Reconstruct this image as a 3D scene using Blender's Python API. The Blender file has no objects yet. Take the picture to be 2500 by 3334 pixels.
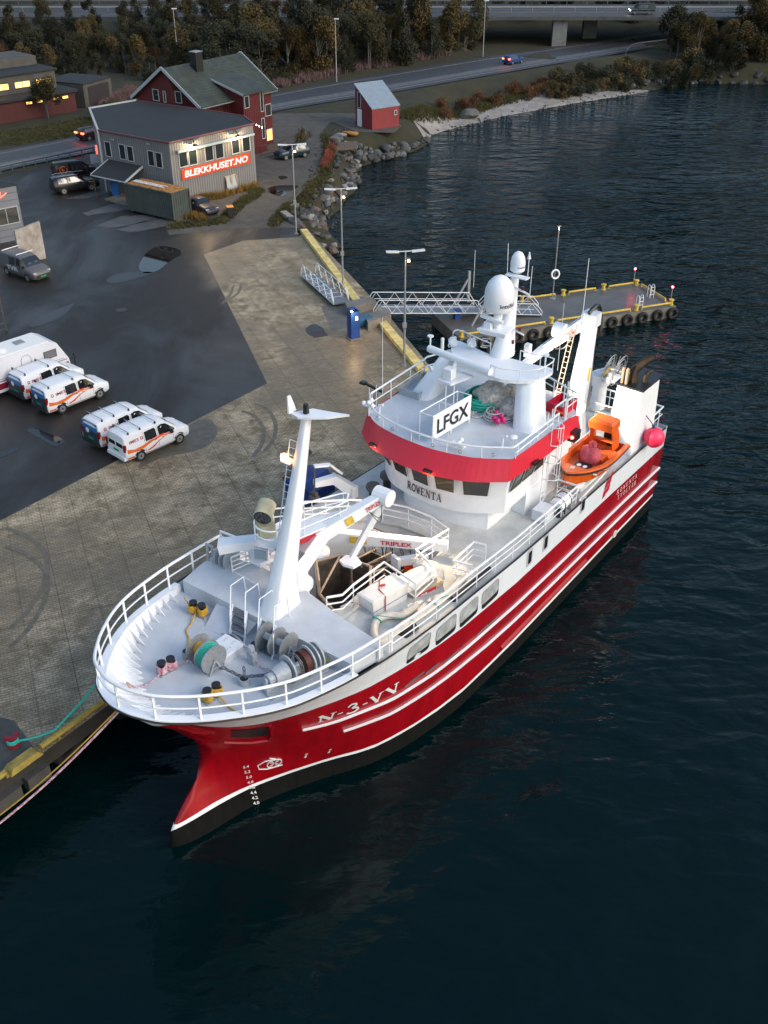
import bpy, bmesh, math, random
import numpy as np
from mathutils import Vector, Matrix, noise
random.seed(7)
R = math.radians
SC = bpy.context.scene
COL = SC.collection
# ---------------------------------------------------------------- camera, sky, light, exposure
HC, TH, FP = 31.5, R(32.8), 3300.0
cam = bpy.data.cameras.new('camera'); cam.sensor_fit = 'VERTICAL'; cam.sensor_height = 24
cam.lens = FP / 3334 * 24; cam.clip_end = 5000; cam.clip_start = 0.5
camo = bpy.data.objects.new('camera', cam); COL.objects.link(camo)
camo.location = (0, 0, HC); camo.rotation_euler = (math.pi / 2 - TH, 0, 0)
SC.camera = camo
W = bpy.data.worlds.new('World'); SC.world = W; W.use_nodes = True
nt = W.node_tree; nt.nodes.clear()
sky = nt.nodes.new('ShaderNodeTexSky'); sky.sky_type = 'NISHITA'; sky.sun_disc = False
sky.sun_elevation = R(32); sky.sun_rotation = R(120); sky.air_density = 1.5; sky.dust_density = 2.5; sky.ozone_density = 2.0
bg = nt.nodes.new('ShaderNodeBackground'); bg.inputs[1].default_value = 0.13
wo = nt.nodes.new('ShaderNodeOutputWorld')
nt.links.new(sky.outputs[0], bg.inputs[0]); nt.links.new(bg.outputs[0], wo.inputs[0])
sun = bpy.data.lights.new('sun', 'SUN'); sun.energy = 0.5; sun.angle = R(25); sun.color = (1, .97, .94)
suno = bpy.data.objects.new('sun', sun); COL.objects.link(suno)
suno.rotation_euler = (R(58), 0, R(180 - 120)); suno.location = (60, 20, 80)
SC.view_settings.view_transform = 'Standard'; SC.view_settings.look = 'None'
SC.view_settings.exposure = 0.85; SC.view_settings.gamma = 1; SC.view_settings.use_curve_mapping = False
SC.render.engine = 'CYCLES'
# ---------------------------------------------------------------- measuring: survey of the photo at a known height
KD = 2500 / 1659
def ray(x, y):
 u = (x * KD - 1250) / FP; v = (y * KD - 1667) / FP
 return (u, math.cos(TH) - v * math.sin(TH), -math.sin(TH) - v * math.cos(TH))
def gz(x, y, z=2.5):
 d = ray(x, y); s = (z - HC) / d[2]; return Vector((d[0] * s, d[1] * s, z))
SB = (-8.07, 25.4); SA = (.5902, .8073); SN = (.8073, -.5902)
def SH(s, t, z): return Vector((SB[0] + SA[0] * s + SN[0] * t, SB[1] + SA[1] * s + SN[1] * t, z))
def sZ(x, y, z):
 p = gz(x, y, z); a, b = p.x - SB[0], p.y - SB[1]; return (a * SA[0] + b * SA[1], a * SN[0] + b * SN[1], z)
def sT(x, y, t):
 d = ray(x, y); k = (t + SB[0] * SN[0] + SB[1] * SN[1]) / (d[0] * SN[0] + d[1] * SN[1])
 return (k * (d[0] * SA[0] + d[1] * SA[1]) - SB[0] * SA[0] - SB[1] * SA[1], t, HC + k * d[2])
def sS(x, y, s):
 d = ray(x, y); k = (s + SB[0] * SA[0] + SB[1] * SA[1]) / (d[0] * SA[0] + d[1] * SA[1])
 return (s, k * (d[0] * SN[0] + d[1] * SN[1]) - SB[0] * SN[0] - SB[1] * SN[1], HC + k * d[2])
ident = lambda a, b, c: Vector((a, b, c))
# ---------------------------------------------------------------- materials
MATS = {}
def mat(name, col, rough=.6, metal=0, var=0.0, scale=1.5, emit=None, es=0, streak=0, bump=0, bscale=20, spec=.5, alpha=None, var2=None):
 if name in MATS: return MATS[name]
 m = bpy.data.materials.new(name); m.use_nodes = True; MATS[name] = m
 n = m.node_tree.nodes; l = m.node_tree.links; p = n['Principled BSDF']
 p.inputs['Base Color'].default_value = (*col, 1); p.inputs['Roughness'].default_value = rough
 p.inputs['Metallic'].default_value = metal; p.inputs['Specular IOR Level'].default_value = spec
 if emit: p.inputs['Emission Color'].default_value = (*emit, 1); p.inputs['Emission Strength'].default_value = es
 if var or bump:
  tc = n.new('ShaderNodeNewGeometry')
 if var:
  a = n.new('ShaderNodeTexNoise'); a.inputs['Scale'].default_value = scale; a.inputs['Detail'].default_value = 6; a.inputs['Roughness'].default_value = .65
  if streak:
   mp = n.new('ShaderNodeMapping'); mp.inputs['Scale'].default_value = (streak, streak, .12 * streak); l.new(tc.outputs['Position'], mp.inputs[0]); l.new(mp.outputs[0], a.inputs['Vector'])
  else: l.new(tc.outputs['Position'], a.inputs['Vector'])
  r = n.new('ShaderNodeMapRange'); r.inputs[1].default_value = .3; r.inputs[2].default_value = .7
  l.new(a.outputs[0], r.inputs[0])
  mx = n.new('ShaderNodeMix'); mx.data_type = 'RGBA'
  c2 = var2 if var2 else tuple(c * (1 - var) for c in col)
  mx.inputs[6].default_value = (*c2, 1); mx.inputs[7].default_value = (*[min(1, c * (1 + var * .35)) for c in col], 1)
  l.new(r.outputs[0], mx.inputs[0]); l.new(mx.outputs[2], p.inputs['Base Color'])
 if bump:
  b = n.new('ShaderNodeTexNoise'); b.inputs['Scale'].default_value = bscale; b.inputs['Detail'].default_value = 5
  l.new(tc.outputs['Position'], b.inputs['Vector'])
  bp = n.new('ShaderNodeBump'); bp.inputs['Strength'].default_value = bump; bp.inputs['Distance'].default_value = .05
  l.new(b.outputs[0], bp.inputs['Height']); l.new(bp.outputs[0], p.inputs['Normal'])
 return m
def emis(name, col, s):
 return mat(name, col, .5, emit=col, es=s)
WHITE = mat('white_paint', (.78, .81, .85), .38, var=.09, scale=.9)
WHITE2 = mat('white_hull_paint', (.68, .73, .80), .3, var=.08, scale=1, streak=2.5)
DECK = mat('grey_deck_paint', (.52, .56, .61), .5, var=.14, scale=1.2, bump=.05, bscale=60)
DECKD = mat('shelter_deck_paint', (.54, .56, .55), .45, var=.3, scale=.8)
RED = mat('red_hull_paint', (.31, .002, .008), .25, var=.3, scale=1, streak=1.6)
VIS = mat('red_visor_paint', (.62, .02, .045), .45, var=.1, scale=1)
BLK = mat('black_paint', (.012, .013, .016), .35)
BOOT = mat('black_antifouling', (.005, .0055, .006), .85, var=.6, scale=1, streak=5, spec=.15)
GLASS = mat('dark_window_glass', (.02, .022, .022), .06, spec=.8)
STEEL = mat('galvanised_steel', (.36, .38, .40), .45, .5, var=.25, scale=6)
DSTEEL = mat('weathered_steel', (.16, .14, .125), .5, .4, var=.5, scale=3)
GREYP = mat('grey_machine_paint', (.38, .42, .46), .4, var=.25, scale=8)
RUBBER = mat('black_rubber', (.010, .010, .012), .75)
YEL = mat('yellow_paint', (.62, .44, .06), .5, var=.35, scale=4)
YKERB = mat('worn_yellow_kerb_paint', (.74, .57, .20), .6, var=.45, scale=1.6, bump=.2, bscale=12)
ORG = mat('orange_hull_gel', (.72, .12, .012), .32, var=.2, scale=4)
CONC = mat('wet_concrete', (.19, .175, .15), .6, var=.4, scale=.8, bump=.2, bscale=8)
DCONC = mat('shaded_concrete', (.028, .027, .025), .7, var=.5, scale=.6, bump=.3, bscale=5)  # shade under the quay overhang is put into this darker base colour
TEAL = mat('teal_rope', (.03, .42, .33), .8, var=.3, scale=12)
WROPE = mat('white_rope', (.55, .53, .52), .85, var=.3, scale=10)
YROPE = mat('yellow_rope', (.62, .36, .04), .8, var=.35, scale=15)
PROPE = mat('red_white_rope', (.62, .50, .52), .8, var=.8, scale=9, var2=(.3, .01, .08))
BLUE = mat('blue_painted_steel', (.008, .05, .24), .4, var=.3, scale=2)
# ---------------------------------------------------------------- mesh builder
class MB:
 def __init__(s, F=ident): s.F = F; s.v = []; s.f = []; s.m = []; s.mi = 0
 def pt(s, p): s.v.append(tuple(s.F(*p))); return len(s.v) - 1
 def face(s, pts):
  s.f.append([s.pt(p) for p in pts]); s.m.append(s.mi); return s
 def _add(s, vs, fs):
  o = len(s.v)
  for p in vs: s.pt(p)
  for f in fs: s.f.append([o + i for i in f]); s.m.append(s.mi)
  return s
 def box(s, c, d, rz=0, M=None, top=1.0):
  hx, hy, hz = d[0] / 2, d[1] / 2, d[2] / 2; vs = []
  for dz in (-1, 1):
   k = top if dz > 0 else 1
   for dx, dy in ((-1, -1), (1, -1), (1, 1), (-1, 1)):
    q = Vector((dx * hx * k, dy * hy * k, dz * hz))
    if M: q = M @ q
    if rz: q = Matrix.Rotation(rz, 3, 'Z') @ q
    vs.append((c[0] + q.x, c[1] + q.y, c[2] + q.z))
  return s._add(vs, [(3, 2, 1, 0), (4, 5, 6, 7), (0, 1, 5, 4), (1, 2, 6, 5), (2, 3, 7, 6), (3, 0, 4, 7)])
 def bar(s, p, q, w, h=None, w2=None, h2=None, up=(0, 0, 1)):
  h = h or w; w2 = w2 or w; h2 = h2 or (h if w2 == w else h * w2 / w)
  p, q = Vector(p), Vector(q); d = (q - p).normalized(); u = Vector(up)
  if abs(d.dot(u)) > .97: u = Vector((1, 0, 0))
  a = d.cross(u).normalized(); b = a.cross(d).normalized(); vs = []
  for c, ww, hh in ((p, w, h), (q, w2, h2)):
   for i, j in ((-1, -1), (1, -1), (1, 1), (-1, 1)): vs.append(tuple(c + a * i * ww / 2 + b * j * hh / 2))
  return s._add(vs, [(3, 2, 1, 0), (4, 5, 6, 7), (0, 1, 5, 4), (1, 2, 6, 5), (2, 3, 7, 6), (3, 0, 4, 7)])
 def tube(s, pts, r, n=6, closed=False, r2=None):
  pts = [Vector(p) for p in pts]; N = len(pts); rings = []; pa = None
  for i, p in enumerate(pts):
   if closed: d = pts[(i + 1) % N] - pts[i - 1]
   else: d = pts[min(i + 1, N - 1)] - pts[max(i - 1, 0)]
   if d.length < 1e-9: d = Vector((0, 0, 1))
   d.normalize()
   if pa is None:
    u = Vector((0, 0, 1)) if abs(d.z) < .9 else Vector((1, 0, 0)); a = d.cross(u).normalized()
   else:
    a = pa - d * pa.dot(d)
    a = a.normalized() if a.length > 1e-6 else d.orthogonal().normalized()
   pa = a; b = d.cross(a); rr = r if r2 is None else r + (r2 - r) * i / max(1, N - 1)
   rings.append([tuple(p + (a * math.cos(6.2832 * k / n) + b * math.sin(6.2832 * k / n)) * rr) for k in range(n)])
  return s.loft(rings, closed_ring=True, closed=closed, caps=not closed)
 def loft(s, rings, closed_ring=True, closed=False, caps=True):
  o = len(s.v); n = len(rings[0]); m = len(rings)
  for rg in rings:
   for p in rg: s.pt(p)
  for i in range(m if closed else m - 1):
   for k in range(n if closed_ring else n - 1):
    a, b = i * n, ((i + 1) % m) * n; k2 = (k + 1) % n
    s.f.append([o + a + k, o + a + k2, o + b + k2, o + b + k]); s.m.append(s.mi)
  if caps and closed_ring:
   s.f.append([o + k for k in range(n)][::-1]); s.m.append(s.mi)
   s.f.append([o + (m - 1) * n + k for k in range(n)]); s.m.append(s.mi)
  return s
 def cone(s, p, q, r0, r1=None, n=12): return s.tube([p, q], r0, n, r2=r0 if r1 is None else r1)
 def lathe(s, c, prof, n=16, M=None):
  rings = []
  for r, z in prof:
   rg = []
   for k in range(n):
    q = Vector((r * math.cos(6.2832 * k / n), r * math.sin(6.2832 * k / n), z))
    if M: q = M @ q
    rg.append((c[0] + q.x, c[1] + q.y, c[2] + q.z))
   rings.append(rg)
  return s.loft(rings)
 def sphere(s, c, r, n=12, sz=1, M=None):
  h = max(4, n // 2)
  return s.lathe(c, [(max(.001, r * math.sin(math.pi * i / h)), -r * sz * math.cos(math.pi * i / h)) for i in range(h + 1)], n, M)
 def torus(s, c, Rr, r, M=None, n=20, k=8, a0=0, a1=6.2832):
  full = abs(a1 - a0) > 6.2; N = n if full else n + 1; pts = []
  for i in range(N):
   a = a0 + (a1 - a0) * i / n; q = Vector((Rr * math.cos(a), Rr * math.sin(a), 0))
   if M: q = M @ q
   pts.append((c[0] + q.x, c[1] + q.y, c[2] + q.z))
  return s.tube(pts, r, k, closed=full)
 def prism(s, poly, z0, z1):
  g = lambda z: [(p[0], p[1], z(p[0], p[1]) if callable(z) else z) for p in poly]
  a, b = g(z0), g(z1); n = len(poly)
  return s._add(a + b, [list(range(n))[::-1], list(range(n, 2 * n))] + [(i, (i + 1) % n, n + (i + 1) % n, n + i) for i in range(n)])
 def build(s, name, mats, parent=None, smooth=False, recalc=True, sharp=40):
  me = bpy.data.meshes.new(name)
  vs = s.v
  if parent is not None:
   Mi = RM[parent.name if parent.name in RM else parent.parent.name].inverted()
   vs = [tuple(Mi @ Vector(v)) for v in vs]
  me.from_pydata(vs, [], s.f)
  if not isinstance(mats, (list, tuple)): mats = [mats]
  for m in mats: me.materials.append(m)
  if len(mats) > 1: me.polygons.foreach_set('material_index', s.m)
  if recalc:
   bm = bmesh.new(); bm.from_mesh(me); bmesh.ops.recalc_face_normals(bm, faces=bm.faces); bm.to_mesh(me); bm.free()
  if smooth:
   me.polygons.foreach_set('use_smooth', [True] * len(me.polygons))
   try: me.set_sharp_from_angle(angle=R(sharp))
   except Exception: pass
  me.update()
  o = bpy.data.objects.new(name, me); COL.objects.link(o)
  if parent is not None:
   o.parent = parent
   RM[o.name] = RM[parent.name]
  return o
def build_each(mb, name, mats, parent, smooth=False, merge=0):
 # every separate piece of the builder becomes a part of its own
 par = list(range(len(mb.v)))
 def fd(a):
  while par[a] != a: par[a] = par[par[a]]; a = par[a]
  return a
 for f in mb.f:
  for q in f[1:]: par[fd(q)] = fd(f[0])
 gr = {}
 for f, m in zip(mb.f, mb.m): gr.setdefault(fd(f[0]), []).append((f, m))
 out = []
 for fs in gr.values():
  nb = MB(); ix = {}
  for f, m in fs:
   for q in f:
    if q not in ix: ix[q] = len(nb.v); nb.v.append(mb.v[q])
   nb.f.append([ix[q] for q in f]); nb.m.append(m)
  out.append(nb.build(name, mats, parent, smooth))
 return out
RM = {}
def tag(o, label, cat, group=None, kind=None):
 if label: o['label'] = label
 if cat: o['category'] = cat
 if group: o['group'] = group
 if kind: o['kind'] = kind
 return o
def thing(name, loc, rz=0, label=None, cat=None, group=None):
 o = bpy.data.objects.new(name, None); o.empty_display_size = .3; COL.objects.link(o)
 o.location = loc; o.rotation_euler = (0, 0, rz)
 RM[o.name] = Matrix.Translation(Vector(loc)) @ Matrix.Rotation(rz, 4, 'Z')
 return tag(o, label, cat, group)
def single(name, mb, mats, label, cat, group=None, smooth=False, kind=None, base=None, sharp=40):
 # one-mesh thing with its origin at its base
 if base is None:
  xs = [v[0] for v in mb.v]; ys = [v[1] for v in mb.v]; zs = [v[2] for v in mb.v]
  base = Vector(((min(xs) + max(xs)) / 2, (min(ys) + max(ys)) / 2, min(zs)))
 mb.v = [(v[0] - base[0], v[1] - base[1], v[2] - base[2]) for v in mb.v]
 o = mb.build(name, mats, None, smooth, sharp=sharp); o.location = base
 return tag(o, label, cat, group, kind)
def structure(name, mb, mats, smooth=False, recalc=True):
 o = mb.build(name, mats, None, smooth, recalc); o['kind'] = 'structure'; return o
def dup(root, loc, rz, label=None):
 r = root.copy(); COL.objects.link(r); r.location = loc; r.rotation_euler = (0, 0, rz)
 if label: r['label'] = label
 for ch in list(root.children):
  c = ch.copy(); COL.objects.link(c); c.parent = r
  for g in list(ch.children):
   d = g.copy(); COL.objects.link(d); d.parent = c
 return r
def frame(loc, rz):
 c, s_ = math.cos(rz), math.sin(rz)
 return lambda x, y, z: Vector((loc[0] + c * x - s_ * y, loc[1] + s_ * x + c * y, loc[2] + z))
def cat_rom(P, n=6, closed=False):
 out = []; N = len(P)
 for i in range(N if closed else N - 1):
  a, b, c, d = (P[(i - 1) % N] if closed or i else P[0]), P[i], P[(i + 1) % N], (P[(i + 2) % N] if closed or i + 2 < N else P[-1])
  for k in range(n):
   t = k / n
   out.append(tuple(.5 * (2 * b[j] + (c[j] - a[j]) * t + (2 * a[j] - 5 * b[j] + 4 * c[j] - d[j]) * t * t + (3 * b[j] - a[j] - 3 * c[j] + d[j]) * t ** 3) for j in range(len(b))))
 if not closed: out.append(tuple(P[-1]))
 return out
def rail(mb, P, h=1.0, bars=(1.0, .5), post=1.3, r=.04, rp=.026, rb=.026, lean=None):
 hh = h if callable(h) else (lambda i: h)
 for j, b in enumerate(bars):
  mb.tube([(p[0], p[1], p[2] + hh(0) * b) for p in P], r if j == 0 else rb, 6)
 acc = 0; last = None
 for i in range(len(P)):
  p = Vector(P[i])
  if last is not None: acc += (p - last).length
  if last is None or acc >= post or i == len(P) - 1:
   mb.tube([tuple(p), (p.x, p.y, p.z + hh(0))], rp, 5); acc = 0
  last = p
def dense(P, step=.25):
 out = []
 for a, b in zip(P, P[1:]):
  a, b = Vector(a), Vector(b); n = max(1, int((b - a).length / step))
  for k in range(n): out.append(tuple(a.lerp(b, k / n)))
 return out + [tuple(P[-1])]
# ---------------------------------------------------------------- lettering
FT = {}
def glyphs(txt, bold=0.0, shear=0.0):
 k = (txt, bold, shear)
 if k in FT: return FT[k]
 cu = bpy.data.curves.new('t', 'FONT'); cu.body = txt; cu.size = 1; cu.offset = bold; cu.shear = shear; cu.resolution_u = 3
 ob = bpy.data.objects.new('t', cu); COL.objects.link(ob)
 dg = bpy.context.evaluated_depsgraph_get(); me = bpy.data.meshes.new_from_object(ob.evaluated_get(dg))
 v = [tuple(p.co[:2]) for p in me.vertices]; f = [list(p.vertices) for p in me.polygons]
 bpy.data.objects.remove(ob); bpy.data.curves.remove(cu); bpy.data.meshes.remove(me)
 x0 = min(a for a, _ in v); x1 = max(a for a, _ in v); y0 = min(b for _, b in v); y1 = max(b for _, b in v)
 FT[k] = ([((a - x0) / (x1 - x0), (b - y0) / (y1 - y0)) for a, b in v], f, (x1 - x0) / (y1 - y0)); return FT[k]
def text(mb, txt, mp, bold=.0, shear=0):
 v, f, asp = glyphs(txt, bold, shear); mb._add([mp(a, b) for a, b in v], f)
def plane(o, u, v):
 o, u, v = Vector(o), Vector(u), Vector(v); n = u.cross(v).normalized(); return lambda a, b, d=0: tuple(o + u * a + v * b + n * d)
SER = {  # slab serif strokes: polylines with width
 'R': [([(.15, 0), (.15, 1)], .2), ([(.15, .95), (.55, .95), (.7, .85), (.72, .72), (.6, .55), (.15, .52)], .12), ([(.42, .52), (.85, .0)], .18), ([(0, .03), (.35, .03)], .07), ([(0, .97), (.3, .97)], .07), ([(.72, .03), (1, .03)], .07)],
 'O': [([(.5 + .42 * math.cos(a * .5236), .5 + .45 * math.sin(a * .5236)) for a in range(13)], .16)],
 'W': [([(.12, 1), (.32, 0)], .17), ([(.32, 0), (.5, .8)], .08), ([(.5, .8), (.68, 0)], .17), ([(.68, 0), (.88, 1)], .08), ([(0, .97), (.25, .97)], .07), ([(.75, .97), (1, .97)], .07)],
 'E': [([(.2, 0), (.2, 1)], .2), ([(0, .96), (.85, .96), (.85, .76)], .08), ([(.2, .52), (.65, .52)], .08), ([(0, .04), (.88, .04), (.88, .26)], .08)],
 'N': [([(.15, 0), (.15, 1)], .09), ([(.12, 1), (.85, 0)], .2), ([(.85, 0), (.85, 1)], .09), ([(0, .03), (.3, .03)], .07), ([(0, .97), (.25, .97)], .07), ([(.7, .97), (1, .97)], .07)],
 'T': [([(.5, 0), (.5, 1)], .2), ([(.08, .76), (.08, .96), (.92, .96), (.92, .76)], .08), ([(.3, .03), (.7, .03)], .07)],
 'A': [([(.12, 0), (.48, 1)], .08), ([(.48, 1), (.85, 0)], .19), ([(.25, .33), (.7, .33)], .08), ([(0, .03), (.28, .03)], .07), ([(.68, .03), (1, .03)], .07)],
 'V': [([(.14, 1), (.5, 0)], .18), ([(.5, 0), (.85, 1)], .08), ([(0, .97), (.3, .97)], .07), ([(.7, .97), (1, .97)], .07)],
 'S': [([(.8, .74), (.8, .9), (.55, .97), (.3, .93), (.18, .78), (.3, .6), (.65, .45), (.82, .28), (.7, .1), (.45, .03), (.2, .1), (.17, .28)], .12)],
 'L': [([(.2, 0), (.2, 1)], .2), ([(0, .97), (.42, .97)], .07), ([(0, .04), (.88, .04), (.88, .28)], .08)],
 'Æ': [([(.05, 0), (.5, 1)], .08), ([(.55, 0), (.55, 1)], .18), ([(.45, .96), (.95, .96), (.95, .8)], .08), ([(.55, .52), (.85, .52)], .08), ([(.2, .33), (.55, .33)], .08), ([(.5, .04), (1, .04), (1, .24)], .08)],
 '3': [([(.15, .85), (.4, .98), (.7, .9), (.75, .72), (.45, .53), (.8, .4), (.85, .2), (.6, .03), (.3, .02), (.1, .15)], .13)],
 '-': [([(.15, .45), (.85, .45)], .1)], ' ': []}
def serif(mb, txt, mp, gap=.18, wt=1):
 wd_ = lambda c: .45 if c == '-' else 1
 x = 0; dd = 0; tot = sum((wd_(c) + gap) for c in txt) - gap
 for ch in txt:
  for line, wd in SER[ch]:
   for (ax, ay), (bx, by) in zip(line, line[1:]):
    dx, dy = bx - ax, by - ay; L = math.hypot(dx, dy) or 1; nx, ny = -dy / L * wd * .62 * wt, dx / L * wd * .62 * wt; ex, ey = dx / L * .02, dy / L * .02
    q = [(ax + nx - ex, ay + ny - ey), (ax - nx - ex, ay - ny - ey), (bx - nx + ex, by - ny + ey), (bx + nx + ex, by + ny + ey)]
    dd += .0012; mb.face([mp((x + a * wd_(ch)) / tot, b, dd) for a, b in q])
  x += wd_(ch) + gap
# ================================================================ THE SETTING
def nodes(m): return m.node_tree.nodes, m.node_tree.links, m.node_tree.nodes['Principled BSDF']
def N_(n, t, **k):
 x = n.new(t)
 for a, b in k.items(): setattr(x, a, b)
 return x
def ramp(n, stops):
 r = n.new('ShaderNodeValToRGB'); e = r.color_ramp.elements
 while len(e) < len(stops): e.new(.5)
 for i, (p, c) in enumerate(stops): e[i].position = p; e[i].color = (*c, 1) if len(c) == 3 else c
 return r
# --- water
def water_mat():
 m = mat('sea_water', (.0004, .0075, .0085), .04, spec=.26); n, l, p = nodes(m); p.inputs['IOR'].default_value = 1.33
 g = N_(n, 'ShaderNodeNewGeometry')
 hs = None
 for sc, rot, amp, det, rgh in (((.34, .62, 1), .14, 1.0, 2, .45), ((1.1, 2.2, 1), -.2, .2, 3, .5), ((.07, .13, 1), .5, .7, 1, .5)):
  mp = N_(n, 'ShaderNodeMapping'); mp.inputs['Scale'].default_value = sc; mp.inputs['Rotation'].default_value = (0, 0, rot)
  a = N_(n, 'ShaderNodeTexNoise'); a.inputs['Scale'].default_value = 1; a.inputs['Detail'].default_value = det; a.inputs['Roughness'].default_value = rgh
  a.inputs['Distortion'].default_value = .5
  l.new(g.outputs['Position'], mp.inputs[0]); l.new(mp.outputs[0], a.inputs['Vector'])
  mu = N_(n, 'ShaderNodeMath', operation='MULTIPLY'); mu.inputs[1].default_value = amp; l.new(a.outputs[0], mu.inputs[0])
  if hs is None: hs = mu
  else:
   ad = N_(n, 'ShaderNodeMath', operation='ADD'); l.new(hs.outputs[0], ad.inputs[0]); l.new(mu.outputs[0], ad.inputs[1]); hs = ad
 # calmer water in the lee of the ship and quay, near the camera
 sx = N_(n, 'ShaderNodeSeparateXYZ'); l.new(g.outputs['Position'], sx.inputs[0])
 mr = N_(n, 'ShaderNodeMapRange'); mr.inputs[1].default_value = 25; mr.inputs[2].default_value = 75; mr.inputs[3].default_value = .2; mr.inputs[4].default_value = 1.0
 l.new(sx.outputs[1], mr.inputs[0])
 pn = N_(n, 'ShaderNodeTexNoise'); pn.inputs['Scale'].default_value = .04; pn.inputs['Detail'].default_value = 2; l.new(g.outputs['Position'], pn.inputs['Vector'])
 pm = N_(n, 'ShaderNodeMapRange'); pm.inputs[1].default_value = .35; pm.inputs[2].default_value = .65; pm.inputs[3].default_value = .45; pm.inputs[4].default_value = 1.4; l.new(pn.outputs[0], pm.inputs[0])
 mm = N_(n, 'ShaderNodeMath', operation='MULTIPLY'); l.new(mr.outputs[0], mm.inputs[0]); l.new(pm.outputs[0], mm.inputs[1])
 b = N_(n, 'ShaderNodeBump'); b.inputs['Distance'].default_value = .9; l.new(hs.outputs[0], b.inputs['Height']); l.new(mm.outputs[0], b.inputs['Strength']); l.new(b.outputs[0], p.inputs['Normal'])
 return m
mb = MB(); mb.face([(-2500, -400, 0), (2500, -400, 0), (2500, 3000, 0), (-2500, 3000, 0)])
structure('water', mb, water_mat())
# --- shoreline (true level 0 at the water, 2.5 on the plateau)
shore_px = [(712, 550), (735, 533), (721, 513), (703, 498), (689, 486), (705, 471), (734, 452), (741, 432), (766, 414), (770, 396), (768, 374), (777, 360), (813, 349), (850, 340), (885, 330), (912, 318), (927, 307), (930, 293), (960, 282), (1000, 272), (1029, 265), (1100, 248), (1179, 235), (1250, 222), (1330, 210), (1400, 197), (1494, 181), (1560, 180), (1659, 181), (1800, 183), (2100, 190)]
shore = [(-300, 20), (-60, 22), (-24, 36), (-15, 52), (-7.5, 66), (-10.5, 84), (-8.6, 91)] + [tuple(gz(x, y, 0)[:2]) for x, y in shore_px] + [(400, 170), (2400, 160)]
land = shore + [(2400, 2900), (-2400, 2900), (-2400, 20)]
SHN = np.array(shore)
def inside(x, y, poly):
 c = False; j = len(poly) - 1
 for i in range(len(poly)):
  a, b = poly[i], poly[j]
  if (a[1] > y) != (b[1] > y) and x < (b[0] - a[0]) * (y - a[1]) / (b[1] - a[1]) + a[0]: c = not c
  j = i
 return c
def sdist(x, y):
 A, B = SHN[:-1], SHN[1:]; P = np.array([x, y]); d = B - A; t = np.clip(((P - A) * d).sum(1) / (d * d).sum(1), 0, 1)
 q = A + d * t[:, None]; r = math.sqrt(((q - P) ** 2).sum(1).min()); return r if inside(x, y, land) else -r
HWY = 203.5
def ground_z(x, y, d=None):
 if d is None: d = sdist(x, y)
 if d < 0: return max(-3, d * .5)
 beach = min(1, max(0, (x - 5) / 5)) * min(1, max(0, (58 - x) / 8))
 zr = min(2.48, d * .8)
 zb = min(d * .13, .9) + max(0, min(1.58, (d - 8) * .3))
 z = zr * (1 - beach) + zb * beach
 nz = noise.noise((x * .13, y * .13, 0)) * .3 + noise.noise((x * .5, y * .5, 3)) * .12
 z += nz * min(1, max(0, (d - 9) / 6)) * (1 if y > 175 or x < -60 else 0)
 # embankment of the highway, open under the bridge
 if y > 178:
  k = min(1, max(0, (y - 186) / 16)); br = min(1, max(0, (x - 6) / 10)) * min(1, max(0, (72 - x) / 12))
  z += 4.6 * k * k * (3 - 2 * k) * (1 - br)
 if y > 224: z += (y - 224) * .16 + max(0, min(y, 900) - 250) * .16  # unseen hillside, raised so that the far water reflects it dark
 return z
def axis(lo, hi, st, far):
 a = list(np.arange(lo, hi + st / 2, st)); k = st
 l, r = [], []
 x = lo
 while x > -far: k *= 1.5; x -= k; l.append(x)
 k = st; x = hi
 while x < far: k *= 1.5; x += k; r.append(x)
 return l[::-1] + a + r
gx = axis(-75, 90, 1.25, 2300); gy = [30, 45, 60, 75] + list(np.arange(80, 240, 1.25)) + [245, 252, 262, 280, 310, 360, 450, 600, 900, 1500, 2700]
mb = MB(); vid = {}
for j, y in enumerate(gy):
 for i, x in enumerate(gx):
  vid[i, j] = mb.pt((x, y, ground_z(x, y)))
for j in range(len(gy) - 1):
 for i in range(len(gx) - 1): mb.f.append([vid[i, j], vid[i + 1, j], vid[i + 1, j + 1], vid[i, j + 1]]); mb.m.append(0)
GRASS = mat('rough_autumn_grass', (.030, .026, .009), .95, var=.65, scale=.35, var2=(.016, .016, .008), bump=.9, bscale=4)
structure('ground', mb, GRASS, smooth=True)
def sheet(name, poly, z, m, kind='structure'):
 mb = MB(); mb.face([(p[0], p[1], z) for p in poly])
 o = mb.build(name, m); o['kind'] = kind
 bm = bmesh.new(); bm.from_mesh(o.data); bmesh.ops.triangulate(bm, faces=bm.faces)
 for f in bm.faces:
  if f.normal.z < 0: f.normal_flip()
 bm.to_mesh(o.data); bm.free(); return o
def px(L, z=2.5): return [tuple(gz(x, y, z)[:2]) for x, y in L]
Q = 2.5
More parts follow.
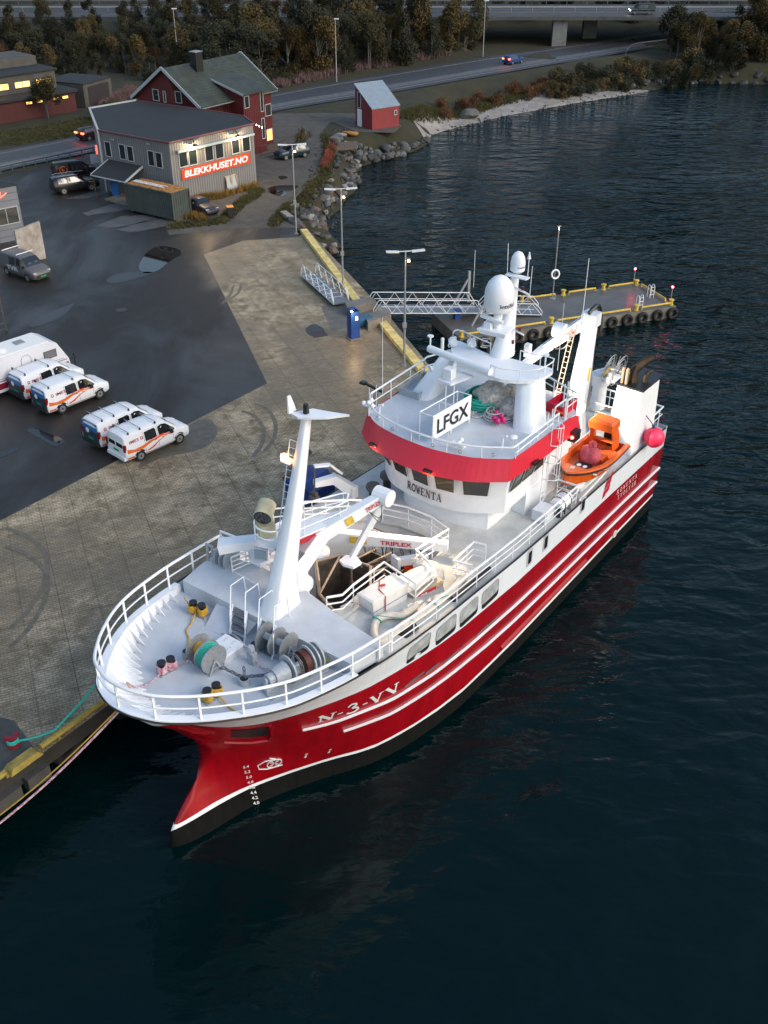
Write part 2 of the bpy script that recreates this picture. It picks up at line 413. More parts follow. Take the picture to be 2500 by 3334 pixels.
# quay edge: runs along the ship, then turns out behind her stern
def q_st(s, t): p = SH(s, t, 0); return (p.x, p.y)
kerb_in = px([(647, 497), (762, 652), (776, 668)]); kerb_in2 = px([(812, 693), (905, 797)])
quay_edge = [q_st(-30, -5.55), q_st(37.6, -5.55), q_st(37.9, -12.6), tuple(gz(932, 795)[:2])]
ke = px([(932, 795), (846, 690), (800, 640), (664, 497)])
pave = [q_st(-30, -5.55), q_st(37.6, -5.55), q_st(37.9, -12.6)] + ke + px([(645, 512), (525, 520), (440, 550), (577, 828), (0, 1125), (-700, 1480)])
mb = MB(); base = [q_st(-30, -5.55), q_st(37.6, -5.55), q_st(37.9, -12.6)] + ke + px([(640, 520), (440, 560), (577, 840), (0, 1150), (-700, 1500)])
mb.prism(base, 1.75, Q - .012); mb.prism([q_st(-30, -7.3), q_st(36, -7.3), q_st(36.2, -12.6)] + base[3:], -4, 1.748)
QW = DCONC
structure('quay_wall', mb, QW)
def paving_mat():
 m = mat('herringbone_paving', (.2, .18, .15), .6); n, l, p = nodes(m)
 g = N_(n, 'ShaderNodeNewGeometry'); mp = N_(n, 'ShaderNodeMapping'); mp.inputs['Rotation'].default_value = (0, 0, R(-22)); l.new(g.outputs['Position'], mp.inputs[0])
 br = N_(n, 'ShaderNodeTexBrick'); br.inputs['Scale'].default_value = 1; br.inputs['Brick Width'].default_value = .30; br.inputs['Row Height'].default_value = .15
 br.inputs['Mortar Size'].default_value = .018; br.inputs['Color1'].default_value = (1, 1, 1, 1); br.inputs['Color2'].default_value = (.62, .62, .62, 1); br.inputs['Mortar'].default_value = (.3, .28, .24, 1)
 l.new(mp.outputs[0], br.inputs['Vector'])
 b2 = N_(n, 'ShaderNodeTexBrick'); b2.offset = 0; b2.inputs['Scale'].default_value = 1; b2.inputs['Brick Width'].default_value = 1.7; b2.inputs['Row Height'].default_value = 1.7; b2.inputs['Mortar Size'].default_value = .03
 b2.inputs['Color1'].default_value = (1, 1, 1, 1); b2.inputs['Color2'].default_value = (.9, .9, .9, 1); b2.inputs['Mortar'].default_value = (.62, .6, .56, 1)
 m2 = N_(n, 'ShaderNodeMapping'); m2.inputs['Rotation'].default_value = (0, 0, R(-22)); l.new(g.outputs['Position'], m2.inputs[0]); l.new(m2.outputs[0], b2.inputs['Vector'])
 def ns(sc, lo, hi, det=6, ro=.7, off=0):
  q = N_(n, 'ShaderNodeMapping'); q.inputs['Location'].default_value = (off, off, 0); l.new(g.outputs['Position'], q.inputs[0])
  a = N_(n, 'ShaderNodeTexNoise'); a.inputs['Scale'].default_value = sc; a.inputs['Detail'].default_value = det; a.inputs['Roughness'].default_value = ro; l.new(q.outputs[0], a.inputs['Vector'])
  r = N_(n, 'ShaderNodeMapRange'); r.inputs[1].default_value = lo; r.inputs[2].default_value = hi; l.new(a.outputs[0], r.inputs[0]); return r
 wet = ns(.13, .44, .60, 7, .62); pat = ns(1.0, .38, .62, 7, .75, 5)
 c = N_(n, 'ShaderNodeMix', data_type='RGBA'); c.inputs[6].default_value = (.215, .165, .095, 1); c.inputs[7].default_value = (.60, .49, .335, 1)
 mul = N_(n, 'ShaderNodeMath', operation='MULTIPLY'); ad = N_(n, 'ShaderNodeMath', operation='MULTIPLY_ADD'); ad.inputs[1].default_value = .8; ad.inputs[2].default_value = .15
 l.new(wet.outputs[0], ad.inputs[0]); l.new(ad.outputs[0], mul.inputs[0]); l.new(pat.outputs[0], mul.inputs[1]); l.new(mul.outputs[0], c.inputs[0])
 x1 = N_(n, 'ShaderNodeMix', data_type='RGBA', blend_type='MULTIPLY'); x1.inputs[0].default_value = .8; l.new(c.outputs[2], x1.inputs[6]); l.new(br.outputs[0], x1.inputs[7])
 x2 = N_(n, 'ShaderNodeMix', data_type='RGBA', blend_type='MULTIPLY'); x2.inputs[0].default_value = 1; l.new(x1.outputs[2], x2.inputs[6]); l.new(b2.outputs[0], x2.inputs[7])
 l.new(x2.outputs[2], p.inputs['Base Color'])
 rr = N_(n, 'ShaderNodeMapRange'); rr.inputs[3].default_value = .42; rr.inputs[4].default_value = .75; l.new(wet.outputs[0], rr.inputs[0]); l.new(rr.outputs[0], p.inputs['Roughness'])
 return m
sheet('pavement', pave, Q, paving_mat())
def asphalt_mat():
 m = mat('wet_asphalt', (.03, .03, .032), .5); n, l, p = nodes(m); g = N_(n, 'ShaderNodeNewGeometry')
 def ns(sc, lo, hi, det=6, ro=.6, off=0, st=(1, 1, 1), rot=0):
  q = N_(n, 'ShaderNodeMapping'); q.inputs['Location'].default_value = (off, off, 0); q.inputs['Scale'].default_value = st; q.inputs['Rotation'].default_value = (0, 0, rot); l.new(g.outputs['Position'], q.inputs[0])
  a = N_(n, 'ShaderNodeTexNoise'); a.inputs['Scale'].default_value = sc; a.inputs['Detail'].default_value = det; a.inputs['Roughness'].default_value = ro; a.inputs['Distortion'].default_value = .6; l.new(q.outputs[0], a.inputs['Vector'])
  r = N_(n, 'ShaderNodeMapRange'); r.inputs[1].default_value = lo; r.inputs[2].default_value = hi; l.new(a.outputs[0], r.inputs[0]); return r
 w = ns(.16, .42, .62, 5, .55, 3, (1, .45, 1), .9); d = ns(.9, .3, .7, 8, .7, 9)
 c = N_(n, 'ShaderNodeMix', data_type='RGBA'); c.inputs[6].default_value = (.021, .0165, .0125, 1); c.inputs[7].default_value = (.032, .028, .025, 1); l.new(w.outputs[0], c.inputs[0])
 c2 = N_(n, 'ShaderNodeMix', data_type='RGBA', blend_type='MULTIPLY'); c2.inputs[0].default_value = .5; l.new(c.outputs[2], c2.inputs[6]); l.new(d.outputs[0], c2.inputs[7]); l.new(c2.outputs[2], p.inputs['Base Color'])
 rr = N_(n, 'ShaderNodeMapRange'); rr.inputs[3].default_value = .62; rr.inputs[4].default_value = .36; l.new(w.outputs[0], rr.inputs[0]); l.new(rr.outputs[0], p.inputs['Roughness'])
 b = N_(n, 'ShaderNodeTexNoise'); b.inputs['Scale'].default_value = 30; l.new(g.outputs['Position'], b.inputs['Vector']); bp = N_(n, 'ShaderNodeBump'); bp.inputs['Strength'].default_value = .25; bp.inputs['Distance'].default_value = .02
 l.new(b.outputs[0], bp.inputs['Height']); l.new(bp.outputs[0], p.inputs['Normal'])
 return m
ASPH = asphalt_mat()
yard = px([(-700, 1480), (0, 1125), (577, 828), (440, 550), (525, 520), (645, 512), (635, 492), (520, 494), (365, 508), (352, 470), (300, 440), (235, 412), (205, 330), (212, 300), (180, 338), (0, 385), (-700, 540)])
sheet('asphalt_yard', yard, Q - .004, ASPH)
GRAV = mat('gravel_track', (.085, .078, .066), .9, var=.5, scale=.8, bump=.8, bscale=10, var2=(.05, .045, .038))
grav = px([(352, 470), (365, 508), (520, 494), (648, 492), (612, 455), (655, 410), (700, 362), (706, 330), (690, 290), (716, 262), (770, 285), (852, 287), (868, 272), (850, 255), (760, 245), (690, 244), (600, 245), (400, 300), (250, 400), (300, 440)])
sheet('gravel_lot', grav, Q + .003, GRAV)
# dark slab at the quay's near corner
slab = [q_st(-30, -5.55), q_st(-1.2, -5.55), q_st(-.6, -7.9), q_st(-2.2, -12.8), q_st(-30, -16)]
sheet('concrete_slab', slab, Q + .004, mat('old_wet_concrete', (.07, .066, .06), .55, var=.5, scale=.5, bump=.3, bscale=6))
# road ribbon
far_px = [(-500, 420), (-200, 362), (0, 328), (200, 290), (400, 248), (610, 200), (850, 158), (1050, 125), (1220, 100), (1440, 70), (1600, 52)]
near_px = [(-500, 500), (-200, 425), (0, 372), (200, 330), (400, 287), (610, 239), (850, 200), (1050, 165), (1220, 136), (1440, 100), (1600, 78)]
FA = cat_rom([tuple(gz(x, y, Q)[:2]) for x, y in far_px], 8); NE = cat_rom([tuple(gz(x, y, Q)[:2]) for x, y in near_px], 8)
def ribbon(name, a, b, z, m, u0=0, u1=1, sel=None):
 mb = MB()
 for i in range(len(a) - 1):
  if sel and not sel(i): continue
  q = []
  for (A_, B_), u in (((a[i], b[i]), u0), ((a[i], b[i]), u1), ((a[i + 1], b[i + 1]), u1), ((a[i + 1], b[i + 1]), u0)):
   q.append((A_[0] + (B_[0] - A_[0]) * u, A_[1] + (B_[1] - A_[1]) * u, z))
  mb.face(q)
 return structure(name, mb, m)
ROAD = mat('worn_road_asphalt', (.045, .046, .050), .55, var=.35, scale=1.2, bump=.2, bscale=25)
ribbon('road', FA, NE, Q + .10, ROAD)
PAINT = mat('road_marking_paint', (.42, .42, .42), .6, var=.4, scale=2)
for nm, u, w in (('edge_line', .13, .012), ('edge_line', .86, .012)): ribbon(nm, FA, NE, Q + .106, PAINT, u, u + w)
PALE = mat('worn_wheel_tracks', (.12, .122, .125), .6, var=.5, scale=1.5)
ribbon('wheel_track', FA, NE, Q + .104, PALE, .62, .80)
# pale repaired patches, puddles and lines on the yard
def blob(cx, cy, rx, ry, ang, n=26, seed=0, jag=.25, z=2.5):
 rnd = random.Random(seed); ph = [rnd.uniform(0, 6.28) for _ in range(5)]; out = []
 for i in range(n):
  a = 6.2832 * i / n; k = 1 + jag * sum(math.sin(a * (q + 2) + ph[q]) / (q + 1.5) for q in range(5)); x, y = rx * k * math.cos(a), ry * k * math.sin(a)
  out.append((cx + x * math.cos(ang) - y * math.sin(ang), cy + x * math.sin(ang) + y * math.cos(ang)))
 return out
PATCH = mat('pale_repair_asphalt', (.085, .088, .090), .6, var=.35, scale=1.5)
for i, L in enumerate([[(178, 460), (268, 434), (300, 428), (305, 440), (280, 452), (188, 466)], [(208, 488), (262, 467), (330, 463), (345, 468), (330, 476), (262, 490), (226, 492)], [(252, 496), (300, 480), (360, 470), (385, 476), (368, 486), (300, 500), (276, 502)], [(140, 430), (200, 414), (240, 409), (244, 416), (190, 428)]]):
 pts = dense([(*p, 0) for p in px(L)] + [(*px(L[:1])[0], 0)], .4)[:-1]
 sheet('asphalt_patch', [(p[0] + random.uniform(-.1, .1), p[1] + random.uniform(-.1, .1)) for p in pts], Q + .001, PATCH)
PUD = mat('puddle_water', (.012, .009, .007), .03, spec=.45)
PUDL = mat('shallow_wet_film', (.021, .019, .017), .33, spec=.5)
def puddle(L, m=PUD, z=Q + .008, nm='puddle'): 
 pts = cat_rom(px(L), 5, True); sheet(nm, pts, z, m)
puddle([(300, 575), (318, 545), (345, 532), (385, 538), (398, 546), (370, 562), (340, 585), (312, 590)])
puddle([(578, 408), (600, 401), (645, 402), (622, 416), (608, 424), (585, 418)], z=Q + .016)
puddle([(58, 930), (78, 925), (100, 935), (128, 945), (140, 955), (118, 964), (90, 950)])
puddle([(0, 985), (25, 968), (42, 970), (20, 982), (0, 990)])
puddle([(66, 700), (98, 678), (145, 660), (160, 655), (140, 680), (98, 700), (70, 706)], PUDL, nm='wet_film')
puddle([(1000 * .6, 382), (612, 380), (622, 384), (608, 388)], z=Q + .016)
puddle([(230, 605), (262, 590), (330, 588), (300, 600), (250, 612)], PUDL, nm='wet_film')
puddle([(660, 712), (678, 700), (700, 712), (690, 726), (670, 725)], PUDL, Q + .012, nm='wet_film')
puddle([(380, 935), (440, 905), (470, 930), (440, 968), (350, 990), (300, 1010), (330, 965)], mat('damp_patch', (.10, .088, .066), .42, var=.4, scale=3), Q + .004, nm='wet_film')
LINE = mat('old_joint_line', (.075, .078, .085), .4)
mb = MB(); 
for P in ([(175, 842 * 1), (352, 790)], ):
 pass
for a, b in (((0, 1), (0, 1)),): pass
TM = mat('tyre_mark', (.145, .125, .088), .6, var=.4, scale=3)
MZ = [Q + .006]
def mark(L, w=.24):
 MZ[0] += .0015; z_ = MZ[0]
 P = cat_rom(px(L), 8); mb = MB(); rg = []
 for i, p in enumerate(P):
  a, b = P[max(0, i - 1)], P[min(len(P) - 1, i + 1)]; d = Vector((b[0] - a[0], b[1] - a[1])).normalized(); rg.append([(p[0] - d.y * w, p[1] + d.x * w, z_), (p[0] + d.y * w, p[1] - d.x * w, z_)])
 mb.loft(rg, closed_ring=False, caps=False); structure('tyre_mark', mb, TM)
for k in (0, 26): mark([(548 - k, 872 + k * .6), (576 - k, 884 + k * .6), (594 - k, 912 + k * .5), (592 - k, 945 + k * .5), (572 - k, 975 + k * .5)], .13)
for k in (0, 18): mark([(522 - k, 612 + k * .3), (515 - k, 632 + k * .3), (494 - k * .8, 648 + k * .5)], .12)
for k in (0, 40): mark([(10, 1140 + k), (60, 1160 + k), (100, 1200 + k), (95, 1260 + k), (60, 1320 + k), (20, 1360 + k)], .12)
# beach
sand_up = [(868, 262), (895, 262), (930, 262), (975, 250), (1020, 240), (1062, 224), (1100, 216), (1135, 205), (1189, 197), (1250, 193), (1305, 186), (1400, 184), (1489, 178), (1520, 178)]
sand_lo = [(922, 312), (936, 296), (962, 284), (1005, 273), (1040, 265), (1090, 253), (1130, 246), (1185, 236), (1235, 227), (1300, 216), (1350, 208), (1420, 196), (1490, 184), (1520, 181)]
U = cat_rom([tuple(gz(*p, .95)[:2]) for p in sand_up], 6); Lo = cat_rom([tuple(gz(*p, -.05)[:2]) for p in sand_lo], 6)
mb = MB(); K = 10; rows = []
for i, (a, b) in enumerate(zip(U, Lo)):
 rr = []
 for k in range(K + 1):
  u = k / K; x = a[0] + (b[0] - a[0]) * u; y = a[1] + (b[1] - a[1]) * u
  if k == 0: x += random.uniform(-.7, .7); y += random.uniform(-.6, .8)
  rr.append((x, y, ground_z(x, y) + .05 - (.25 if u > .97 else 0)))
 rows.append(rr)
mb.loft(rows, closed_ring=False, caps=False)
structure('beach', mb, mat('pale_shell_sand', (.27, .25, .235), .9, var=.4, scale=.9, bump=.5, bscale=8), smooth=True)
# quay kerb: worn yellow timber-topped kerbs
def kerb(name, L, w, label, zt=.30):
 mb = MB()
 for a, b in zip(L, L[1:]):
  mb.bar((a[0], a[1], Q + zt / 2 + .002), (b[0], b[1], Q + zt / 2 + .002), w, zt)
 return single(name, mb, YKERB, label, 'kerb')
k1 = px([(656, 497), (779, 661)], 2.7); kerb('quay_kerb', k1, .62, 'worn pale yellow kerb from the boulders to the gangway')
k2 = px([(822, 692), (912, 798)], 2.7); kerb('quay_kerb', k2, .62, 'worn pale yellow kerb between the gangway and the white ship')
k3 = px([(912, 798)], 2.7) + [q_st(37.6, -12.2)] ; k3 = [k3[0], (k3[0][0] + (q_st(37.5, -5.9)[0] - k3[0][0]) * .99, k3[0][1] + (q_st(37.5, -5.9)[1] - k3[0][1]) * .99)]
kerb('quay_kerb', k3, .62, 'yellow kerb running in behind the stern of the ship')
mb = MB(SH); mb.tube([(-30, -5.7, Q + .2), (-2.6, -5.7, Q + .2)], .13, 8); mb.tube([(-1.0, -5.7, Q + .2), (37, -5.7, Q + .2)], .13, 8)
for s in np.arange(-29, 37, 2.4): mb.box((s, -5.72, Q + .05), (.12, .3, .2))
mb.box((-1.8, -5.75, Q + .12), (1.5, .55, .24), top=.75)
single('quay_kerb', mb, mat('dull_yellow_pipe', (.33, .25, .05), .6, var=.5, scale=3), 'yellow steel pipe kerb beside the bow and the green mooring line', 'kerb', smooth=True)
# ================================================================ THE SHIP  (s aft from the bulb, t towards open water, z above the sea)
T_ = np.interp
def zb(s): return float(T_(s, [-1.3, -.8, 0, 1, 3, 5.5, 8, 12, 17, 21, 28, 33.2], [8.12, 8.0, 7.82, 7.65, 7.3, 6.97, 6.68, 6.28, 5.86, 5.7, 5.48, 5.29]))
def zw(s): return float(T_(s, [-1.3, -.8, 0, 1, 3, 6, 9, 12, 15, 20, 24, 33.2], [7.9, 7.75, 7.4, 7.05, 6.5, 5.85, 5.25, 4.8, 4.55, 4.4, 4.32, 4.06]))
LV = [-2.5, -1, 0, .85, 1.8, 2.8, 3.6, 4.2, 5.0, 6.0, 7.0, 8.12]
S0 = [1.2, .1, -.05, .12, 1.25, 2.1, 2.15, 1.8, 1.2, .6, -.2, -1.25]
C_ = lambda L: ([p[0] for p in L], [p[1] for p in L])
KC = [C_([(1.2, 0), (1.7, .5), (2.7, .9), (4.2, 1.3), (6.2, 2.2), (8.2, 3.2), (10.2, 3.9), (13, 4.5), (31, 4.5), (34, 4.0)]),
 C_([(.1, 0), (.4, .35), (1.1, .75), (2.1, 1.0), (3.6, 1.4), (5.1, 2.2), (7.1, 3.3), (9.1, 4.2), (12.1, 4.8), (30, 4.75), (34, 4.5)]),
 C_([(-.05, 0), (.25, .3), (.95, .6), (1.95, .85), (3.25, 1.1), (4.65, 1.7), (6.35, 2.6), (7.75, 3.55), (8.95, 4.0), (10.75, 4.45), (13, 4.76), (17, 4.87), (34, 4.8)]),
 C_([(.12, 0), (.5, .16), (1.1, .33), (2.1, .55), (3.4, .95), (4.8, 1.65), (6.4, 2.55), (7.8, 3.55), (9.1, 4.0), (10.8, 4.45), (13.1, 4.78), (17, 4.88), (34, 4.82)]),
 C_([(2.05, 0), (2.6, .45), (3.4, 1.1), (4.6, 1.95), (6.3, 3.05), (8, 3.95), (10, 4.5), (12.5, 4.8), (15, 4.88), (34, 4.86)]),
 C_([(1.95, 0), (2.4, .75), (3.2, 1.55), (4.2, 2.4), (6.2, 3.6), (8.2, 4.35), (10, 4.62), (11.6, 4.76), (14.7, 4.89), (34, 4.89)]),
 C_([(1.3, 0), (1.8, .85), (2.6, 1.7), (3.5, 2.48), (4.4, 3.05), (5.5, 3.65), (8, 4.5), (10.5, 4.83), (13, 4.92), (34, 4.92)]),
 C_([(.4, 0), (.65, .8), (1.03, 1.5), (1.7, 2.2), (2.85, 2.93), (4.23, 3.51), (5.77, 4.04), (6.87, 4.34), (9.27, 4.68), (11.4, 4.88), (13, 4.92), (34, 4.92)]),
 C_([(-1.25, 0), (-1.19, .5), (-1, 1.05), (-.75, 1.6), (.2, 2.55), (1.05, 3.15), (1.95, 3.7), (3.05, 4.15), (4.55, 4.48), (5.55, 4.65), (7.55, 4.82), (9.75, 4.92), (34, 4.92)])]
def stem(z): return float(T_(z, LV, S0))
def hb(s, z):
 if s < stem(z): return 0.0
 t = zb(s); k = [-2.5, -1, 0, .85, (.85 + t - 3.65) / 2, t - 3.65, t - 2.7, t - 1.4, t]
 return float(T_(z, k, [float(T_(s, *c)) for c in KC]))
_hb = hb
_C = {}
def hb(s, z):
 k = (round(s, 2), round(z, 2))
 if k not in _C:
  w = min(.45, max(0, (s - stem(z)) * .5)); _C[k] = (_hb(s - w, z) + 2 * _hb(s, z) + _hb(s + w, z)) / 4 if s > stem(z) else 0.0
 return _C[k]
def hit(x, y):
 prev = None
 for i in range(1700):
  z = 8.1 - i * .005; s, t, _ = sZ(x, y, z); f = t - hb(s, z)
  if f <= 0 and s > stem(z) and z <= zb(s): return s, z
 return s, z
def fitz(pts):
 q = sorted(hit(*p) for p in pts); return [a for a, b in q], [b for a, b in q]
def zw(s): return zb(s) - float(T_(s, [-1.3, -.5, .5, 2, 4, 17, 24, 33.2], [.25, .6, 1.1, 1.3, 1.4, 1.4, 1.28, 1.23]))
S1p = ([4.4, 20, 33.1], [2.7, 2.66, 2.53]); S2p = ([6.15, 20, 33.1], [3.65, 3.6, 3.46])
def top_s(zf):  # stem position of a row following a sheer curve
 s = -1.2
 for _ in range(40): s = .5 * s + .5 * stem(zf(s))
 return s
ship = thing('fishing_vessel', SH(16, 0, 0), math.atan2(SA[1], SA[0]), 'red and white fishing ship moored at the quay, lettered along her side', 'ship')
S1 = 33.1
rows = [(lambda s, z=z: z) for z in (-2.5, -1.6, -.8, -.2, .4, .82)]
bt = lambda s: 1.0 if s < 30 else 1.0
rows += [lambda s: 1.0]
for k in range(1, 9): rows.append(lambda s, k=k: 1.0 + (zw(s) - 1.0) * k / 8)
for k in range(1, 4): rows.append(lambda s, k=k: zw(s) + (zb(s) - zw(s)) * k / 3)
U = [0, .003, .007, .012, .018, .026, .034, .043, .052, .062, .073, .085, .098, .112, .127, .143, .16, .18, .2, .22, .24, .26, .28, .3, .34, .39, .45, .52, .6, .7, .8, .9, .96, 1]
def row_pts(zf, sg):
 s0 = top_s(zf); out = []
 for u in U:
  s = s0 + (S1 - s0) * u; z = zf(s); b = hb(s, z) if u > 0 else 0
  out.append((s + (.25 * max(0, z - 2) / 3 if u == 1 else 0), sg * b, z))
 return out
hull = MB(SH)
for sg in (1, -1):
 R0 = [row_pts(r, sg) for r in rows]
 # smooth each row's breadth a little
 for r in R0:
  b = [p[1] for p in r]
 for j in range(len(R0) - 1):
  hull.mi = 0 if j < 5 else 1 if j == 5 else 2 if j < 14 else 3
  hull.loft([R0[j], R0[j + 1]], closed_ring=False, caps=False)
 if sg == 1: RP = R0
 else: RN = R0
for j in range(len(RP) - 1):  # transom
 hull.mi = 0 if j < 5 else 1 if j == 5 else 2 if j < 14 else 3
 hull.face([RP[j][-1], RN[j][-1], RN[j + 1][-1], RP[j + 1][-1]])
hull.v = [tuple(v) for v in hull.v]
ho = hull.build('hull', [BOOT, WHITE, RED, WHITE2], ship, smooth=True, sharp=50)
bm = bmesh.new(); bm.from_mesh(ho.data); bmesh.ops.remove_doubles(bm, verts=bm.verts, dist=.004); bmesh.ops.recalc_face_normals(bm, faces=bm.faces); bm.to_mesh(ho.data); bm.free()
def side(s, z, o=.02):
 ds = .15; b = hb(s, z); db = (hb(s + ds, z) - hb(s - ds, z)) / (2 * ds); k = math.hypot(1, db)
 return (s - db / k * o, b + o / k, z)
# rubbing bands
for nm, zf, s0, m, w in (('gunwale_band', lambda s: zb(s) + .01, None, BLK, .045),):
 for sg in (1, -1):
  s0_ = top_s(zf); P = []
  for u in U:
   s = s0_ + (S1 - s0_) * u; P.append((s, sg * (hb(s, zb(s)) + .01), zb(s) - .02))
  mb = MB(SH); mb.tube(P, .045, 6); mb.build(nm, m, ship, smooth=True)
for SP, z1, sa, m in ((S1p, 2.76, S1p[0][0], WHITE), (S2p, 1.83, S2p[0][0], WHITE)):
 mb = MB(SH); rg = []
 for s in np.linspace(sa, S1, 70):
  # measured: bands droop gently aft
  z = zb(s) - float(T_(s, *SP))
  h = .048; o = .09; a = side(s, z + h, .0); b = side(s, z + h * .6, o); c = side(s, z - h * .6, o); d = side(s, z - h, 0)
  rg.append([a, b, c, d])
 mb.loft(rg); mb.build('rubbing_strake', m, ship, smooth=True)
mb = MB(SH); rg = []
for s in np.linspace(16, 24.5, 20):
 z = 1.0 + .25; rg.append([side(s, z + .16, 0), side(s, z + .03, .1), side(s, z - .12, 0)])
mb.loft(rg); mb.build('bilge_fender', RED, ship, smooth=True)
# bulwark, cap and foredeck
def ed(s): return hb(s, zb(s))
sF = 5.75
so = top_s(zb)
ss = [so + (sF - so) * u for u in (0, .008, .03, .06, .1, .16, .23, .31, .4, .5, .6, .7, .8, .9, 1)]
zd = lambda s: float(T_(s, [-1.3, 2, sF], [7.0, 6.82, 6.68]))
def ins(s, d):  # inset of the outline
 b = ed(s); k = min(1, max(0, (s - so) / .5)); return max(0, b - d) , s + d * (1 - k) * 1.0
cap = MB(SH); bul = MB(SH); dk = MB(SH); brk = MB(SH)
full = [(s, -ed(s)) for s in ss[::-1]] + [(s, ed(s)) for s in ss[1:]]
def offset_poly(P, d):
 out = []
 for i, p in enumerate(P):
  a = Vector((*P[max(0, i - 1)], 0)); b = Vector((*P[min(len(P) - 1, i + 1)], 0)); t = (b - a).normalized(); n = Vector((-t.y, t.x, 0))
  if n.x < 0 and abs(n.x) > .5: n = -n
  c = Vector((2.5, 0, 0)) - Vector((*p, 0))
  if n.dot(c) < 0: n = -n
  out.append((p[0] + n.x * d, p[1] + n.y * d))
 return out
full = [p[:2] for p in cat_rom([(a, b) for a, b in full], 3)]
inn = offset_poly(full, .30); inb = []
for p, i_ in zip(full, inn):
 d = Vector(i_) - Vector(p); d.normalize()
 if p[0] < 2.0: d = (Vector((2.6, 0)) - Vector(p)).normalized()
 q = Vector(i_)
 for _ in range(60):
  z = zd(q.x)
  if q.x > stem(z) + .25 and abs(q.y) < hb(q.x, z) - .05: break
  q = q + d * .05
 inb.append((q.x, q.y))
cz = [zb(p[0]) + .015 for p in full]
cap.loft([[(o[0], o[1], z), (o[0], o[1], z + .05), (i[0], i[1], z + .05), (i[0], i[1], z)] for o, i, z in zip(full, inn, cz)])
cap.build('gunwale_cap', WHITE, ship)
bul.loft([[(i[0], i[1], z + .02), (j[0], j[1], zd(i[0]))] for i, j, z in zip(inn, inb, cz)], closed_ring=False, caps=False); bul.build('bulwark', WHITE, ship, smooth=True)
dk.face([(j[0], j[1], zd(j[0])) for j in inb])
dko = dk.build('foredeck', DECK, ship)
bm = bmesh.new(); bm.from_mesh(dko.data); bmesh.ops.triangulate(bm, faces=bm.faces); bm.to_mesh(dko.data); bm.free()
# bracket frames inside the bulwark, quay side and round the bow
L = 0; last = None; q = 0
for i in range(1, len(full) - 1):
 if last is not None: L += math.dist(full[i], last)
 last = full[i]
 if L > .42:
  L = 0
  a, j = inn[i], inb[i]; c = Vector((2.8 if a[0] < 2.3 else a[0], 0)); d = (c - Vector(a)).normalized(); foot = (j[0] + d.x * .42, j[1] + d.y * .42); z = zb(a[0])
  n = Vector((-d.y, d.x)) * .012; zf = zd(foot[0]) + .004
  pr = [(a[0], a[1], z), (a[0] + d.x * .05, a[1] + d.y * .05, z), (foot[0], foot[1], zf + .04), (foot[0], foot[1], zf), (j[0], j[1], zf)]
  brk = MB(SH); brk._add([(p[0] + n.x * g, p[1] + n.y * g, p[2]) for g in (-1, 1) for p in pr], [(0, 1, 2, 3, 4), (9, 8, 7, 6, 5)] + [(k, (k + 1) % 5, 5 + (k + 1) % 5, 5 + k) for k in range(5)]); brk.build('bulwark_bracket', WHITE, ship)
# foredeck rail
RL = offset_poly(full, .10)
PR = [(p[0], p[1], zb(p[0]) + .06) for p in RL]
ext = [(s, ed(s) - .1, zb(s) + .06) for s in (6.3, 7.0, 7.7)]
extn = [(s, -ed(s) + .1, zb(s) + .06) for s in (8.6, 8.0, 7.4, 6.8, 6.3)]
mb = MB(SH); path = extn + PR + ext
mb.tube([(p[0], p[1], p[2] + 1.02) for p in path], .058, 8); mb.tube([(p[0], p[1], p[2] + .5) for p in path], .032, 6)
L = 99
for i, p in enumerate(path):
 if i and i < len(path): L += math.dist(p, path[i - 1])
 if L > 1.3 or i == len(path) - 1: mb.bar(p, (p[0], p[1], p[2] + 1.0), .035, .09, up=(0, 0, 1)); L = 0
mb.build('foredeck_rail', WHITE, ship, smooth=True)
# raised box across the ship at the break of the foredeck
ZB = 7.32
mb = MB(SH); mb.prism([(sF, -4.15), (sF, 4.3), (7.3, 4.62), (7.6, 2.6), (8.15, .2), (8.3, -2.2), (8.0, -4.35), (7.0, -4.35)], 6.68, ZB)
mb.build('forecastle_house', DECK, ship)
mb = MB(SH); mb.prism([(4.6, -1.9), (4.75, -.2), (sF - .01, -.2), (sF - .01, -2.3)], 6.7, lambda a, b: 6.72 + (a - 4.6) * .28); mb.build('deck_fairing', DECK, ship)
# shelter deck
well = [(8.05, -4.55), (8.05, 1.35), (11.7, 1.35), (12.2, 2.9), (13.4, 2.2), (15.5, 1.9), (15.9, .6), (15.85, -.8), (15.3, -2.2), (14.3, -3.3), (13.2, -4.55)]
ZS = lambda s: zb(s) - .10
dkm = MB(SH); out = [(s, ed(s) - .05) for s in np.linspace(7.2, S1 + .2, 20)]
stb = out + [(S1 + .2, -4.85), (13.2, -4.85)] + [(13.2, -4.55)] + well[-2:0:-1][0:0]
def strip(P, zf, m, nm):
 mb = MB(SH); n = len(P); mb._add([(a, b, zf(a)) for a, b in P] + [(a, b, zf(a) - .14) for a, b in P], [list(range(n))] + [(i, (i + 1) % n, n + (i + 1) % n, n + i) for i in range(n)])
 o = mb.build(nm, m, ship); bm = bmesh.new(); bm.from_mesh(o.data); bmesh.ops.triangulate(bm, faces=bm.faces); bm.to_mesh(o.data); bm.free(); return o
P = [(s, ed(s) - .04) for s in (7.0, 8, 9, 10, 12, 15, 18, 21, 24, 28, S1)] + [(S1, -4.85), (13.2, -4.85), (13.2, -4.55), (14.3, -3.3), (15.3, -2.2), (15.85, -.8), (15.9, .6), (15.5, 1.9), (13.4, 2.2), (12.2, 2.9), (11.7, 1.35), (8.05, 1.35), (7.2, 1.35)]
strip(P, ZS, DECKD, 'shelter_deck')
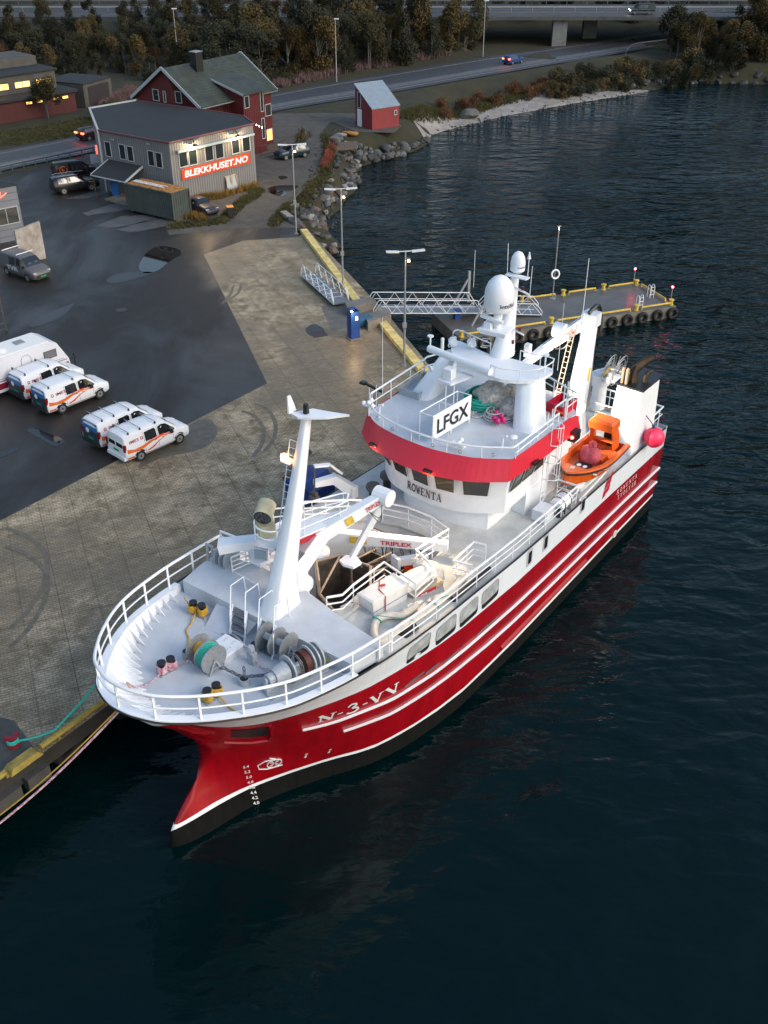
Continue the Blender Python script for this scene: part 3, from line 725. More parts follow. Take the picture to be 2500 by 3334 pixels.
# the working well: floor, walls
mb = MB(SH); mb.face([(7.5, -4.9, 3.2), (7.5, 2.9, 3.2), (16, 2.9, 3.2), (16, -4.9, 3.2)]); mb.build('working_deck', mat('dark_green_working_deck', (.045, .05, .045), .5, var=.6, scale=2, bump=.2), ship)
mb = MB(SH); wl = [(8.0, -4.8), (8.0, 1.4), (11.65, 1.4), (12.2, 2.96), (13.45, 2.26), (15.56, 1.96), (15.96, .6), (15.9, -.8), (15.36, -2.25), (14.36, -3.36), (13.25, -4.6), (13.25, -4.82)]
mb.loft([[(a, b, 3.2), (a, b, ZS(a) - .05)] for a, b in wl], closed_ring=False, caps=False); mb.build('well_walls', WHITE, ship)
mb = MB(SH); rg = [[(s, -ed(s) + .1, 3.2), (s, -ed(s) + .1, zb(s) - .02), (s, -ed(s) - .01, zb(s) + .05), (s, -ed(s) + .12, zb(s) + .05)] for s in np.linspace(8, 14, 8)]
mb.loft(rg, closed_ring=False, caps=False)
for s in np.arange(8.6, 13.5, 1.0): mb.box((s, -ed(s) + .22, 4.9), (.03, .26, 1.9))
mb.build('well_bulwark', WHITE, ship)
# windowed openings and portholes in the seaward white side
op = MB(SH); opl = MB(SH)
def side_quad(mb, s, z, w, h, o, r=.12, sk=0):
 pts = []
 for cx, cy, a0 in ((w / 2 - r, h / 2 - r, 0), (-w / 2 + r, h / 2 - r, 90), (-w / 2 + r, -h / 2 + r, 180), (w / 2 - r, -h / 2 + r, 270)):
  for a in (0, 30, 60, 90): x, y = cx + r * math.cos(R(a0 + a)), cy + r * math.sin(R(a0 + a)); pts.append(side(s + x + sk * y, z + y, o))
 mb.face(pts); return pts
R3 = lambda u, v: ((950 + .5124 * u) / KD, (1550 + .5124 * v) / KD)
PLAS = mat('milky_plastic_sheeting', (.42, .45, .47), .22, var=.5, scale=2.2, bump=.8, bscale=3)
for (a, b) in ((825, 1090), (985, 965), (1125, 850), (1260, 735)):
 s, _, z = sT(*R3(a, b), 4.92)
 mb = MB(SH); side_quad(mb, s + .03, z - .12, 1.36, .92, .008, .16, .0); o = mb.build('sheeted_opening', BLK, ship)
 mb = MB(SH); side_quad(mb, s - .02, z + .03, 1.34, .70, .024, .16); mb.build('plastic_sheet', PLAS, o)
WF = mat('window_frame_grey', (.42, .45, .5), .35)
for (a, b, k) in ((1510, 515, 1), (1612, 420, 1)): 
 s, _, z = sT(*R3(a, b), 4.92); mb = MB(SH); side_quad(mb, s, z, .52, .88, .02, .1); o = mb.build('side_window', WF, ship); mb = MB(SH); side_quad(mb, s, z, .30, .64, .032, .08); mb.build('pane', GLASS, o)
for (a, b) in ((1259, 1090),):
 s, _, z = sT(a, b, 4.92); mb = MB(SH); side_quad(mb, s, z, .52, .88, .02, .1); o = mb.build('side_window', WF, ship); mb = MB(SH); side_quad(mb, s, z, .30, .64, .032, .08); mb.build('pane', GLASS, o)
s, _, z = sT(1246, 1104, 4.92)
# scuppers above the upper band
mb = MB(SH)
for (a, b) in ((795, 1318), (905, 1225), (1010, 1150), (820, 1290), (1205, 975), (1265, 925)):
 s, _, z = sT(*R3(a, b), 4.9); 
 if s > 9: side_quad(mb, s, z, .9, .11, .03, .05)
build_each(mb, 'scupper', mat('scupper_grey', (.12, .09, .09), .5), ship)
# anchor pocket in the bow
PK = [hit(*p) for p in ((502, 1594), (578, 1588), (580, 1570), (500, 1578))]
def patch(mb, q, nu=8, nv=3, o=.03):
 L = lambda a, b, u: (a[0] + (b[0] - a[0]) * u, a[1] + (b[1] - a[1]) * u)
 mb.loft([[side(*L(L(q[0], q[1], i / nu), L(q[3], q[2], i / nu), j / nv), o) for j in range(nv + 1)] for i in range(nu + 1)], closed_ring=False, caps=False)
mb = MB(SH); patch(mb, PK); po = mb.build('anchor_pocket', BLK, ship)
L2 = [hit(*p) for p in ((484, 1602), (510, 1603), (545, 1603), (580, 1597), (588, 1585), (583, 1566))]
mb = MB(SH); mb.tube([side(s_, z_, .03) for s_, z_ in L2], .07, 6); mb.build('pocket_lip', RED, po, smooth=True)
# lettering on the hull
LET = mat('pale_hull_lettering', (.62, .60, .62), .5)
def hull_map(s0, z0, s1, z1, h, lean=0, hs=0, o=.03):
 def f(a, b, d=0):
  s = s0 + (s1 - s0) * a + b * hs; z = z0 + (z1 - z0) * a + b * h + lean * a; return side(s, z, o + d)
 return f
p0 = sT(690, 1558, 3.35); p1 = sT(850, 1498, 4.6)
def solve_side(x, y):
 return hit(x, y)
def _old(x, y):
 t = 4.0
 for _ in range(50):
  s, _, z = sT(x, y, t); t = .6 * t + .4 * hb(s, z)
 return s, z
BL = [hit(*p) for p in ((686, 1559), (718, 1550), (761, 1537), (812, 1514), (849.5, 1494), (868, 1484))]; TL = [hit(*p) for p in ((686, 1547), (725, 1536), (761, 1518), (810, 1500), (843, 1480), (858.5, 1471))]
q_ = lambda P, u, j: float(T_(u, [0, .18, .40, .705, .909, 1], [p[j] for p in P]))
mb = MB(SH); serif(mb, 'N-3-VV', lambda a, b, d=0: side(q_(BL, a, 0) * (1 - b) + q_(TL, a, 0) * b, q_(BL, a, 1) * (1 - b) + q_(TL, a, 1) * b, .05 + d), gap=.12); mb.build('bow_registration', LET, ship)
A0 = solve_side(1331, 1069); A1 = solve_side(1372, 1030); mb = MB(SH); serif(mb, 'ROWENTA', hull_map(A0[0], A0[1], A1[0], A1[1], .26), gap=.5, wt=.7); mb.build('stern_name', LET, ship)
A0 = solve_side(1332, 1080); A1 = solve_side(1370, 1045); mb = MB(SH); serif(mb, 'SVOLVÆR', hull_map(A0[0], A0[1], A1[0], A1[1], .26), gap=.5, wt=.7); mb.build('home_port_name', LET, ship)
# red flag-like emblem on the white band: four leaning bars
s, z = solve_side(1312, 1048); mb = MB(SH)
for (x0, y0, x1, y1) in ((-.26, -.1, -.02, .28), (.03, .0, .27, .55), (-.26, -.5, -.02, -.15), (.03, -.38, .27, -.05)):
 mb.face([side(s + x0 * 1.25 + y * .3, z + y * 1.1 + d, .03) for x0, y, d in ((x0, y0, -.03), (x1, y0, .03), (x1, y1, .03), (x0, y1, -.03))])
mb.build('hull_emblem', mat('emblem_red', (.5, .01, .03), .4), ship)
# thruster mark, load mark, draught figures, small ticks
s, z = solve_side(592, 1648); mb = MB(SH); ring = [side(s + .24 * math.cos(a), z + .24 * math.sin(a), .035) for a in np.linspace(0, 6.2832, 17)[:-1]]; mb.tube(ring, .03, 4, closed=True)
for a in (.8, 2.37, 3.94, 5.5): mb.face([side(s, z, .03), side(s + .18 * math.cos(a - .35), z + .18 * math.sin(a - .35), .03), side(s + .18 * math.cos(a + .35), z + .18 * math.sin(a + .35), .03)])
mb.tube([side(s + .3, z + .15 - .4, .035), side(s - .2, z - .26, .035), side(s - .5, z - .12, .035), side(s - .55, z + .12, .035), side(s - .35, z + .3, .035), side(s, z + .3, .035), side(s - .25, z + .5, .035)], .028, 4); mb.build('thruster_mark', LET, ship)
mb = MB(SH); s, z = solve_side(1327, 1153); mb.tube([side(s + .2 * math.cos(a), z + .2 * math.sin(a), .035) for a in np.linspace(0, 6.2832, 15)[:-1]], .035, 4, closed=True); mb.bar(side(s - .12, z - .12, .04), side(s + .12, z + .12, .04), .05); mb.bar(side(s - .12, z + .12, .04), side(s + .12, z - .12, .04), .05); mb.build('load_mark', LET, ship)
for i, tx in enumerate(['5.4', '5.2', '5.0', '4.8', '4.6', '4.4', '4.2', '4.0', '3.8', '3.6']):
 s, z = hit(530 + i * 3.1, 1655 + i * 11.2); s1, z1_ = hit(524 + i * 3.1, 1656 + i * 11.2); s2, z2_ = hit(537 + i * 3.1, 1653.5 + i * 11.2)
 mb = MB(SH); text(mb, tx, (lambda a, b, d=0: side(s1 + (s2 - s1) * a, z1_ + (z2_ - z1_) * a - .07 + b * .15, .05)), .015); mb.build('draught_mark', LET, ship)
for X, Y in ((660, 1632), (711, 1622)):
 s, z = hit(X, Y); mb = MB(SH); mb.face([side(s - .04, z - .14, .03), side(s + .05, z - .14, .03), side(s + .03, z + .04, .03), side(s - .02, z + .04, .03)]); mb.face([side(s - .05, z + .09, .03), side(s + .05, z + .09, .03), side(s + .05, z + .15, .03), side(s - .05, z + .15, .03)]); mb.build('tug_mark', LET, ship)
# side rail along the shelter deck, seaward side
mb = MB(SH); P = [(s, ed(s) - .14, zb(s) + .02) for s in np.arange(7.6, 22.6, .3)]
rail(mb, P, .98, (1, .66, .34), 1.25, .05); mb.build('side_rail', WHITE, ship, smooth=True)
mb = MB(SH); rail(mb, dense([(9.6, 4.75, 5.95), (9.6, 4.75, 5.95)], 1)[:1] + [(7.3, 4.7, 6.8), (7.6, 4.7, 6.75)], .5, (1,), 9); 
mb = MB(SH); P = dense([(22.6, 4.75, 5.65), (22.6, 3.75, 5.65), (23.6, 3.75, 5.65)], .3); rail(mb, P, 1.0, (1, .6, .25), .8, .05); mb.build('side_rail', WHITE, ship, smooth=True)
mb = MB(SH); mb.tube([(22.8, 4.86, 5.75), (25.6, 4.86, 6.02)], .05, 6); mb.build('grab_bar', WHITE, ship, smooth=True)
# loop rail round a companionway
mb = MB(SH); P = dense([(13.9, 4.35, 5.98), (13.7, 3.55, 5.98), (15.5, 3.45, 5.9), (15.6, 4.0, 5.9)], .3); rail(mb, P, .95, (1, .62, .3), .85, .05); mb.build('companionway_rail', WHITE, ship, smooth=True)
mb = MB(SH); P = [(11.1, 3.7), (8.35, 1.7), (7.95, 1.25)]
W1 = [(8.0, 1.4), (8.55, 1.75), (9.4, 1.62), (11.6, 1.52), (11.1, 3.45), (12.6, 3.3), (13.3, 1.95), (15.65, 2.05), (16.05, .9), (16.1, -.4), (15.75, -1.6), (14.9, -2.9), (14.1, -3.6), (13.4, -4.3)]
P = dense([(a, b, ZS(a)) for a, b in W1], .35); rail(mb, P, 1.0, (1, .66, .33), 1.15, .05, .028, .034); mb.build('well_rail', WHITE, ship, smooth=True)
# rails and steps around the mast foot
mb = MB(SH); rail(mb, dense([(8.15, -4.3, ZB), (8.3, -2.4, ZB), (8.3, -1.0, ZB)], .3), 1.0, (1, .75, .5, .25), 1.0, .05, .03, .03)
rail(mb, dense([(7.3, -2.9, ZB), (8.4, -2.6, ZB)], .3), .75, (1, .7, .4, .15), .9, .045, .03, .03); rail(mb, dense([(7.3, -2.9, ZB), (7.2, -1.2, ZB)], .3), .1, (1,), 9, .02, .01)
mb.build('platform_rail', WHITE, ship, smooth=True)
def steps(s0, t0, s1, t1, z0, z1, w, n=4):
 o = MB(SH)
 for sg in (-.5, .5): o.bar((s0, t0 + w * sg, z0), (s1, t1 + w * sg, z1 + .1), .05, .14)
 root = o.build('deck_steps', WHITE, ship); tr = MB(SH)
 for k in range(n): u = (k + .7) / n; tr.box((s0 + (s1 - s0) * u, t0 + (t1 - t0) * u, z0 + (z1 - z0) * u), (.26, w - .06, .035))
 build_each(tr, 'tread', mat('step_grating', (.16, .18, .20), .5, .4), root); hr = MB(SH)
 for sg in (-.5, .5): hr.tube([(s0 + .1, t0 + w * sg, z0 + .15), (s0 + .15, t0 + w * sg, z0 + 1.0), (s1, t1 + w * sg, z1 + 1.0), (s1 + .7, t1 + w * sg, z1 + 1.0), (s1 + .8, t1 + w * sg, z1)], .028, 6)
 hr.build('handrail', WHITE, root, smooth=True)
steps(4.75, -.35, 5.7, -1.2 + .2, 6.7, ZB, .75); steps(4.75, 1.05, 5.7, .25 + .2, 6.7, ZB, .75)
# ------------------------------------------------ wheelhouse
FR = cat_rom([(17.6, -3.8), (16.95, -2.9), (16.62, -1.8), (16.45, -.6), (16.45, .6), (16.68, 1.8), (17.02, 2.7), (17.75, 3.82)], 4)   # roof front edge
ZR = 10.0
def arc(inset, shift=0):  # front arc moved aft/inwards
 c = Vector((24.0, 0)); out = []
 for a, b in FR:
  k = (3.82 - inset) / 3.82; out.append((a + inset * 1.0 + shift + (abs(b) / 3.82) ** 2 * inset * .0, b * k))
 return out
ro = FR + [(23.3, 4.0), (23.9, 3.3), (24.6, 0), (24.4, -3.3), (23.0, -3.9)]
mb = MB(SH); mb.prism(ro, ZR - .12, ZR); wh = mb.build('wheelhouse_roof', DECK, ship)
# visor
vt = FR; vb = [(a - .62 + (abs(b) / 3.8) ** 2 * .22, b * 1.02) for a, b in FR]
ring_t = [(a, b, ZR + .03) for a, b in vt]; 
sidesT = [(20.5, 3.92, ZR + .03), (22.55, 4.02, ZR + .03), (23.6, 4.02, ZR - .55)]; 
mb = MB(SH)
top = [(23.5, -4.0, ZR - .3), (22.5, -4.0, ZR + .03)] + ring_t + [(20.5, 3.96, ZR + .03), (22.6, 4.02, ZR + .03), (23.45, 4.02, ZR - .25)]
bot = [(23.6, -4.15, 9.1), (22.6, -4.15, 9.1)] + [(a, b, 9.1) for a, b in vb] + [(20.5, 4.12, 9.1), (22.6, 4.15, 9.1), (23.6, 4.15, 9.1)]
mid = [(b[0] * .93 + t[0] * .07, b[1] * .93 + t[1] * .07, 9.12) for b, t in zip(bot, top)]
bot2 = [(b[0] * .72 + t[0] * .28 + (.1 if abs(b[1]) < 3.5 else 0), b[1] * .97, 9.06) for b, t in zip(bot, top)]
mb.loft([top, bot, bot2], closed_ring=False, caps=False); mb.build('visor', VIS, ship)
mb = MB(SH)
for side_ in (1, -1): mb = MB(SH); mb.prism([(22.4, side_ * 3.2), (22.4, side_ * 4.0), (23.5, side_ * 4.05), (23.5, side_ * 3.2)][::side_], 9.05, ZR - .28); mb.build('aft_wing', VIS, ship)
# walls: upper wall with windows leaning outward
gl_t = [(a + .28, b * .95) for a, b in FR]; gl_b = [(a + .72, b * .83) for a, b in FR]
cb = [(a + .78, b * .80) for a, b in FR]
def wring(P, z, back=22.4, wd=None):
 k = P[-1][1] if wd is None else wd; return [(a, b, z) for a, b in P] + [(back, k, z), (back, -k, z)]
mb = MB(SH)
bandT = [(a + .60, b * .86) for a, b in FR]; bandB = [(a + .66, b * .82) for a, b in FR]
mb.loft([wring(gl_t, 9.15), wring([(a + .50, b * .89) for a, b in FR], 8.62), wring([(a + .56, b * .875) for a, b in FR], 8.35), wring(bandT, 7.66), wring([(a + .62, b * .855) for a, b in FR], 7.3), wring([(a + .62, b * .85) for a, b in FR], 6.75)])
mb.build('bridge_wall', WHITE, ship, smooth=True, sharp=35)
# base house
BS = cat_rom([(18.9, -2.6), (17.9, -1.9), (17.55, -1.2), (17.45, 0), (17.6, 1.3), (18.1, 2.6)], 4)
mb = MB(SH); b_ = [(a, b) for a, b in BS] + [(20.3, 2.6), (20.3, 3.3), (22.4, 3.3), (22.4, -3.3), (19.6, -3.3)]
mb.prism(b_, 5.4, 6.9); mb.build('deckhouse', WHITE, ship)
mb = MB(SH); mb.prism([(22.4, -3.2), (22.4, 3.25), (24.6, 3.2), (24.6, -3.2)], 5.4, 9.1); mb.build('aft_house', WHITE, ship)
# windows
def arc_pt(P, u):
 L = [0]
 for a, b in zip(P, P[1:]): L.append(L[-1] + math.dist(a, b))
 d = u * L[-1]; i = max(0, min(len(P) - 2, int(np.searchsorted(L, d)) - 1)); k = (d - L[i]) / max(1e-6, L[i + 1] - L[i]); return tuple(P[i][j] + (P[i + 1][j] - P[i][j]) * k for j in (0, 1))
WG = mat('bridge_window_glass', (.035, .032, .026), .05, spec=.9)
WG2 = mat('bridge_window_lit', (.10, .085, .05), .08, spec=.9)
def winfr(P0, P1, z0, z1, nm='bridge_window', glass=None, off=.03):
 # P0,P1: (lower left, lower right) and upper pair computed by caller
 pass
def quadwin(a, b, c, d, glass, fr=.09):  # corners lower-left, lower-right, upper-right, upper-left, already proud of the wall
 a, b, c, d = map(Vector, (a, b, c, d)); n = (b - a).cross(d - a).normalized(); m = (a + b + c + d) / 4
 if n.x > 0 and abs(n.x) > .5 or (abs(n.x) <= .5 and n.y * m.y < 0): n = -n
 mb = MB(SH); mb.face([tuple(p + n * .03) for p in (a, b, c, d)]); o = mb.build('bridge_window', WHITE, ship)
 mb = MB(SH); q = [p + (m - p).normalized() * fr * 1.2 + n * .045 for p in (a, b, c, d)]; mb.face([tuple(p) for p in q]); g = mb.build('pane', glass, o)
 mb = MB(SH); mb.tube([tuple(p) for p in q], .018, 4, closed=True); mb.build('seal', BLK, o)
us = [(.04, .17), (.205, .345), (.375, .515), (.545, .69), (.72, .90)]
for i, (u0, u1) in enumerate(us):
 lo0, lo1 = arc_pt(bandT, u0 + .012), arc_pt(bandT, u1 - .006); up0, up1 = arc_pt(gl_t, u0), arc_pt(gl_t, u1)
 quadwin((lo0[0], lo0[1], 7.66), (lo1[0], lo1[1], 7.66), (up1[0], up1[1], 9.08), (up0[0], up0[1], 9.08), WG2 if i == 3 else WG)
for s0, s1 in ((18.75, 19.55), (19.85, 20.65), (20.95, 21.75)):
 yb, yt = bandT[-1][1], gl_t[-1][1]; quadwin((s0 - .2, yb + .0, 7.72), (s1, yb, 7.72), (s1 - .1, yt + .0, 9.05), (s0 - .15, yt, 9.05), WG)
# name on the bridge front
def wall_map(u0, u1, z0, z1, bow=0):
 def f(a, b, d=0):
  u = u0 + (u1 - u0) * a; p = arc_pt(bandT, u); p2 = arc_pt(bandT, u + .01); n = Vector((p2[1] - p[1], -(p2[0] - p[0]))).normalized()
  if n.x > 0: n = -n
  n *= .06 + d; k = .03; return (p[0] + n.x + k, p[1] + n.y, z0 + (z1 - z0) * b)
 return f
mb = MB(SH); serif(mb, 'ROWENTA', wall_map(.335, .60, 7.10, 7.50), gap=.12); mb.build('bridge_name', BLK, ship)
# floodlights on the visor edge
FLD = mat('floodlight_lens', (1, .35, .08), .3, emit=(1, .30, .06), es=14)
for (X, Y) in ((243, 595), (620 * 1, 0), ):
 pass
for t, s, sg in ((-2.55, 16.35, 0), (.75, 15.85, 0), (4.17, 19.3, 1)):
 mb = MB(SH); M = Matrix.Rotation(R(35), 3, 'Y'); mb.box((s - .02, t, 9.27), (.16, .42, .12) if not sg else (.42, .16, .12)); o = mb.build('floodlight', BLK, ship)
 if not sg: mb = MB(SH); mb.box((s + .02, t, 9.20), (.12, .36, .02)); mb.build('lens', FLD, o)
def lamp(nm, loc, e, col, r=.1, spot=None, aim=None):
 l = bpy.data.lights.new(nm, 'SPOT' if spot else 'POINT'); l.energy = e; l.color = col; l.shadow_soft_size = r
 if spot: l.spot_size = R(spot); l.spot_blend = .6
 o = bpy.data.objects.new(nm, l); COL.objects.link(o); o.location = loc
 if aim is not None: o.rotation_euler = (Vector(aim) - Vector(loc)).to_track_quat('-Z', 'Y').to_euler()
 return o
WARM = (1, .72, .42)
lamp('visor_lamp', SH(16.1, -2.55, 9.0), 14, (1, .5, .2)); lamp('visor_lamp', SH(15.75, .75, 9.0), 14, (1, .5, .2))
lamp('deck_floodlight', SH(15.6, 1.2, 9.0), 520, WARM, .15, 120, SH(11.5, 1.8, 6))
lamp('deck_floodlight', SH(15.7, -1.4, 9.0), 420, WARM, .15, 120, SH(10.5, -1.5, 6))
lamp('stern_floodlight', SH(24.9, 1.6, 9.4), 2200, (1, .82, .6), .15, 130, SH(30, 2.0, 6.5))
# roof rail and gear
mb = MB(SH); P = [(a + .05, b * .985, ZR + .02) for a, b in FR]; P2 = P + dense([(P[-1][0], P[-1][1], ZR), (21.2, 3.82, ZR), (21.8, 3.82, ZR)], .4)[1:]
rail(mb, [(p[0], p[1], p[2]) for p in P2], .52, (1,), 1.5, .045, .03); rail(mb, dense([(17.9, 3.86, ZR), (21.2, 3.86, ZR)], .4), .28, (1,), 1.2, .03, .02)
rail(mb, dense([(17.7, -3.7, ZR), (22.3, -3.85, ZR)], .4), .95, (1, .5), 1.3, .045, .03); rail(mb, dense([(22.3, -3.85, ZR), (22.6, -3.9, ZR), (24.4, -3.2, ZR)], .4), .95, (1, .5), 1.0, .045, .03)
rail(mb, dense([(22.4, 3.9, ZR), (23.3, 3.9, ZR), (24.5, 1.2, ZR - .05), (24.5, -3, ZR)], .3), .95, (1, .62), 1.0, .045, .03); mb.build('roof_rail', WHITE, ship, smooth=True)
mb = MB(SH)
for s, t in ((17.55, -3.1), (18.3, 2.95)): mb.tube([(s, t, ZR), (s, t, ZR + .62), (s + .02, t + .2, ZR + .66)], .06, 8)
for s, t, h in ((17.6, -3.7, 1.3), (17.9, -3.75, 1.0), (16.9, -1.6, .8), (18.2, -3.75, 1.2), (17.0, 1.0, .8), (18.7, 3.4, .7)): mb.tube([(s, t, ZR), (s, t, ZR + h)], .014, 5)
build_each(mb, 'roof_vent', WHITE, ship, smooth=True)
def domes(s, t, z=.55):
 mb = MB(SH)
 for ds, dt, dz in ((0, 0, .06), (-.05, -.24, 0), (-.05, .24, 0), (.2, 0, .12)): mb.sphere((s + ds, t + dt, ZR + z + dz), .105, 12)
 mb.box((s + .03, t, ZR + z - .08), (.3, .6, .04)); mb.tube([(s, t, ZR), (s, t, ZR + z - .08)], .03, 6); mb.build('antenna_domes', WHITE, ship, smooth=True)
domes(17.35, -3.55, .62); domes(17.0, 1.55, .35)
mb = MB(SH); mb.sphere((18.6, 3.3, ZR + .55), .2, 14, .45); mb.tube([(18.6, 3.3, ZR), (18.6, 3.3, ZR + .5)], .03, 6); mb.build('satellite_receiver', WHITE, ship, smooth=True)
mb = MB(SH)
for u in (.12, .27, .42, .56, .72, .9): p = arc_pt(FR, u); mb.torus((p[0] + .12, p[1] * .97, ZR + .14), .075, .02, Matrix.Rotation(R(90), 3, 'Y') @ Matrix.Rotation(R(0), 3, 'Z'), 10, 5)
build_each(mb, 'wiper_motor', STEEL, ship, smooth=True)
# LFGX call-sign board in its frame
CAMS = Vector((-15.7, 21.5, 31.5))
bA = Vector(sZ(934.7, 961.4, ZR)); bB = Vector(sZ(1014.6, 914, ZR)); n = Vector((bB.y - bA.y, -(bB.x - bA.x), 0)).normalized()
if n.dot(CAMS - bA) < 0: n = -n
A_, B_ = bA.copy(), bB.copy(); back = -n * .75; U3 = Vector((0, 0, 1)); ux = (B_ - A_); HB, Z0b = 1.12, .24
mb = MB(SH); mb.bar(tuple(A_ + U3 * (Z0b + HB / 2)), tuple(B_ + U3 * (Z0b + HB / 2)), .03, HB); co = mb.build('call_sign_board', WHITE, ship)
mb = MB(SH)
for P_ in (A_, B_, (A_ + B_) / 2):
 tp = P_ + U3 * (Z0b + HB + .03); mb.tube([tuple(P_ + back), tuple(P_ + back + U3 * (Z0b + HB)), tuple(tp)], .03, 6); mb.tube([tuple(P_ - n * .05), tuple(tp)], .035, 6)
mb.tube([tuple(A_ + back + U3 * (Z0b + HB)), tuple(B_ + back + U3 * (Z0b + HB))], .03, 6); mb.tube([tuple(A_ + U3 * (Z0b + HB + .03)), tuple(B_ + U3 * (Z0b + HB + .03))], .035, 6); mb.build('board_frame', WHITE, co, smooth=True)
mb = MB(SH); text(mb, 'LFGX', plane(tuple(A_ + n * .04 + ux * .09 + U3 * (Z0b + .2)), tuple(ux * .84), (0, 0, .72)), .02); mb.build('call_sign', BLK, co)
# caged ladder up the side of the bridge
mb = MB(SH); sL, tL = 21.1, 3.74
for d in (-.2, .2): mb.tube([(sL + d, tL, 5.7), (sL + d, tL, 10.9)], .025, 5)
for z in np.arange(5.9, 10.2, .3): mb.tube([(sL - .2, tL, z), (sL + .2, tL, z)], .016, 4)
lo = mb.build('ladder', WHITE, ship); mb = MB(SH)
hoop = lambda z: [(sL + .36 * math.cos(a), tL + .08 + .62 * math.sin(a), z) for a in np.linspace(0, math.pi, 9)]
for z in (7.6, 8.5, 9.4, 10.3): mb.tube(hoop(z), .024, 5)
for i in (1, 3, 5, 7): mb.tube([hoop(7.6)[i], hoop(10.3)[i]], .02, 5)
mb.tube([(21.2, 3.8, 10.1), (21.2, 3.9, 11.1), (22.2, 3.9, 11.1), (22.3, 3.9, 10.0)], .04, 6); mb.build('cage', WHITE, lo, smooth=True)
# red navigation light box
mb = MB(SH); mb.prism([(22.55, 4.0), (22.55, 4.4), (23.1, 4.4), (23.1, 4.0)], 8.85, 9.35); nb = mb.build('navigation_light_screen', BLK, ship); mb = MB(SH); mb.sphere((22.53, 4.25, 9.1), .08, 10); mb.build('red_light', emis('red_nav_light', (1, .03, .02), 30), nb, smooth=True)
# ------------------------------------------------ radome mast on two legs
ZP = 12.0
plat = [sZ((1400 + .3014 * u) / KD, (780 + .3014 * v) / KD, ZP)[:2] for u, v in ((228, 1195), (245, 1120), (300, 1092), (430, 1142), (650, 1240), (900, 1290), (1100, 1345), (1330, 1398), (1220, 1490), (1060, 1525), (760, 1505), (600, 1440), (400, 1375), (270, 1310))]
plat = [p[:2] for p in cat_rom(plat, 3, True)]
mb = MB(SH); mb.prism(plat, ZP - .16, ZP); mo = mb.build('mast_platform', WHITE, ship)
mb = MB(SH); mb.loft([[(s, t, ZP), (s, t, ZP + .3)] for s, t in plat[2:24]], closed_ring=False, caps=False)
mb = MB(SH); rail(mb, [(s, t, ZP) for s, t in plat[3:13]], .55, (1,), 1.0, .03, .022); rail(mb, [(s, t, ZP) for s, t in plat[16:33]], .5, (1,), .9, .03, .022); mb.build('platform_rail', WHITE, mo, smooth=True)
def leg(sa, ta, sb, tb, wa, wb):
 mb = MB(SH); rg = []
 for s, t, z, w in ((sa, ta, ZR, wa), (sb, tb, ZP - .14, wb)):
  rg.append([(s + .55 * w * math.copysign(abs(math.cos(a)) ** .6, math.cos(a)), t + .42 * w * math.copysign(abs(math.sin(a)) ** .6, math.sin(a)), z) for a in np.linspace(0, 6.2832, 17)[:-1]])
 mb.loft(rg); mb.build('mast_leg', WHITE, mo, smooth=True, sharp=60)
leg(20.9, -2.75, 21.9, -2.1, 1.5, .85); leg(20.9, 2.85, 21.9, 2.2, 1.45, 1.25)
mb = MB(SH); rg = []
for s, z, a, b in ((23.0, ZP, .66, .55), (23.3, 13.2, .42, .36), (23.55, 14.6, .28, .24), (23.7, 15.6, .19, .18)):
 rg.append([(s + a * math.cos(q), .05 + b * math.sin(q), z) for q in np.linspace(0, 6.2832, 15)[:-1]])
mb.loft(rg); mm = mb.build('mast_column', WHITE, mo, smooth=True, sharp=60)
mb = MB(SH); mb.prism([(21.9, -.75), (22.0, .7), (23.0, .55), (23.3, 0), (23.0, -.6)], 13.35, 13.45); mb.prism([(22.0, -.62), (22.1, .6), (22.9, .45), (22.9, -.5)], 13.2, 13.35); mb.box((22.25, -.35, 13.6), (.3, .35, .3)); mb.bar((22.2, -.75, 14.0), (22.3, .35, 13.85), .22, .12); mb.build('radar_shelf', WHITE, mo)
mb = MB(SH); c = (22.45, -.95, 0)
mb.lathe((22.5, -.02, 14.32), [(.3, -.12), (.58, 0), (.66, .1), (.68, .7), (.65, 1.0), (.53, 1.3), (.31, 1.52), (.12, 1.61), (.01, 1.62)], 24); dm = mb.build('large_radome', WHITE, mo, smooth=True)
mb = MB(SH); mb.cone((22.5, -.02, 13.4), (22.5, -.02, 14.3), .16, .22, 12); mb.build('pedestal', WHITE, dm, smooth=True)
def on_dome(cs, ct, r, z0, a0, w, h):
 def f(a, b, d=0):
  an = a0 + w * a / r; return (cs - r * math.cos(an), ct + r * math.sin(an), z0 + h * b)
 return f
mb = MB(SH); text(mb, 'Intellian', on_dome(22.5, -.02, .695, 14.62, .62, .9, .19), .01); mb.build('dome_lettering', mat('navy_lettering', (.01, .02, .09), .5), dm)
mb = MB(SH); mb.lathe((23.75, .12, 15.85), [(.2, -.1), (.33, 0), (.34, .35), (.30, .6), (.2, .78), (.08, .86), (.01, .87)], 20); dm2 = mb.build('small_radome', WHITE, mo, smooth=True)
mb = MB(SH); text(mb, 'Intellian', on_dome(23.75, .12, .348, 16.02, .55, .42, .09), .01); mb.build('dome_lettering', mat('blue_lettering', (.01, .08, .4), .5), dm2)
mb = MB(SH); mb.box((23.45, .3, 15.68), (.35, 1.1, .06)); mb.bar((23.4, .1, 15.2), (23.45, 1.0, 14.95), .07); mb.tube([(23.45, .82, 15.7), (23.45, .82, 16.6)], .02, 5); mb.lathe((23.45, .82, 16.6), [(.09, 0), (.06, .1), (.035, .24), (.03, .3)], 10)
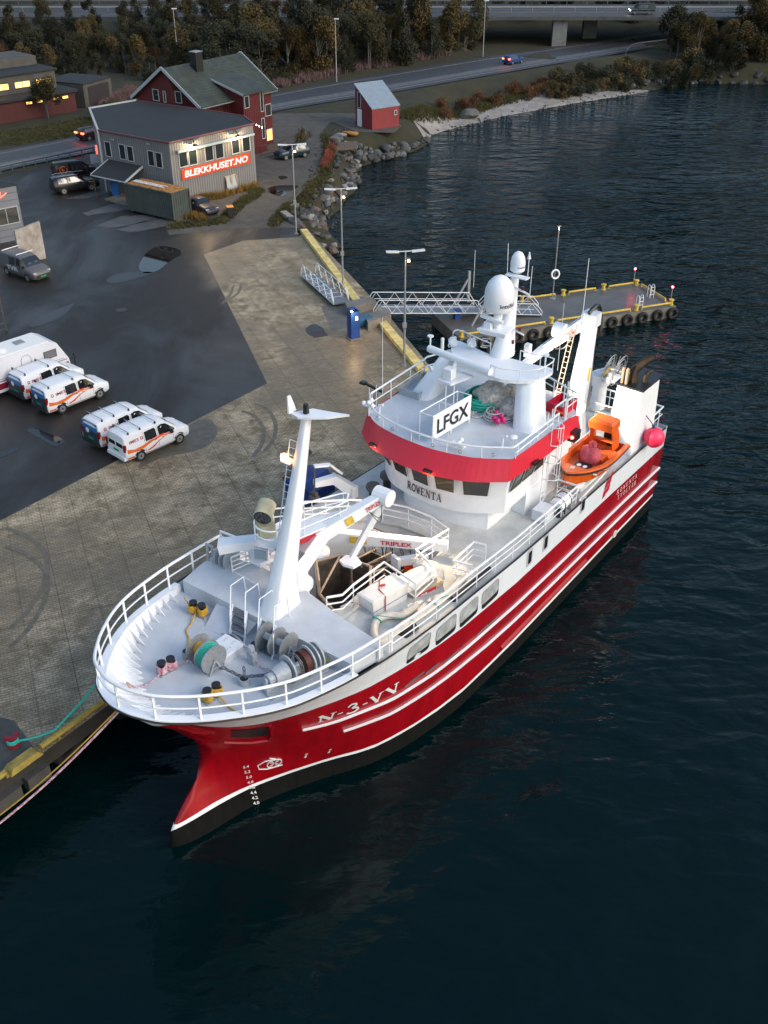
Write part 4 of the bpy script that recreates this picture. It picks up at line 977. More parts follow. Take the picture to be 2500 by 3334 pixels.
mb.tube([(23.45, 1.0, 14.95), (23.45, 1.02, 16.3)], .014, 5); mb.tube([(22.0, -1.1, 15.3), (22.0, -1.1, 17.0)], .012, 5); mb.tube([(23.4, -.2, 15.7), (23.4, -.25, 17.1)], .016, 5); mb.bar((23.1, .1, 13.4), (23.2, 1.0, 13.1), .06)
mb.build('antenna_brackets', WHITE, mo, smooth=True)
mb = MB(SH)
for s, t, z in ((23.45, .62, 15.12), (23.45, .62, 14.86), (23.2, .75, 13.25), (23.1, .5, 12.6), (22.5, -.7, 13.55)): mb.cone((s, t, z), (s, t, z + .16), .07, .07, 8)
build_each(mb, 'signal_lamp', mat('dark_red_lens', (.12, .005, .02), .2), mo)
mb = MB(SH)
for z in np.arange(12.3, 13.4, .35): mb.tube([(22.6, -.55, z), (22.5, -.85, z), (22.7, -.9, z), (22.85, -.5, z)], .018, 4)
build_each(mb, 'mast_rung', WHITE, mo)
# open-array radar and its gearbox
mb = MB(SH); a = Vector(sZ(992, 735, ZP + .62)); b = Vector(sZ(1118, 812, ZP + .62)); a = Vector((20.7, -2.55, ZP + .42)); b = Vector((20.15, 1.1, ZP + .42))
mb.tube([tuple(a), tuple(b)], .17, 12); ra = mb.build('radar_scanner', WHITE, mo, smooth=True)
mb = MB(SH); c = Vector((19.95, -.75, 0)); mb.box((19.95, -.9, ZP - .1), (.46, .42, .5)); mb.cone((20.2, -.85, ZP + .1), (20.35, -.8, ZP + .36), .1, .1, 8); mb.prism([(19.6, -1.35), (19.5, -.55), (20.9, -.2), (20.9, -1.2)], ZP - .48, ZP - .38); mb.tube([(19.75, -.95, ZR), (19.75, -.95, ZP - .5)], .035, 6); mb.tube([(20.05, -.7, ZR), (20.05, -.7, ZP - .5)], .035, 6); mb.build('radar_gearbox', WHITE, ra)
mb = MB(SH)
for s, t, z in ((21.1, -2.75, ZP), (22.4, 2.6, ZP)): mb.tube([(s, t, z), (s, t, z + .85)], .04, 8); mb.cone((s, t, z + .82), (s, t, z + .87), .15, .15, 12)
mb.tube([(21.6, -2.4, ZP), (21.6, -2.4, ZP + .55)], .08, 10); mb.sphere((21.6, -2.4, ZP + .6), .09, 10); build_each(mb, 'mushroom_antenna', WHITE, mo, smooth=True)
mb = MB(SH)
for s, t in ((22.3, -2.3), (22.7, -1.5)): mb.torus((s, t, ZP + .25), .28, .035, Matrix.Rotation(R(70), 3, 'X'), 16, 6); mb.cone((s, t, ZP + .22), (s, t + .08, ZP + .3), .25, .25, 14)
mb.cone((20.4, -2.15, ZP - .35), (20.3, -2.2, ZP - .38), .14, .17, 12)
build_each(mb, 'loudhailer', WHITE, mo, smooth=True)
mb = MB(SH)
for s, t, z0, z1, r in ((18.9, -3.9, 10.4, 14.2, .018), (23.4, 3.7, 10.0, 17.2, .03), (22.9, 3.0, 12.0, 15.2, .018)): mb.tube([(s, t, z0), (s, t, z1)], r, 5, r2=r * .5)
build_each(mb, 'whip_antenna', WHITE, ship)
mb = MB(SH)
for p in ((22.6, 3.6), (22.75, 3.75), (22.9, 3.6)): mb.tube([(p[0], p[1], 9.9), (p[0], p[1], 11.6)], .035, 6)
build_each(mb, 'antenna_tube', mat('pale_tube', (.5, .6, .62), .3), ship)
mb = MB(SH); mb.bar((18.9, -3.9, 10.5), (19.0, -5.0, 10.6), .1); mb.box((19.0, -5.1, 10.6), (.25, .3, .12)); mb.build('wing_floodlight', mat('black_lens', (.02, .02, .02), .3), ship)
# ================================================================ SHIP'S GEAR
def zf_(s): return zd(s)
# forward mast
mb = MB(SH); rg = []
for s, z, a, b in ((6.75, ZB, .80, .50), (6.95, 8.3, .52, .36), (7.6, 10.4, .36, .27), (8.2, 12.4, .27, .20), (8.85, 14.75, .17, .13)):
 rg.append([(s + a * math.copysign(abs(math.cos(q)) ** .35, math.cos(q)), .1 + b * math.copysign(abs(math.sin(q)) ** .35, math.sin(q)), z) for q in np.linspace(0, 6.2832, 17)[:-1]])
mb.loft(rg); fm = mb.build('forward_mast', WHITE, ship, smooth=True, sharp=50)
mb = MB(SH); mb.prism([(8.45, -.35), (8.35, .1), (8.6, .5), (8.95, .95), (9.6, 1.45), (9.35, .7), (9.2, .1)], 14.75, 14.83); mb.loft([[(8.35, -.38, 14.83), (8.75, -.36, 14.83), (8.75, -.30, 14.83), (8.35, -.30, 14.83)], [(8.6, -.6, 15.35), (8.75, -.58, 15.35), (8.75, -.55, 15.35), (8.6, -.55, 15.35)]]); mb.build('mast_crown', WHITE, fm)
mb = MB(SH); mb.cone((8.75, .15, 14.85), (8.75, .15, 15.2), .12, .1, 10); mb.build('top_light', BLK, fm)
mb = MB(SH); mb.box((8.2, -.35, 12.95), (.4, .4, .05)); mb.cone((8.1, -.45, 12.97), (8.1, -.45, 13.2), .12, .12, 10); mb.build('lamp_bracket', WHITE, fm)
mb = MB(SH); mb.cone((8.1, -.45, 13.02), (8.1, -.45, 13.22), .125, .125, 12); mb.build('amber_lamp', emis('amber_glow', (1, .42, .08), 22), fm)
# climbing ladder
mb = MB(SH); A_, B_ = Vector(sT(588, 1330, -.35)), Vector(sT(634, 952, -.2))
for d in (-.17, .17): mb.tube([tuple(A_ + Vector((0, d, 0))), tuple(B_ + Vector((0, d, 0)))], .02, 5)
for k in range(26): p = A_.lerp(B_, k / 25); mb.tube([(p.x, p.y - .17, p.z), (p.x, p.y + .17, p.z)], .015, 4)
mb.build('mast_ladder', WHITE, fm)
# platform half way up
p0 = Vector(sT(500, 1160, -1.6)); p1 = sT(730, 1075, .4)
zp = 9.6
PL = [sZ(x, y, zp)[:2] for x, y in ((552, 1160), (575, 1138), (640, 1128), (742, 1100), (750, 1112), (735, 1125), (622, 1172), (590, 1185), (560, 1178))]
mb = MB(SH); mb.prism(PL, zp - .08, zp); pf = mb.build('mast_platform', WHITE, fm)
c = sum((Vector(p) for p in PL), Vector((0, 0))) / len(PL)
mb = MB(SH); mb.loft([[(a, b, zp - .082) for a, b in PL], [(c.x + (a - c.x) * .6, c.y + (b - c.y) * .6, zp - .5) for a, b in PL]]); mb.build('platform_underside', VIS, pf)
mb = MB(SH); ring = cat_rom([(a, b, zp) for a, b in PL], 3, True); rail(mb, [ring[i % len(ring)] for i in range(len(ring) + 1)], .75, (1, .5), 1.1, .035, .02); mb.build('platform_rail', WHITE, pf, smooth=True)
# searchlight
q = Vector(sZ(575, 1145, zp + .2)); mb = MB(SH); mb.box((q.x, q.y, zp + .3), (.62, .62, .55), rz=.6); sl = mb.build('searchlight_box', mat('cream_paint', (.56, .50, .32), .45, var=.2, scale=3), fm)
mb = MB(SH); d = Vector((-.75, .35, -.25)).normalized(); c0 = Vector((q.x, q.y, zp + 1.08)); mb.tube([tuple(c0 + d * -.35), tuple(c0 + d * .36)], .36, 18); mb.build('searchlight_drum', mat('cream_paint', ()), sl, smooth=True)
mb = MB(SH); mb.tube([tuple(c0 + d * .362), tuple(c0 + d * .375)], .345, 18); mb.build('lens', mat('black_mirror_glass', (.004, .004, .004), .03, spec=.9), sl)
mb = MB(SH); mb.cone((q.x, q.y, zp + .5), (q.x, q.y, zp + .8), .12, .1, 10); mb.build('searchlight_neck', BLK, sl)
# line guide arm and flood on the quay side, hooked white stand
e0 = Vector(sS(500, 1152, 7.0)); 
mb = MB(SH); mb.bar((7.9, -1.9, 8.95), (6.9, -3.1, 8.75), .5, .32, .62, .42); mb.build('shoot_chute', WHITE, fm)
mb = MB(SH); mb.prism([(7.3, -1.9), (7.3, -1.35), (8.3, -1.0), (8.6, -1.7)], 8.3, 8.42); mb.box((7.55, -1.45, 8.72), (.12, .62, .5), rz=-.35); fl = mb.build('floodlight', WHITE, fm)
mb = MB(SH); mb.box((7.47, -1.43, 8.72), (.03, .52, .42), rz=-.35); mb.build('lens', mat('flood_glass', (.30, .38, .42), .1), fl)
mb = MB(SH); mb.bar((8.5, -2.5, 6.6), (8.4, -2.5, 8.1), .6, .5); mb.bar((8.5, -2.7, 8.15), (8.2, -1.3, 8.35), .4, .35); mb.build('fairlead_stand', WHITE, ship)
# windlass reels on the foredeck
def reel(name, c, ax, L, discs, Rr, core, parts, hgt):
 c = Vector(c); a = Vector((ax[0], ax[1], 0)).normalized(); o = MB(SH)
 for u in discs: o.tube([tuple(c + a * (u * L - .02)), tuple(c + a * (u * L + .02))], Rr, 22)
 root = o.build(name, STEEL, ship, smooth=True)
 for u0, u1, r, m, nm in core:
  o = MB(SH); n = max(2, int(abs(u1 - u0) * L / .07))
  if 'rope' in nm:
   for k in range(n): 
    uu = u0 + (u1 - u0) * (k + .5) / n; o.tube([tuple(c + a * (uu * L - .03)), tuple(c + a * (uu * L)), tuple(c + a * (uu * L + .03))], r, 18)
   pts = []
   for k in range(n * 14): ang = k * 6.2832 / 14; uu = u0 + (u1 - u0) * k / (n * 14); side_v = a.cross(Vector((0, 0, 1))); pts.append(tuple(c + a * (uu * L) + (side_v * math.cos(ang) + Vector((0, 0, 1)) * math.sin(ang)) * (r + .012)))
   o.tube(pts, .03, 5)
  else: o.tube([tuple(c + a * (u0 * L)), tuple(c + a * (u1 * L))], r, 16)
  o.build(nm, m, root, smooth=True)
 o = MB(SH); sv = a.cross(Vector((0, 0, 1)))
 for u in (discs[0] - .06, discs[-1] + .06):
  p = c + a * (u * L); zf = c.z - hgt
  for sg in (-.3, .3): o.bar(tuple(p), tuple(Vector((p.x, p.y, zf)) + sv * sg), .05, .06)
  o.bar(tuple(Vector((p.x, p.y, zf + .25)) + sv * .18), tuple(Vector((p.x, p.y, zf + .25)) - sv * .18), .03)
 for sg in (-.3, .3): p = c + a * (discs[0] * L) + sv * sg; q = c + a * (discs[-1] * L) + sv * sg; o.bar((p.x, p.y, c.z - hgt + .04), (q.x, q.y, c.z - hgt + .04), .06)
 o.build('reel_stand', GREYP, root); return root
r1 = (2.85, -.05, zf_(2.8) + .62)
reel('rope_reel', (3.05, -.15, zf_(3) + .62), (-.15, 1), 1.0, (-.5, 0, .42), .56, ((-.5, 0, .22, YROPE, 'yellow_rope_coil'), (0, .42, .46, TEAL, 'teal_rope_coil')), None, .62)
reel('empty_reel', (5.15, 1.35, zf_(5) + .62), (.05, 1), 1.15, (-.5, 0, .48), .55, ((-.5, .48, .13, GREYP, 'reel_core'),), None, .62)
# anchor windlass
c = Vector((4.3, 2.75, zf_(4.3) + .62)); a = Vector((.86, .22, 0)).normalized(); mb = MB(SH)
for u in (-.1, .75, .95, 1.15): mb.tube([tuple(c + a * (u - .03)), tuple(c + a * (u + .03))], .55 if u < 1 else .5, 20)
mb.tube([tuple(c + a * -1.1), tuple(c + a * 1.3)], .1, 10); mb.tube([tuple(c + a * -.75), tuple(c + a * -.2)], .3, 14, r2=.38); mb.tube([tuple(c + a * -1.0), tuple(c + a * -.72)], .22, 12); wl_ = mb.build('anchor_windlass', GREYP, ship, smooth=True)
mb = MB(SH); mb.bar(tuple(c + a * -1.15 - Vector((0, 0, .55))), tuple(c + a * 1.3 - Vector((0, 0, .55))), .9, .1); 
for u in (-.9, .35, 1.25): mb.bar(tuple(c + a * u), tuple(c + a * u - Vector((0, 0, .6))), .12, .5)
mb.build('windlass_bed', GREYP, wl_)
mb = MB(SH); mb.tube([tuple(c + a * .45), tuple(c + a * .72)], .44, 18); mb.build('brown_drum', mat('rusty_drum', (.09, .02, .012), .6, var=.4, scale=8), wl_, smooth=True)
CH = mat('chain_steel', (.16, .17, .18), .5, .5)
def chain(P, name, parent, r=.028, k=.14):
 mb = MB(SH); P = dense(P, k)
 for i in range(len(P) - 1):
  p, q = Vector(P[i]), Vector(P[i + 1]); d = (q - p).normalized(); m = (p + q) / 2; b = d.orthogonal().normalized(); b = Matrix.Rotation(R(45 + 90 * (i % 2)), 3, d) @ b
  ring = [tuple(m + d * math.cos(a_) * .115 + b * math.sin(a_) * .055) for a_ in np.linspace(0, 6.2832, 9)[:-1]]; mb.tube(ring, r, 4, closed=True)
 return mb.build(name, CH, parent)
v = a.cross(Vector((0, 0, 1))); chain([tuple(c + a * .25 + (v * math.cos(q) + Vector((0, 0, 1)) * math.sin(q)) * .42) for q in np.linspace(-.5, 6, 16)], 'chain', wl_)
chain([(2.95, .7, zf_(3) + .5), (3.2, 1.4, zf_(3) + .22), (3.7, 2.1, zf_(3.5) + .35), (3.85, 2.4, zf_(3.7) + .6)], 'anchor_chain', wl_)
# hatch
hs = [sZ(x, y, zf_(4) + .42) for x, y in ((455, 1393), (487, 1370), (528, 1391), (482, 1422))]
mb = MB(SH); mb.prism([p[:2] for p in hs], zf_(4) + .34, zf_(4) + .44); ha = mb.build('deck_hatch', WHITE, ship)
mb = MB(SH); c_ = sum((Vector(p) for p in hs), Vector((0, 0, 0))) / 4; mb.prism([(c_.x + (p[0] - c_.x) * .9, c_.y + (p[1] - c_.y) * .9) for p in hs], zf_(4) - .02, zf_(4) + .34); mb.build('hatch_coaming', DECK, ha)
mb = MB(SH)
for dx, dy in ((-.25, -.1), (.2, -.2), (-.1, .25), (.25, .15)): x, y = c_.x + dx, c_.y + dy; mb.tube([(x - .1, y, zf_(4) + .44), (x - .06, y, zf_(4) + .47), (x + .06, y, zf_(4) + .47), (x + .1, y, zf_(4) + .44)], .012, 4)
build_each(mb, 'hatch_handle', STEEL, ha)
# twin bollards with their turns of rope
def bollard(p, q, rope, nm='twin_bollard', rn='rope_turns'):
 p, q = Vector(p), Vector(q); mb = MB(SH); m = (p + q) / 2; d = (q - p); mb.bar(tuple(m - d * .95 + Vector((0, 0, .03))), tuple(m + d * .95 + Vector((0, 0, .03))), .36, .06); mb2 = MB(SH)
 b = mb.build(nm, GREYP, ship); mb = MB(SH)
 for c in (p, q): mb.cone((c.x, c.y, c.z), (c.x, c.y, c.z + .52), .13, .13, 14); mb.cone((c.x, c.y, c.z + .50), (c.x, c.y, c.z + .56), .16, .16, 14)
 build_each(mb, 'bollard_post', BLK, b, smooth=True); mb = MB(SH); pts = []
 for k in range(7 * 20):
  t = k / 20; u = t * 6.2832; cx = m + d.normalized() * math.sin(u) * (d.length / 2 + .17); w = .17 * (1 if True else 0); sv = d.normalized().cross(Vector((0, 0, 1))); cc = cx + sv * math.sin(2 * u) * .2 ; cc.z = p.z + .12 + t / 7 * .28; pts.append(tuple(cc))
 mb.tube(pts, .035, 5)
 for c in (p, q):
  for z in (.12, .18, .24, .30): mb.torus((c.x, c.y, c.z + z), .155, .034, None, 12, 5)
 mb.build(rn, rope, b, smooth=True); return b
g = lambda x, y, dz=0: (lambda p: (p[0], p[1], zf_(p[0]) + dz))(sZ(x, y, 6.85))
bollard(g(419, 1318), g(437, 1324), YROPE); bollard(g(450, 1515), g(469, 1502), YROPE); bollard(g(352, 1455), g(371, 1445), PROPE)
def rope(P, r, m, nm='rope', parent=ship, n=6, F=SH): mb = MB(F); mb.tube(cat_rom(P, n), r, 5); return mb.build(nm, m, parent, smooth=True)
rope([g(350, 1462, .2), g(325, 1480, .1), g(300, 1497, .2), g(280, 1512, .75)], .028, PROPE, 'mooring_rope'); rope([g(371, 1443, .2), g(390, 1438, .06), g(410, 1436, .3)], .028, PROPE, 'mooring_rope')
rope([g(425, 1322, .2), g(411, 1345, .04), g(402, 1360, .04), g(408, 1380, .04), g(401, 1402, .04), g(398, 1418, .04), g(407, 1432, .1)], .03, YROPE, 'mooring_rope'); rope([g(447, 1512, .2), g(380, 1512, .05), g(300, 1515, .3), g(280, 1514, .75)], .02, YROPE, 'mooring_rope')
rope([g(473, 1510, .2), g(490, 1525, .05), g(505, 1535, .04), g(517, 1539, .04)], .03, YROPE, 'mooring_rope'); rope([g(400, 1306, .5), g(412, 1312, .15), g(424, 1322, .15)], .028, YROPE, 'mooring_rope')
rope([g(437, 1325, .1), g(450, 1345, .05), g(480, 1365, .05), g(505, 1385, .45), g(530, 1408, .45), g(545, 1420, .4)], .02, WROPE, 'mooring_rope')
rope([g(548, 1422, .3), g(565, 1440, .05), g(600, 1452, .3)], .018, PROPE, 'mooring_rope')
def vent(x, y, h=.4, r=.16):
 p = g(x, y); mb = MB(SH); mb.tube([p, (p[0], p[1], p[2] + h)], r, 14); o = mb.build('chain_pipe', GREYP, ship, smooth=True); mb = MB(SH); mb.cone((p[0], p[1], p[2] + h + .002), (p[0], p[1], p[2] + h + .006), r * .8, None, 12); mb.build('pipe_mouth', BLK, o); return p
p = vent(528, 1474, .26, .2); chain([(p[0], p[1], p[2] + .2), (p[0] + .05, p[1], p[2] + .75)], 'chain_stopper', ship); vent(404, 1417, .3, .18); vent(551, 1398, .3, .2); vent(678 + 0, 1450, .35, .12)
p = g(545, 1428); mb = MB(SH); mb.box((p[0], p[1], p[2] + .25), (.22, .3, .5)); mb.tube([(p[0], p[1] - .25, p[2] + .62), (p[0], p[1] + .25, p[2] + .62)], .03, 5); mb.tube([(p[0], p[1], p[2] + .5), (p[0], p[1], p[2] + .8)], .12, 8); mb.build('chain_stopper_stand', GREYP, ship)
random.seed(3); mb = MB(SH); p = g(685, 1440)
for k in range(7): mb.tube(cat_rom([(p[0] + random.uniform(-.25, .25), p[1] + random.uniform(-.2, .2), p[2] + random.uniform(.05, .5)) for _ in range(5)], 5), .028, 5)
mb.build('teal_rope_bundle', TEAL, ship)
mb = MB(SH); zc = 7.0; mb.tube([(sF - .03, 3.35, zc), (sF - .055, 3.35, zc)], .3, 20); hh = mb.build('manhole_cover', GREYP, ship); mb = MB(SH); mb.box((sF - .06, 3.35, zc), (.01, .28, .12)); mb.build('warning_plate', YEL, hh)
# winch and frame on the quay side behind the house
mb = MB(SH); c = Vector((7.7, -3.55, ZB + .3))
for t in (-.3, 0, .25): mb.tube([(c.x, c.y + t - .02, c.z), (c.x, c.y + t + .02, c.z)], .5, 20)
mb.tube([(c.x, c.y - .6, c.z), (c.x, c.y + .45, c.z)], .2, 12); o = mb.build('mooring_winch', GREYP, ship, smooth=True); mb = MB(SH)
for t in (-4.3, -4.0): mb.bar((7.35, t, ZB), (7.35, t, ZB + .8), .08)
mb.bar((7.35, -4.34, ZB + .8), (7.35, -3.96, ZB + .8), .08); mb.build('winch_frame', GREYP, o)
# ------------------------------------------------ forward deck crane
mb = MB(SH); mb.cone((8.35, -.35, 5.2), (8.35, -.35, 7.9), .5, .42, 16); mb.cone((8.35, -.35, 7.2), (8.35, -.35, 7.35), .62, .62, 16); cr = mb.build('deck_crane', WHITE, ship, smooth=True)
b0 = Vector((8.35, -.45, 7.9)); b1 = Vector(sZ(700, 1182, 9.5)); 
T1 = Vector(sZ(828, 1072, 10.2)); KN = b0.lerp(T1, .33) + Vector((-.1, -.1, .55))
mb = MB(SH); mb.bar(tuple(b0), tuple(KN), .55, .75, .5, .62); mb.bar(tuple(KN - (T1 - KN).normalized() * .2), tuple(T1), .46, .62, .34, .42); mb.build('main_boom', WHITE, cr)
mb = MB(SH); T2 = Vector(sZ(760, 1205, 7.4)); mb.bar(tuple(T1 + Vector((.1, 0, -.1))), tuple(T2), .3, .3, .2, .2); mb.tube([tuple(T1 + Vector((0, -.35, 0))), tuple(T1 + Vector((0, .35, 0)))], .36, 14); mb.build('jib', WHITE, cr)
mb = MB(SH); q = T2 + Vector((-.05, 0, -.15)); mb.prism([(q.x - .4, q.y - .1), (q.x - .25, q.y - .42), (q.x + .2, q.y - .42), (q.x + .38, q.y), (q.x + .15, q.y + .42), (q.x - .3, q.y + .35)], q.z - .08, q.z + .04); hk = mb.build('lifting_plate', WHITE, cr); mb = MB(SH)
mb.tube([tuple(q), (q.x, q.y, q.z - 1.5)], .05, 6); mb.box((q.x, q.y, q.z - 1.2), (.12, .12, .4)); mb.build('hook_block', DSTEEL, hk)
mb = MB(SH); d = (KN - b0).normalized(); 
for k in range(5): o_ = Vector((-.32, -.2 + k * .1, .2)); mb.tube(cat_rom([tuple(b0 + o_), tuple(b0 + o_ + d * .3 + Vector((-.14, 0, .12))), tuple(b0 + o_ + d * .8 + Vector((-.02, 0, .1)))], 5), .018, 4)
for k in range(2): mb.tube(cat_rom([tuple(KN.lerp(T1, .72) + Vector((-.1, .25, -.1))), tuple(KN.lerp(T1, .8) + Vector((0, .45, -.5 - k * .2))), tuple(KN.lerp(T1, .88) + Vector((0, .3, -.1)))], 6), .018, 4)
mb.build('hydraulic_hoses', BLK, cr)
def on_bar(p, q, hw, hh, u0, u1, v0, v1, sg=None):
 p, q = Vector(p), Vector(q); d = (q - p); dn = d.normalized(); a = dn.cross(Vector((0, 0, 1))).normalized()
 if a.dot(CAMS - (p + q) / 2) < 0: a = -a
 b = a.cross(dn).normalized()
 if b.z < 0: b = -b
 o = p + a * (hw / 2 + .012); s = 1
 # reading direction: left to right as seen from outside
 right = Vector((0, 0, 1)).cross(a) * 1
 return o, d, a, b
def bar_text(p, q, hw, hh, u0, u1, v0, v1, tx, m, parent, nm, bold=.02, flip=False):
 o, d, a, b = on_bar(p, q, hw, hh, u0, u1, v0, v1); U0, U1 = (u1, u0) if flip else (u0, u1)
 mb = MB(SH); base = o + d * U0 + b * v0; text(mb, tx, lambda x, y, dd=0: tuple(base + d * (U1 - U0) * x + b * (v1 - v0) * y), bold); return mb.build(nm, m, parent)
CRED = mat('crane_lettering_red', (.45, .01, .04), .5)
bar_text(KN, T1, .42, .5, .68, .92, -.1, .1, 'TRIPLEX', CRED, cr, 'maker_lettering')
def plate(p, q, hw, u0, u1, v0, v1, m, parent, nm):
 o, d, a, b = on_bar(p, q, hw, 0, 0, 0, 0, 0); mb = MB(SH); mb.face([tuple(o + d * u + b * v) for u, v in ((u0, v0), (u1, v0), (u1, v1), (u0, v1))]); return mb.build(nm, m, parent)
plate(KN, T1, .44, .36, .48, -.2, .16, YEL, cr, 'load_plate')
# second crane lying across the well, on the quay side
c2 = sZ(748, 1222, 3.3)
mb = MB(SH); cx, cy = 12.5, -2.9; mb.cone((cx, cy, 3.2), (cx, cy, 6.2), .42, .38, 16); mb.cone((cx, cy, 5.3), (cx, cy, 5.45), .62, .62, 16); c3 = mb.build('second_crane', WHITE, ship, smooth=True)
a_ = Vector((cx, cy, 6.35)); b_ = Vector(sZ(968, 1180, 6.55)); mb = MB(SH); mb.bar(tuple(a_ + Vector((0, -.2, 0))), tuple(b_), .42, .55, .34, .4); mb.bar(tuple(a_ + Vector((0, .1, -.3))), tuple(a_.lerp(b_, .45) + Vector((0, 0, -.3))), .14); mb.build('main_boom', WHITE, c3)
bar_text(a_, b_, .42, .5, .50, .74, -.1, .12, 'TRIPLEX', CRED, c3, 'maker_lettering', .03); plate(a_, b_, .44, .27, .40, -.14, .2, YEL, c3, 'load_plate')
e_ = Vector(sZ(855, 1215, 5.7)); f_ = Vector(sZ(925, 1203, 6.0)); mb = MB(SH); mb.bar(tuple(e_), tuple(f_), .3, .34); mb.box(tuple(e_), (.16, .5, .6), rz=.3); mb.tube([tuple(e_), tuple(e_ + Vector((.2, .35, 0)))], .09, 8); mb.build('folded_jib', WHITE, c3)
mb = MB(SH)
for k in range(8): p = a_.lerp(b_, .25 + k * .07) + Vector((.05, .25, -.3)); mb.tube(cat_rom([tuple(p), (p.x + .05, p.y + .1, p.z - .35), (p.x + .1 + .1 * (k % 3), p.y, p.z - .45), (p.x + .15, p.y, p.z - .1)], 5), .02, 4)
mb.build('hydraulic_hoses', BLK, c3)
# hauler davit at the quay side rail with a hanging block
mb = MB(SH); q0 = Vector((15.6, -4.9, 3.4)); DF = lambda a, b, c: SH(a + .9, b + .9, c)
mb = MB(DF)
mb.bar(tuple(q0), (15.6, -4.9, 6.5), .5, .45); mb.bar((15.6, -4.9, 6.3), (14.9, -5.5, 7.1), .5, .5, .4, .4); mb.bar((15.0, -5.4, 7.0), (14.1, -5.9, 7.0), .36, .4, .3, .3); mb.bar((15.2, -5.2, 7.3), (14.5, -5.3, 8.05), .3, .1); mb.bar((14.6, -5.3, 8.0), (13.9, -5.7, 8.1), .22, .1); dv = mb.build('hauler_davit', WHITE, ship)
mb = MB(DF); mb.box((14.0, -5.85, 6.35), (.2, .34, .5)); mb.tube([(14.0, -5.75, 8.05), (14.0, -5.85, 6.5)], .04, 5); mb.tube([(14.0, -6.05, 6.25), (14.0, -5.65, 6.25)], .2, 12); mb.build('hauling_block', DSTEEL, dv)
# bins and tanks in the well (steel)
def openbox(mb, P, z0, z1, th=.05):
 c = sum((Vector(p) for p in P), Vector((0, 0))) / len(P); I = [tuple(c + (Vector(p) - c) * (1 - th / (Vector(p) - c).length * 1.4)) for p in P]
 mb.loft([[(a, b, z0) for a, b in P], [(a, b, z1) for a, b in P], [(a, b, z1) for a, b in I], [(a, b, z0 + .1) for a, b in I]], caps=True)
BIN = mat('brushed_bin_steel', (.20, .165, .135), .42, .45, var=.5, scale=2.5)
b1_ = [sZ(x, y, 5.6)[:2] for x, y in ((690, 1285), (730, 1330), (800, 1300), (800, 1225), (735, 1200), (680, 1215))]
mb = MB(SH); openbox(mb, b1_, 3.2, 5.6); hp = mb.build('catch_hopper', BIN, ship)
mb = MB(SH); loopp = [(a, b, 5.62) for a, b in b1_]; mb.tube(loopp, .07, 8, closed=True); mb.tube([loopp[0], (loopp[0][0], loopp[0][1], 6.3), (loopp[5][0], loopp[5][1], 6.3), loopp[5]], .06, 8); mb.tube([loopp[0], loopp[4]], .05, 6); mb.build('hopper_rim', mat('tan_pipe', (.42, .34, .26), .5, var=.3, scale=4), hp, smooth=True)
mb = MB(SH)
for P in ([(755, 1207), (790, 1222), (835, 1205), (800, 1190)], [(800, 1225), (840, 1245), (890, 1225), (850, 1208)]): openbox(mb, [sZ(x, y, 5.1)[:2] for x, y in P], 3.2, 5.1)
build_each(mb, 'sorting_bin', BIN, ship)
mb = MB(SH)
for a, b in (((760, 1212), (815, 1185)), ((780, 1225), (850, 1192)), ((800, 1240), (880, 1205))): mb.tube([sZ(*a, 5.5), sZ(*b, 5.5)], .04, 6)
build_each(mb, 'bin_crossbar', mat('tan_pipe', ()), ship)
# things lying on or in the ship: separate
def on_ship(nm, s, t, z, label, cat, group=None): return thing(nm, SH(s, t, z), math.atan2(SA[1], SA[0]), label, cat, group)
def tpart(root, name, mb, m, smooth=False, sharp=40): return mb.build(name, m, root, smooth, sharp=sharp)
cpt = sZ(818, 1192, 5.2); t_ = on_ship('bin_lid', *cpt, 'white square plastic lid with a round hole standing upright beside the yellow gloves', 'lid')
mb = MB(SH); cc = Vector((cpt[0], cpt[1], 5.75)); M = Matrix.Rotation(R(14), 3, 'Y'); mb.box(tuple(cc), (.07, .85, 1.0), M=M); tpart(t_, 'panel', mb, WHITE); mb = MB(SH); mb.box((cc.x + .02, cc.y, cc.z), (.05, .93, 1.08), M=M); tpart(t_, 'rim', mb, mat('brown_edge', (.06, .03, .025), .6)); mb = MB(SH); mb.tube([(cc.x - .05, cc.y, cc.z), (cc.x - .038, cc.y, cc.z)], .07, 12); tpart(t_, 'hole', mb, STEEL)
# tub on its slab
mb = MB(SH); mb.prism([sZ(x, y, 6.15)[:2] for x, y in ((735, 1310), (800, 1378), (905, 1305), (850, 1250))], 5.5, 6.15); mb.build('hatch_slab', DECK, ship)
Bq = [Vector(sZ(x, y, 6.2)) for x, y in ((766, 1325), (806, 1343), (882, 1298))]
u_ = (Bq[2] - Bq[1]); w_ = (Bq[0] - Bq[1]); w_ = w_ - u_ * (w_.dot(u_) / u_.dot(u_)); o_ = Bq[1]
tb = on_ship('fish_tub', o_.x + .6, o_.y - .6, 6.2, 'large white plastic fish tub strapped shut in red beside the well rail', 'tub')
def tubp(a, b, z): p = o_ + u_ * a + w_ * b; return (p.x, p.y, z)
mb = MB(SH); zt0, zt1 = 6.32, 7.02
mb.loft([[tubp(a, b, z) for a, b in ((k, k), (1 - k, k), (1 - k, 1 - k), (k, 1 - k))] for z, k in ((zt0, .035), (zt1 - .1, .01), (zt1, .0))]); tpart(tb, 'tub_body', mb, mat('white_plastic', (.74, .73, .70), .45, var=.12, scale=2))
mb = MB(SH); mb.loft([[tubp(a, b, z) for a, b in ((k, k), (1 - k, k), (1 - k, 1 - k), (k, 1 - k))] for z, k in ((zt1 + .003, -.02), (zt1 + .09, -.015), (zt1 + .12, .03))]); tpart(tb, 'lid', mb, mat('white_plastic', ()))
mb = MB(SH)
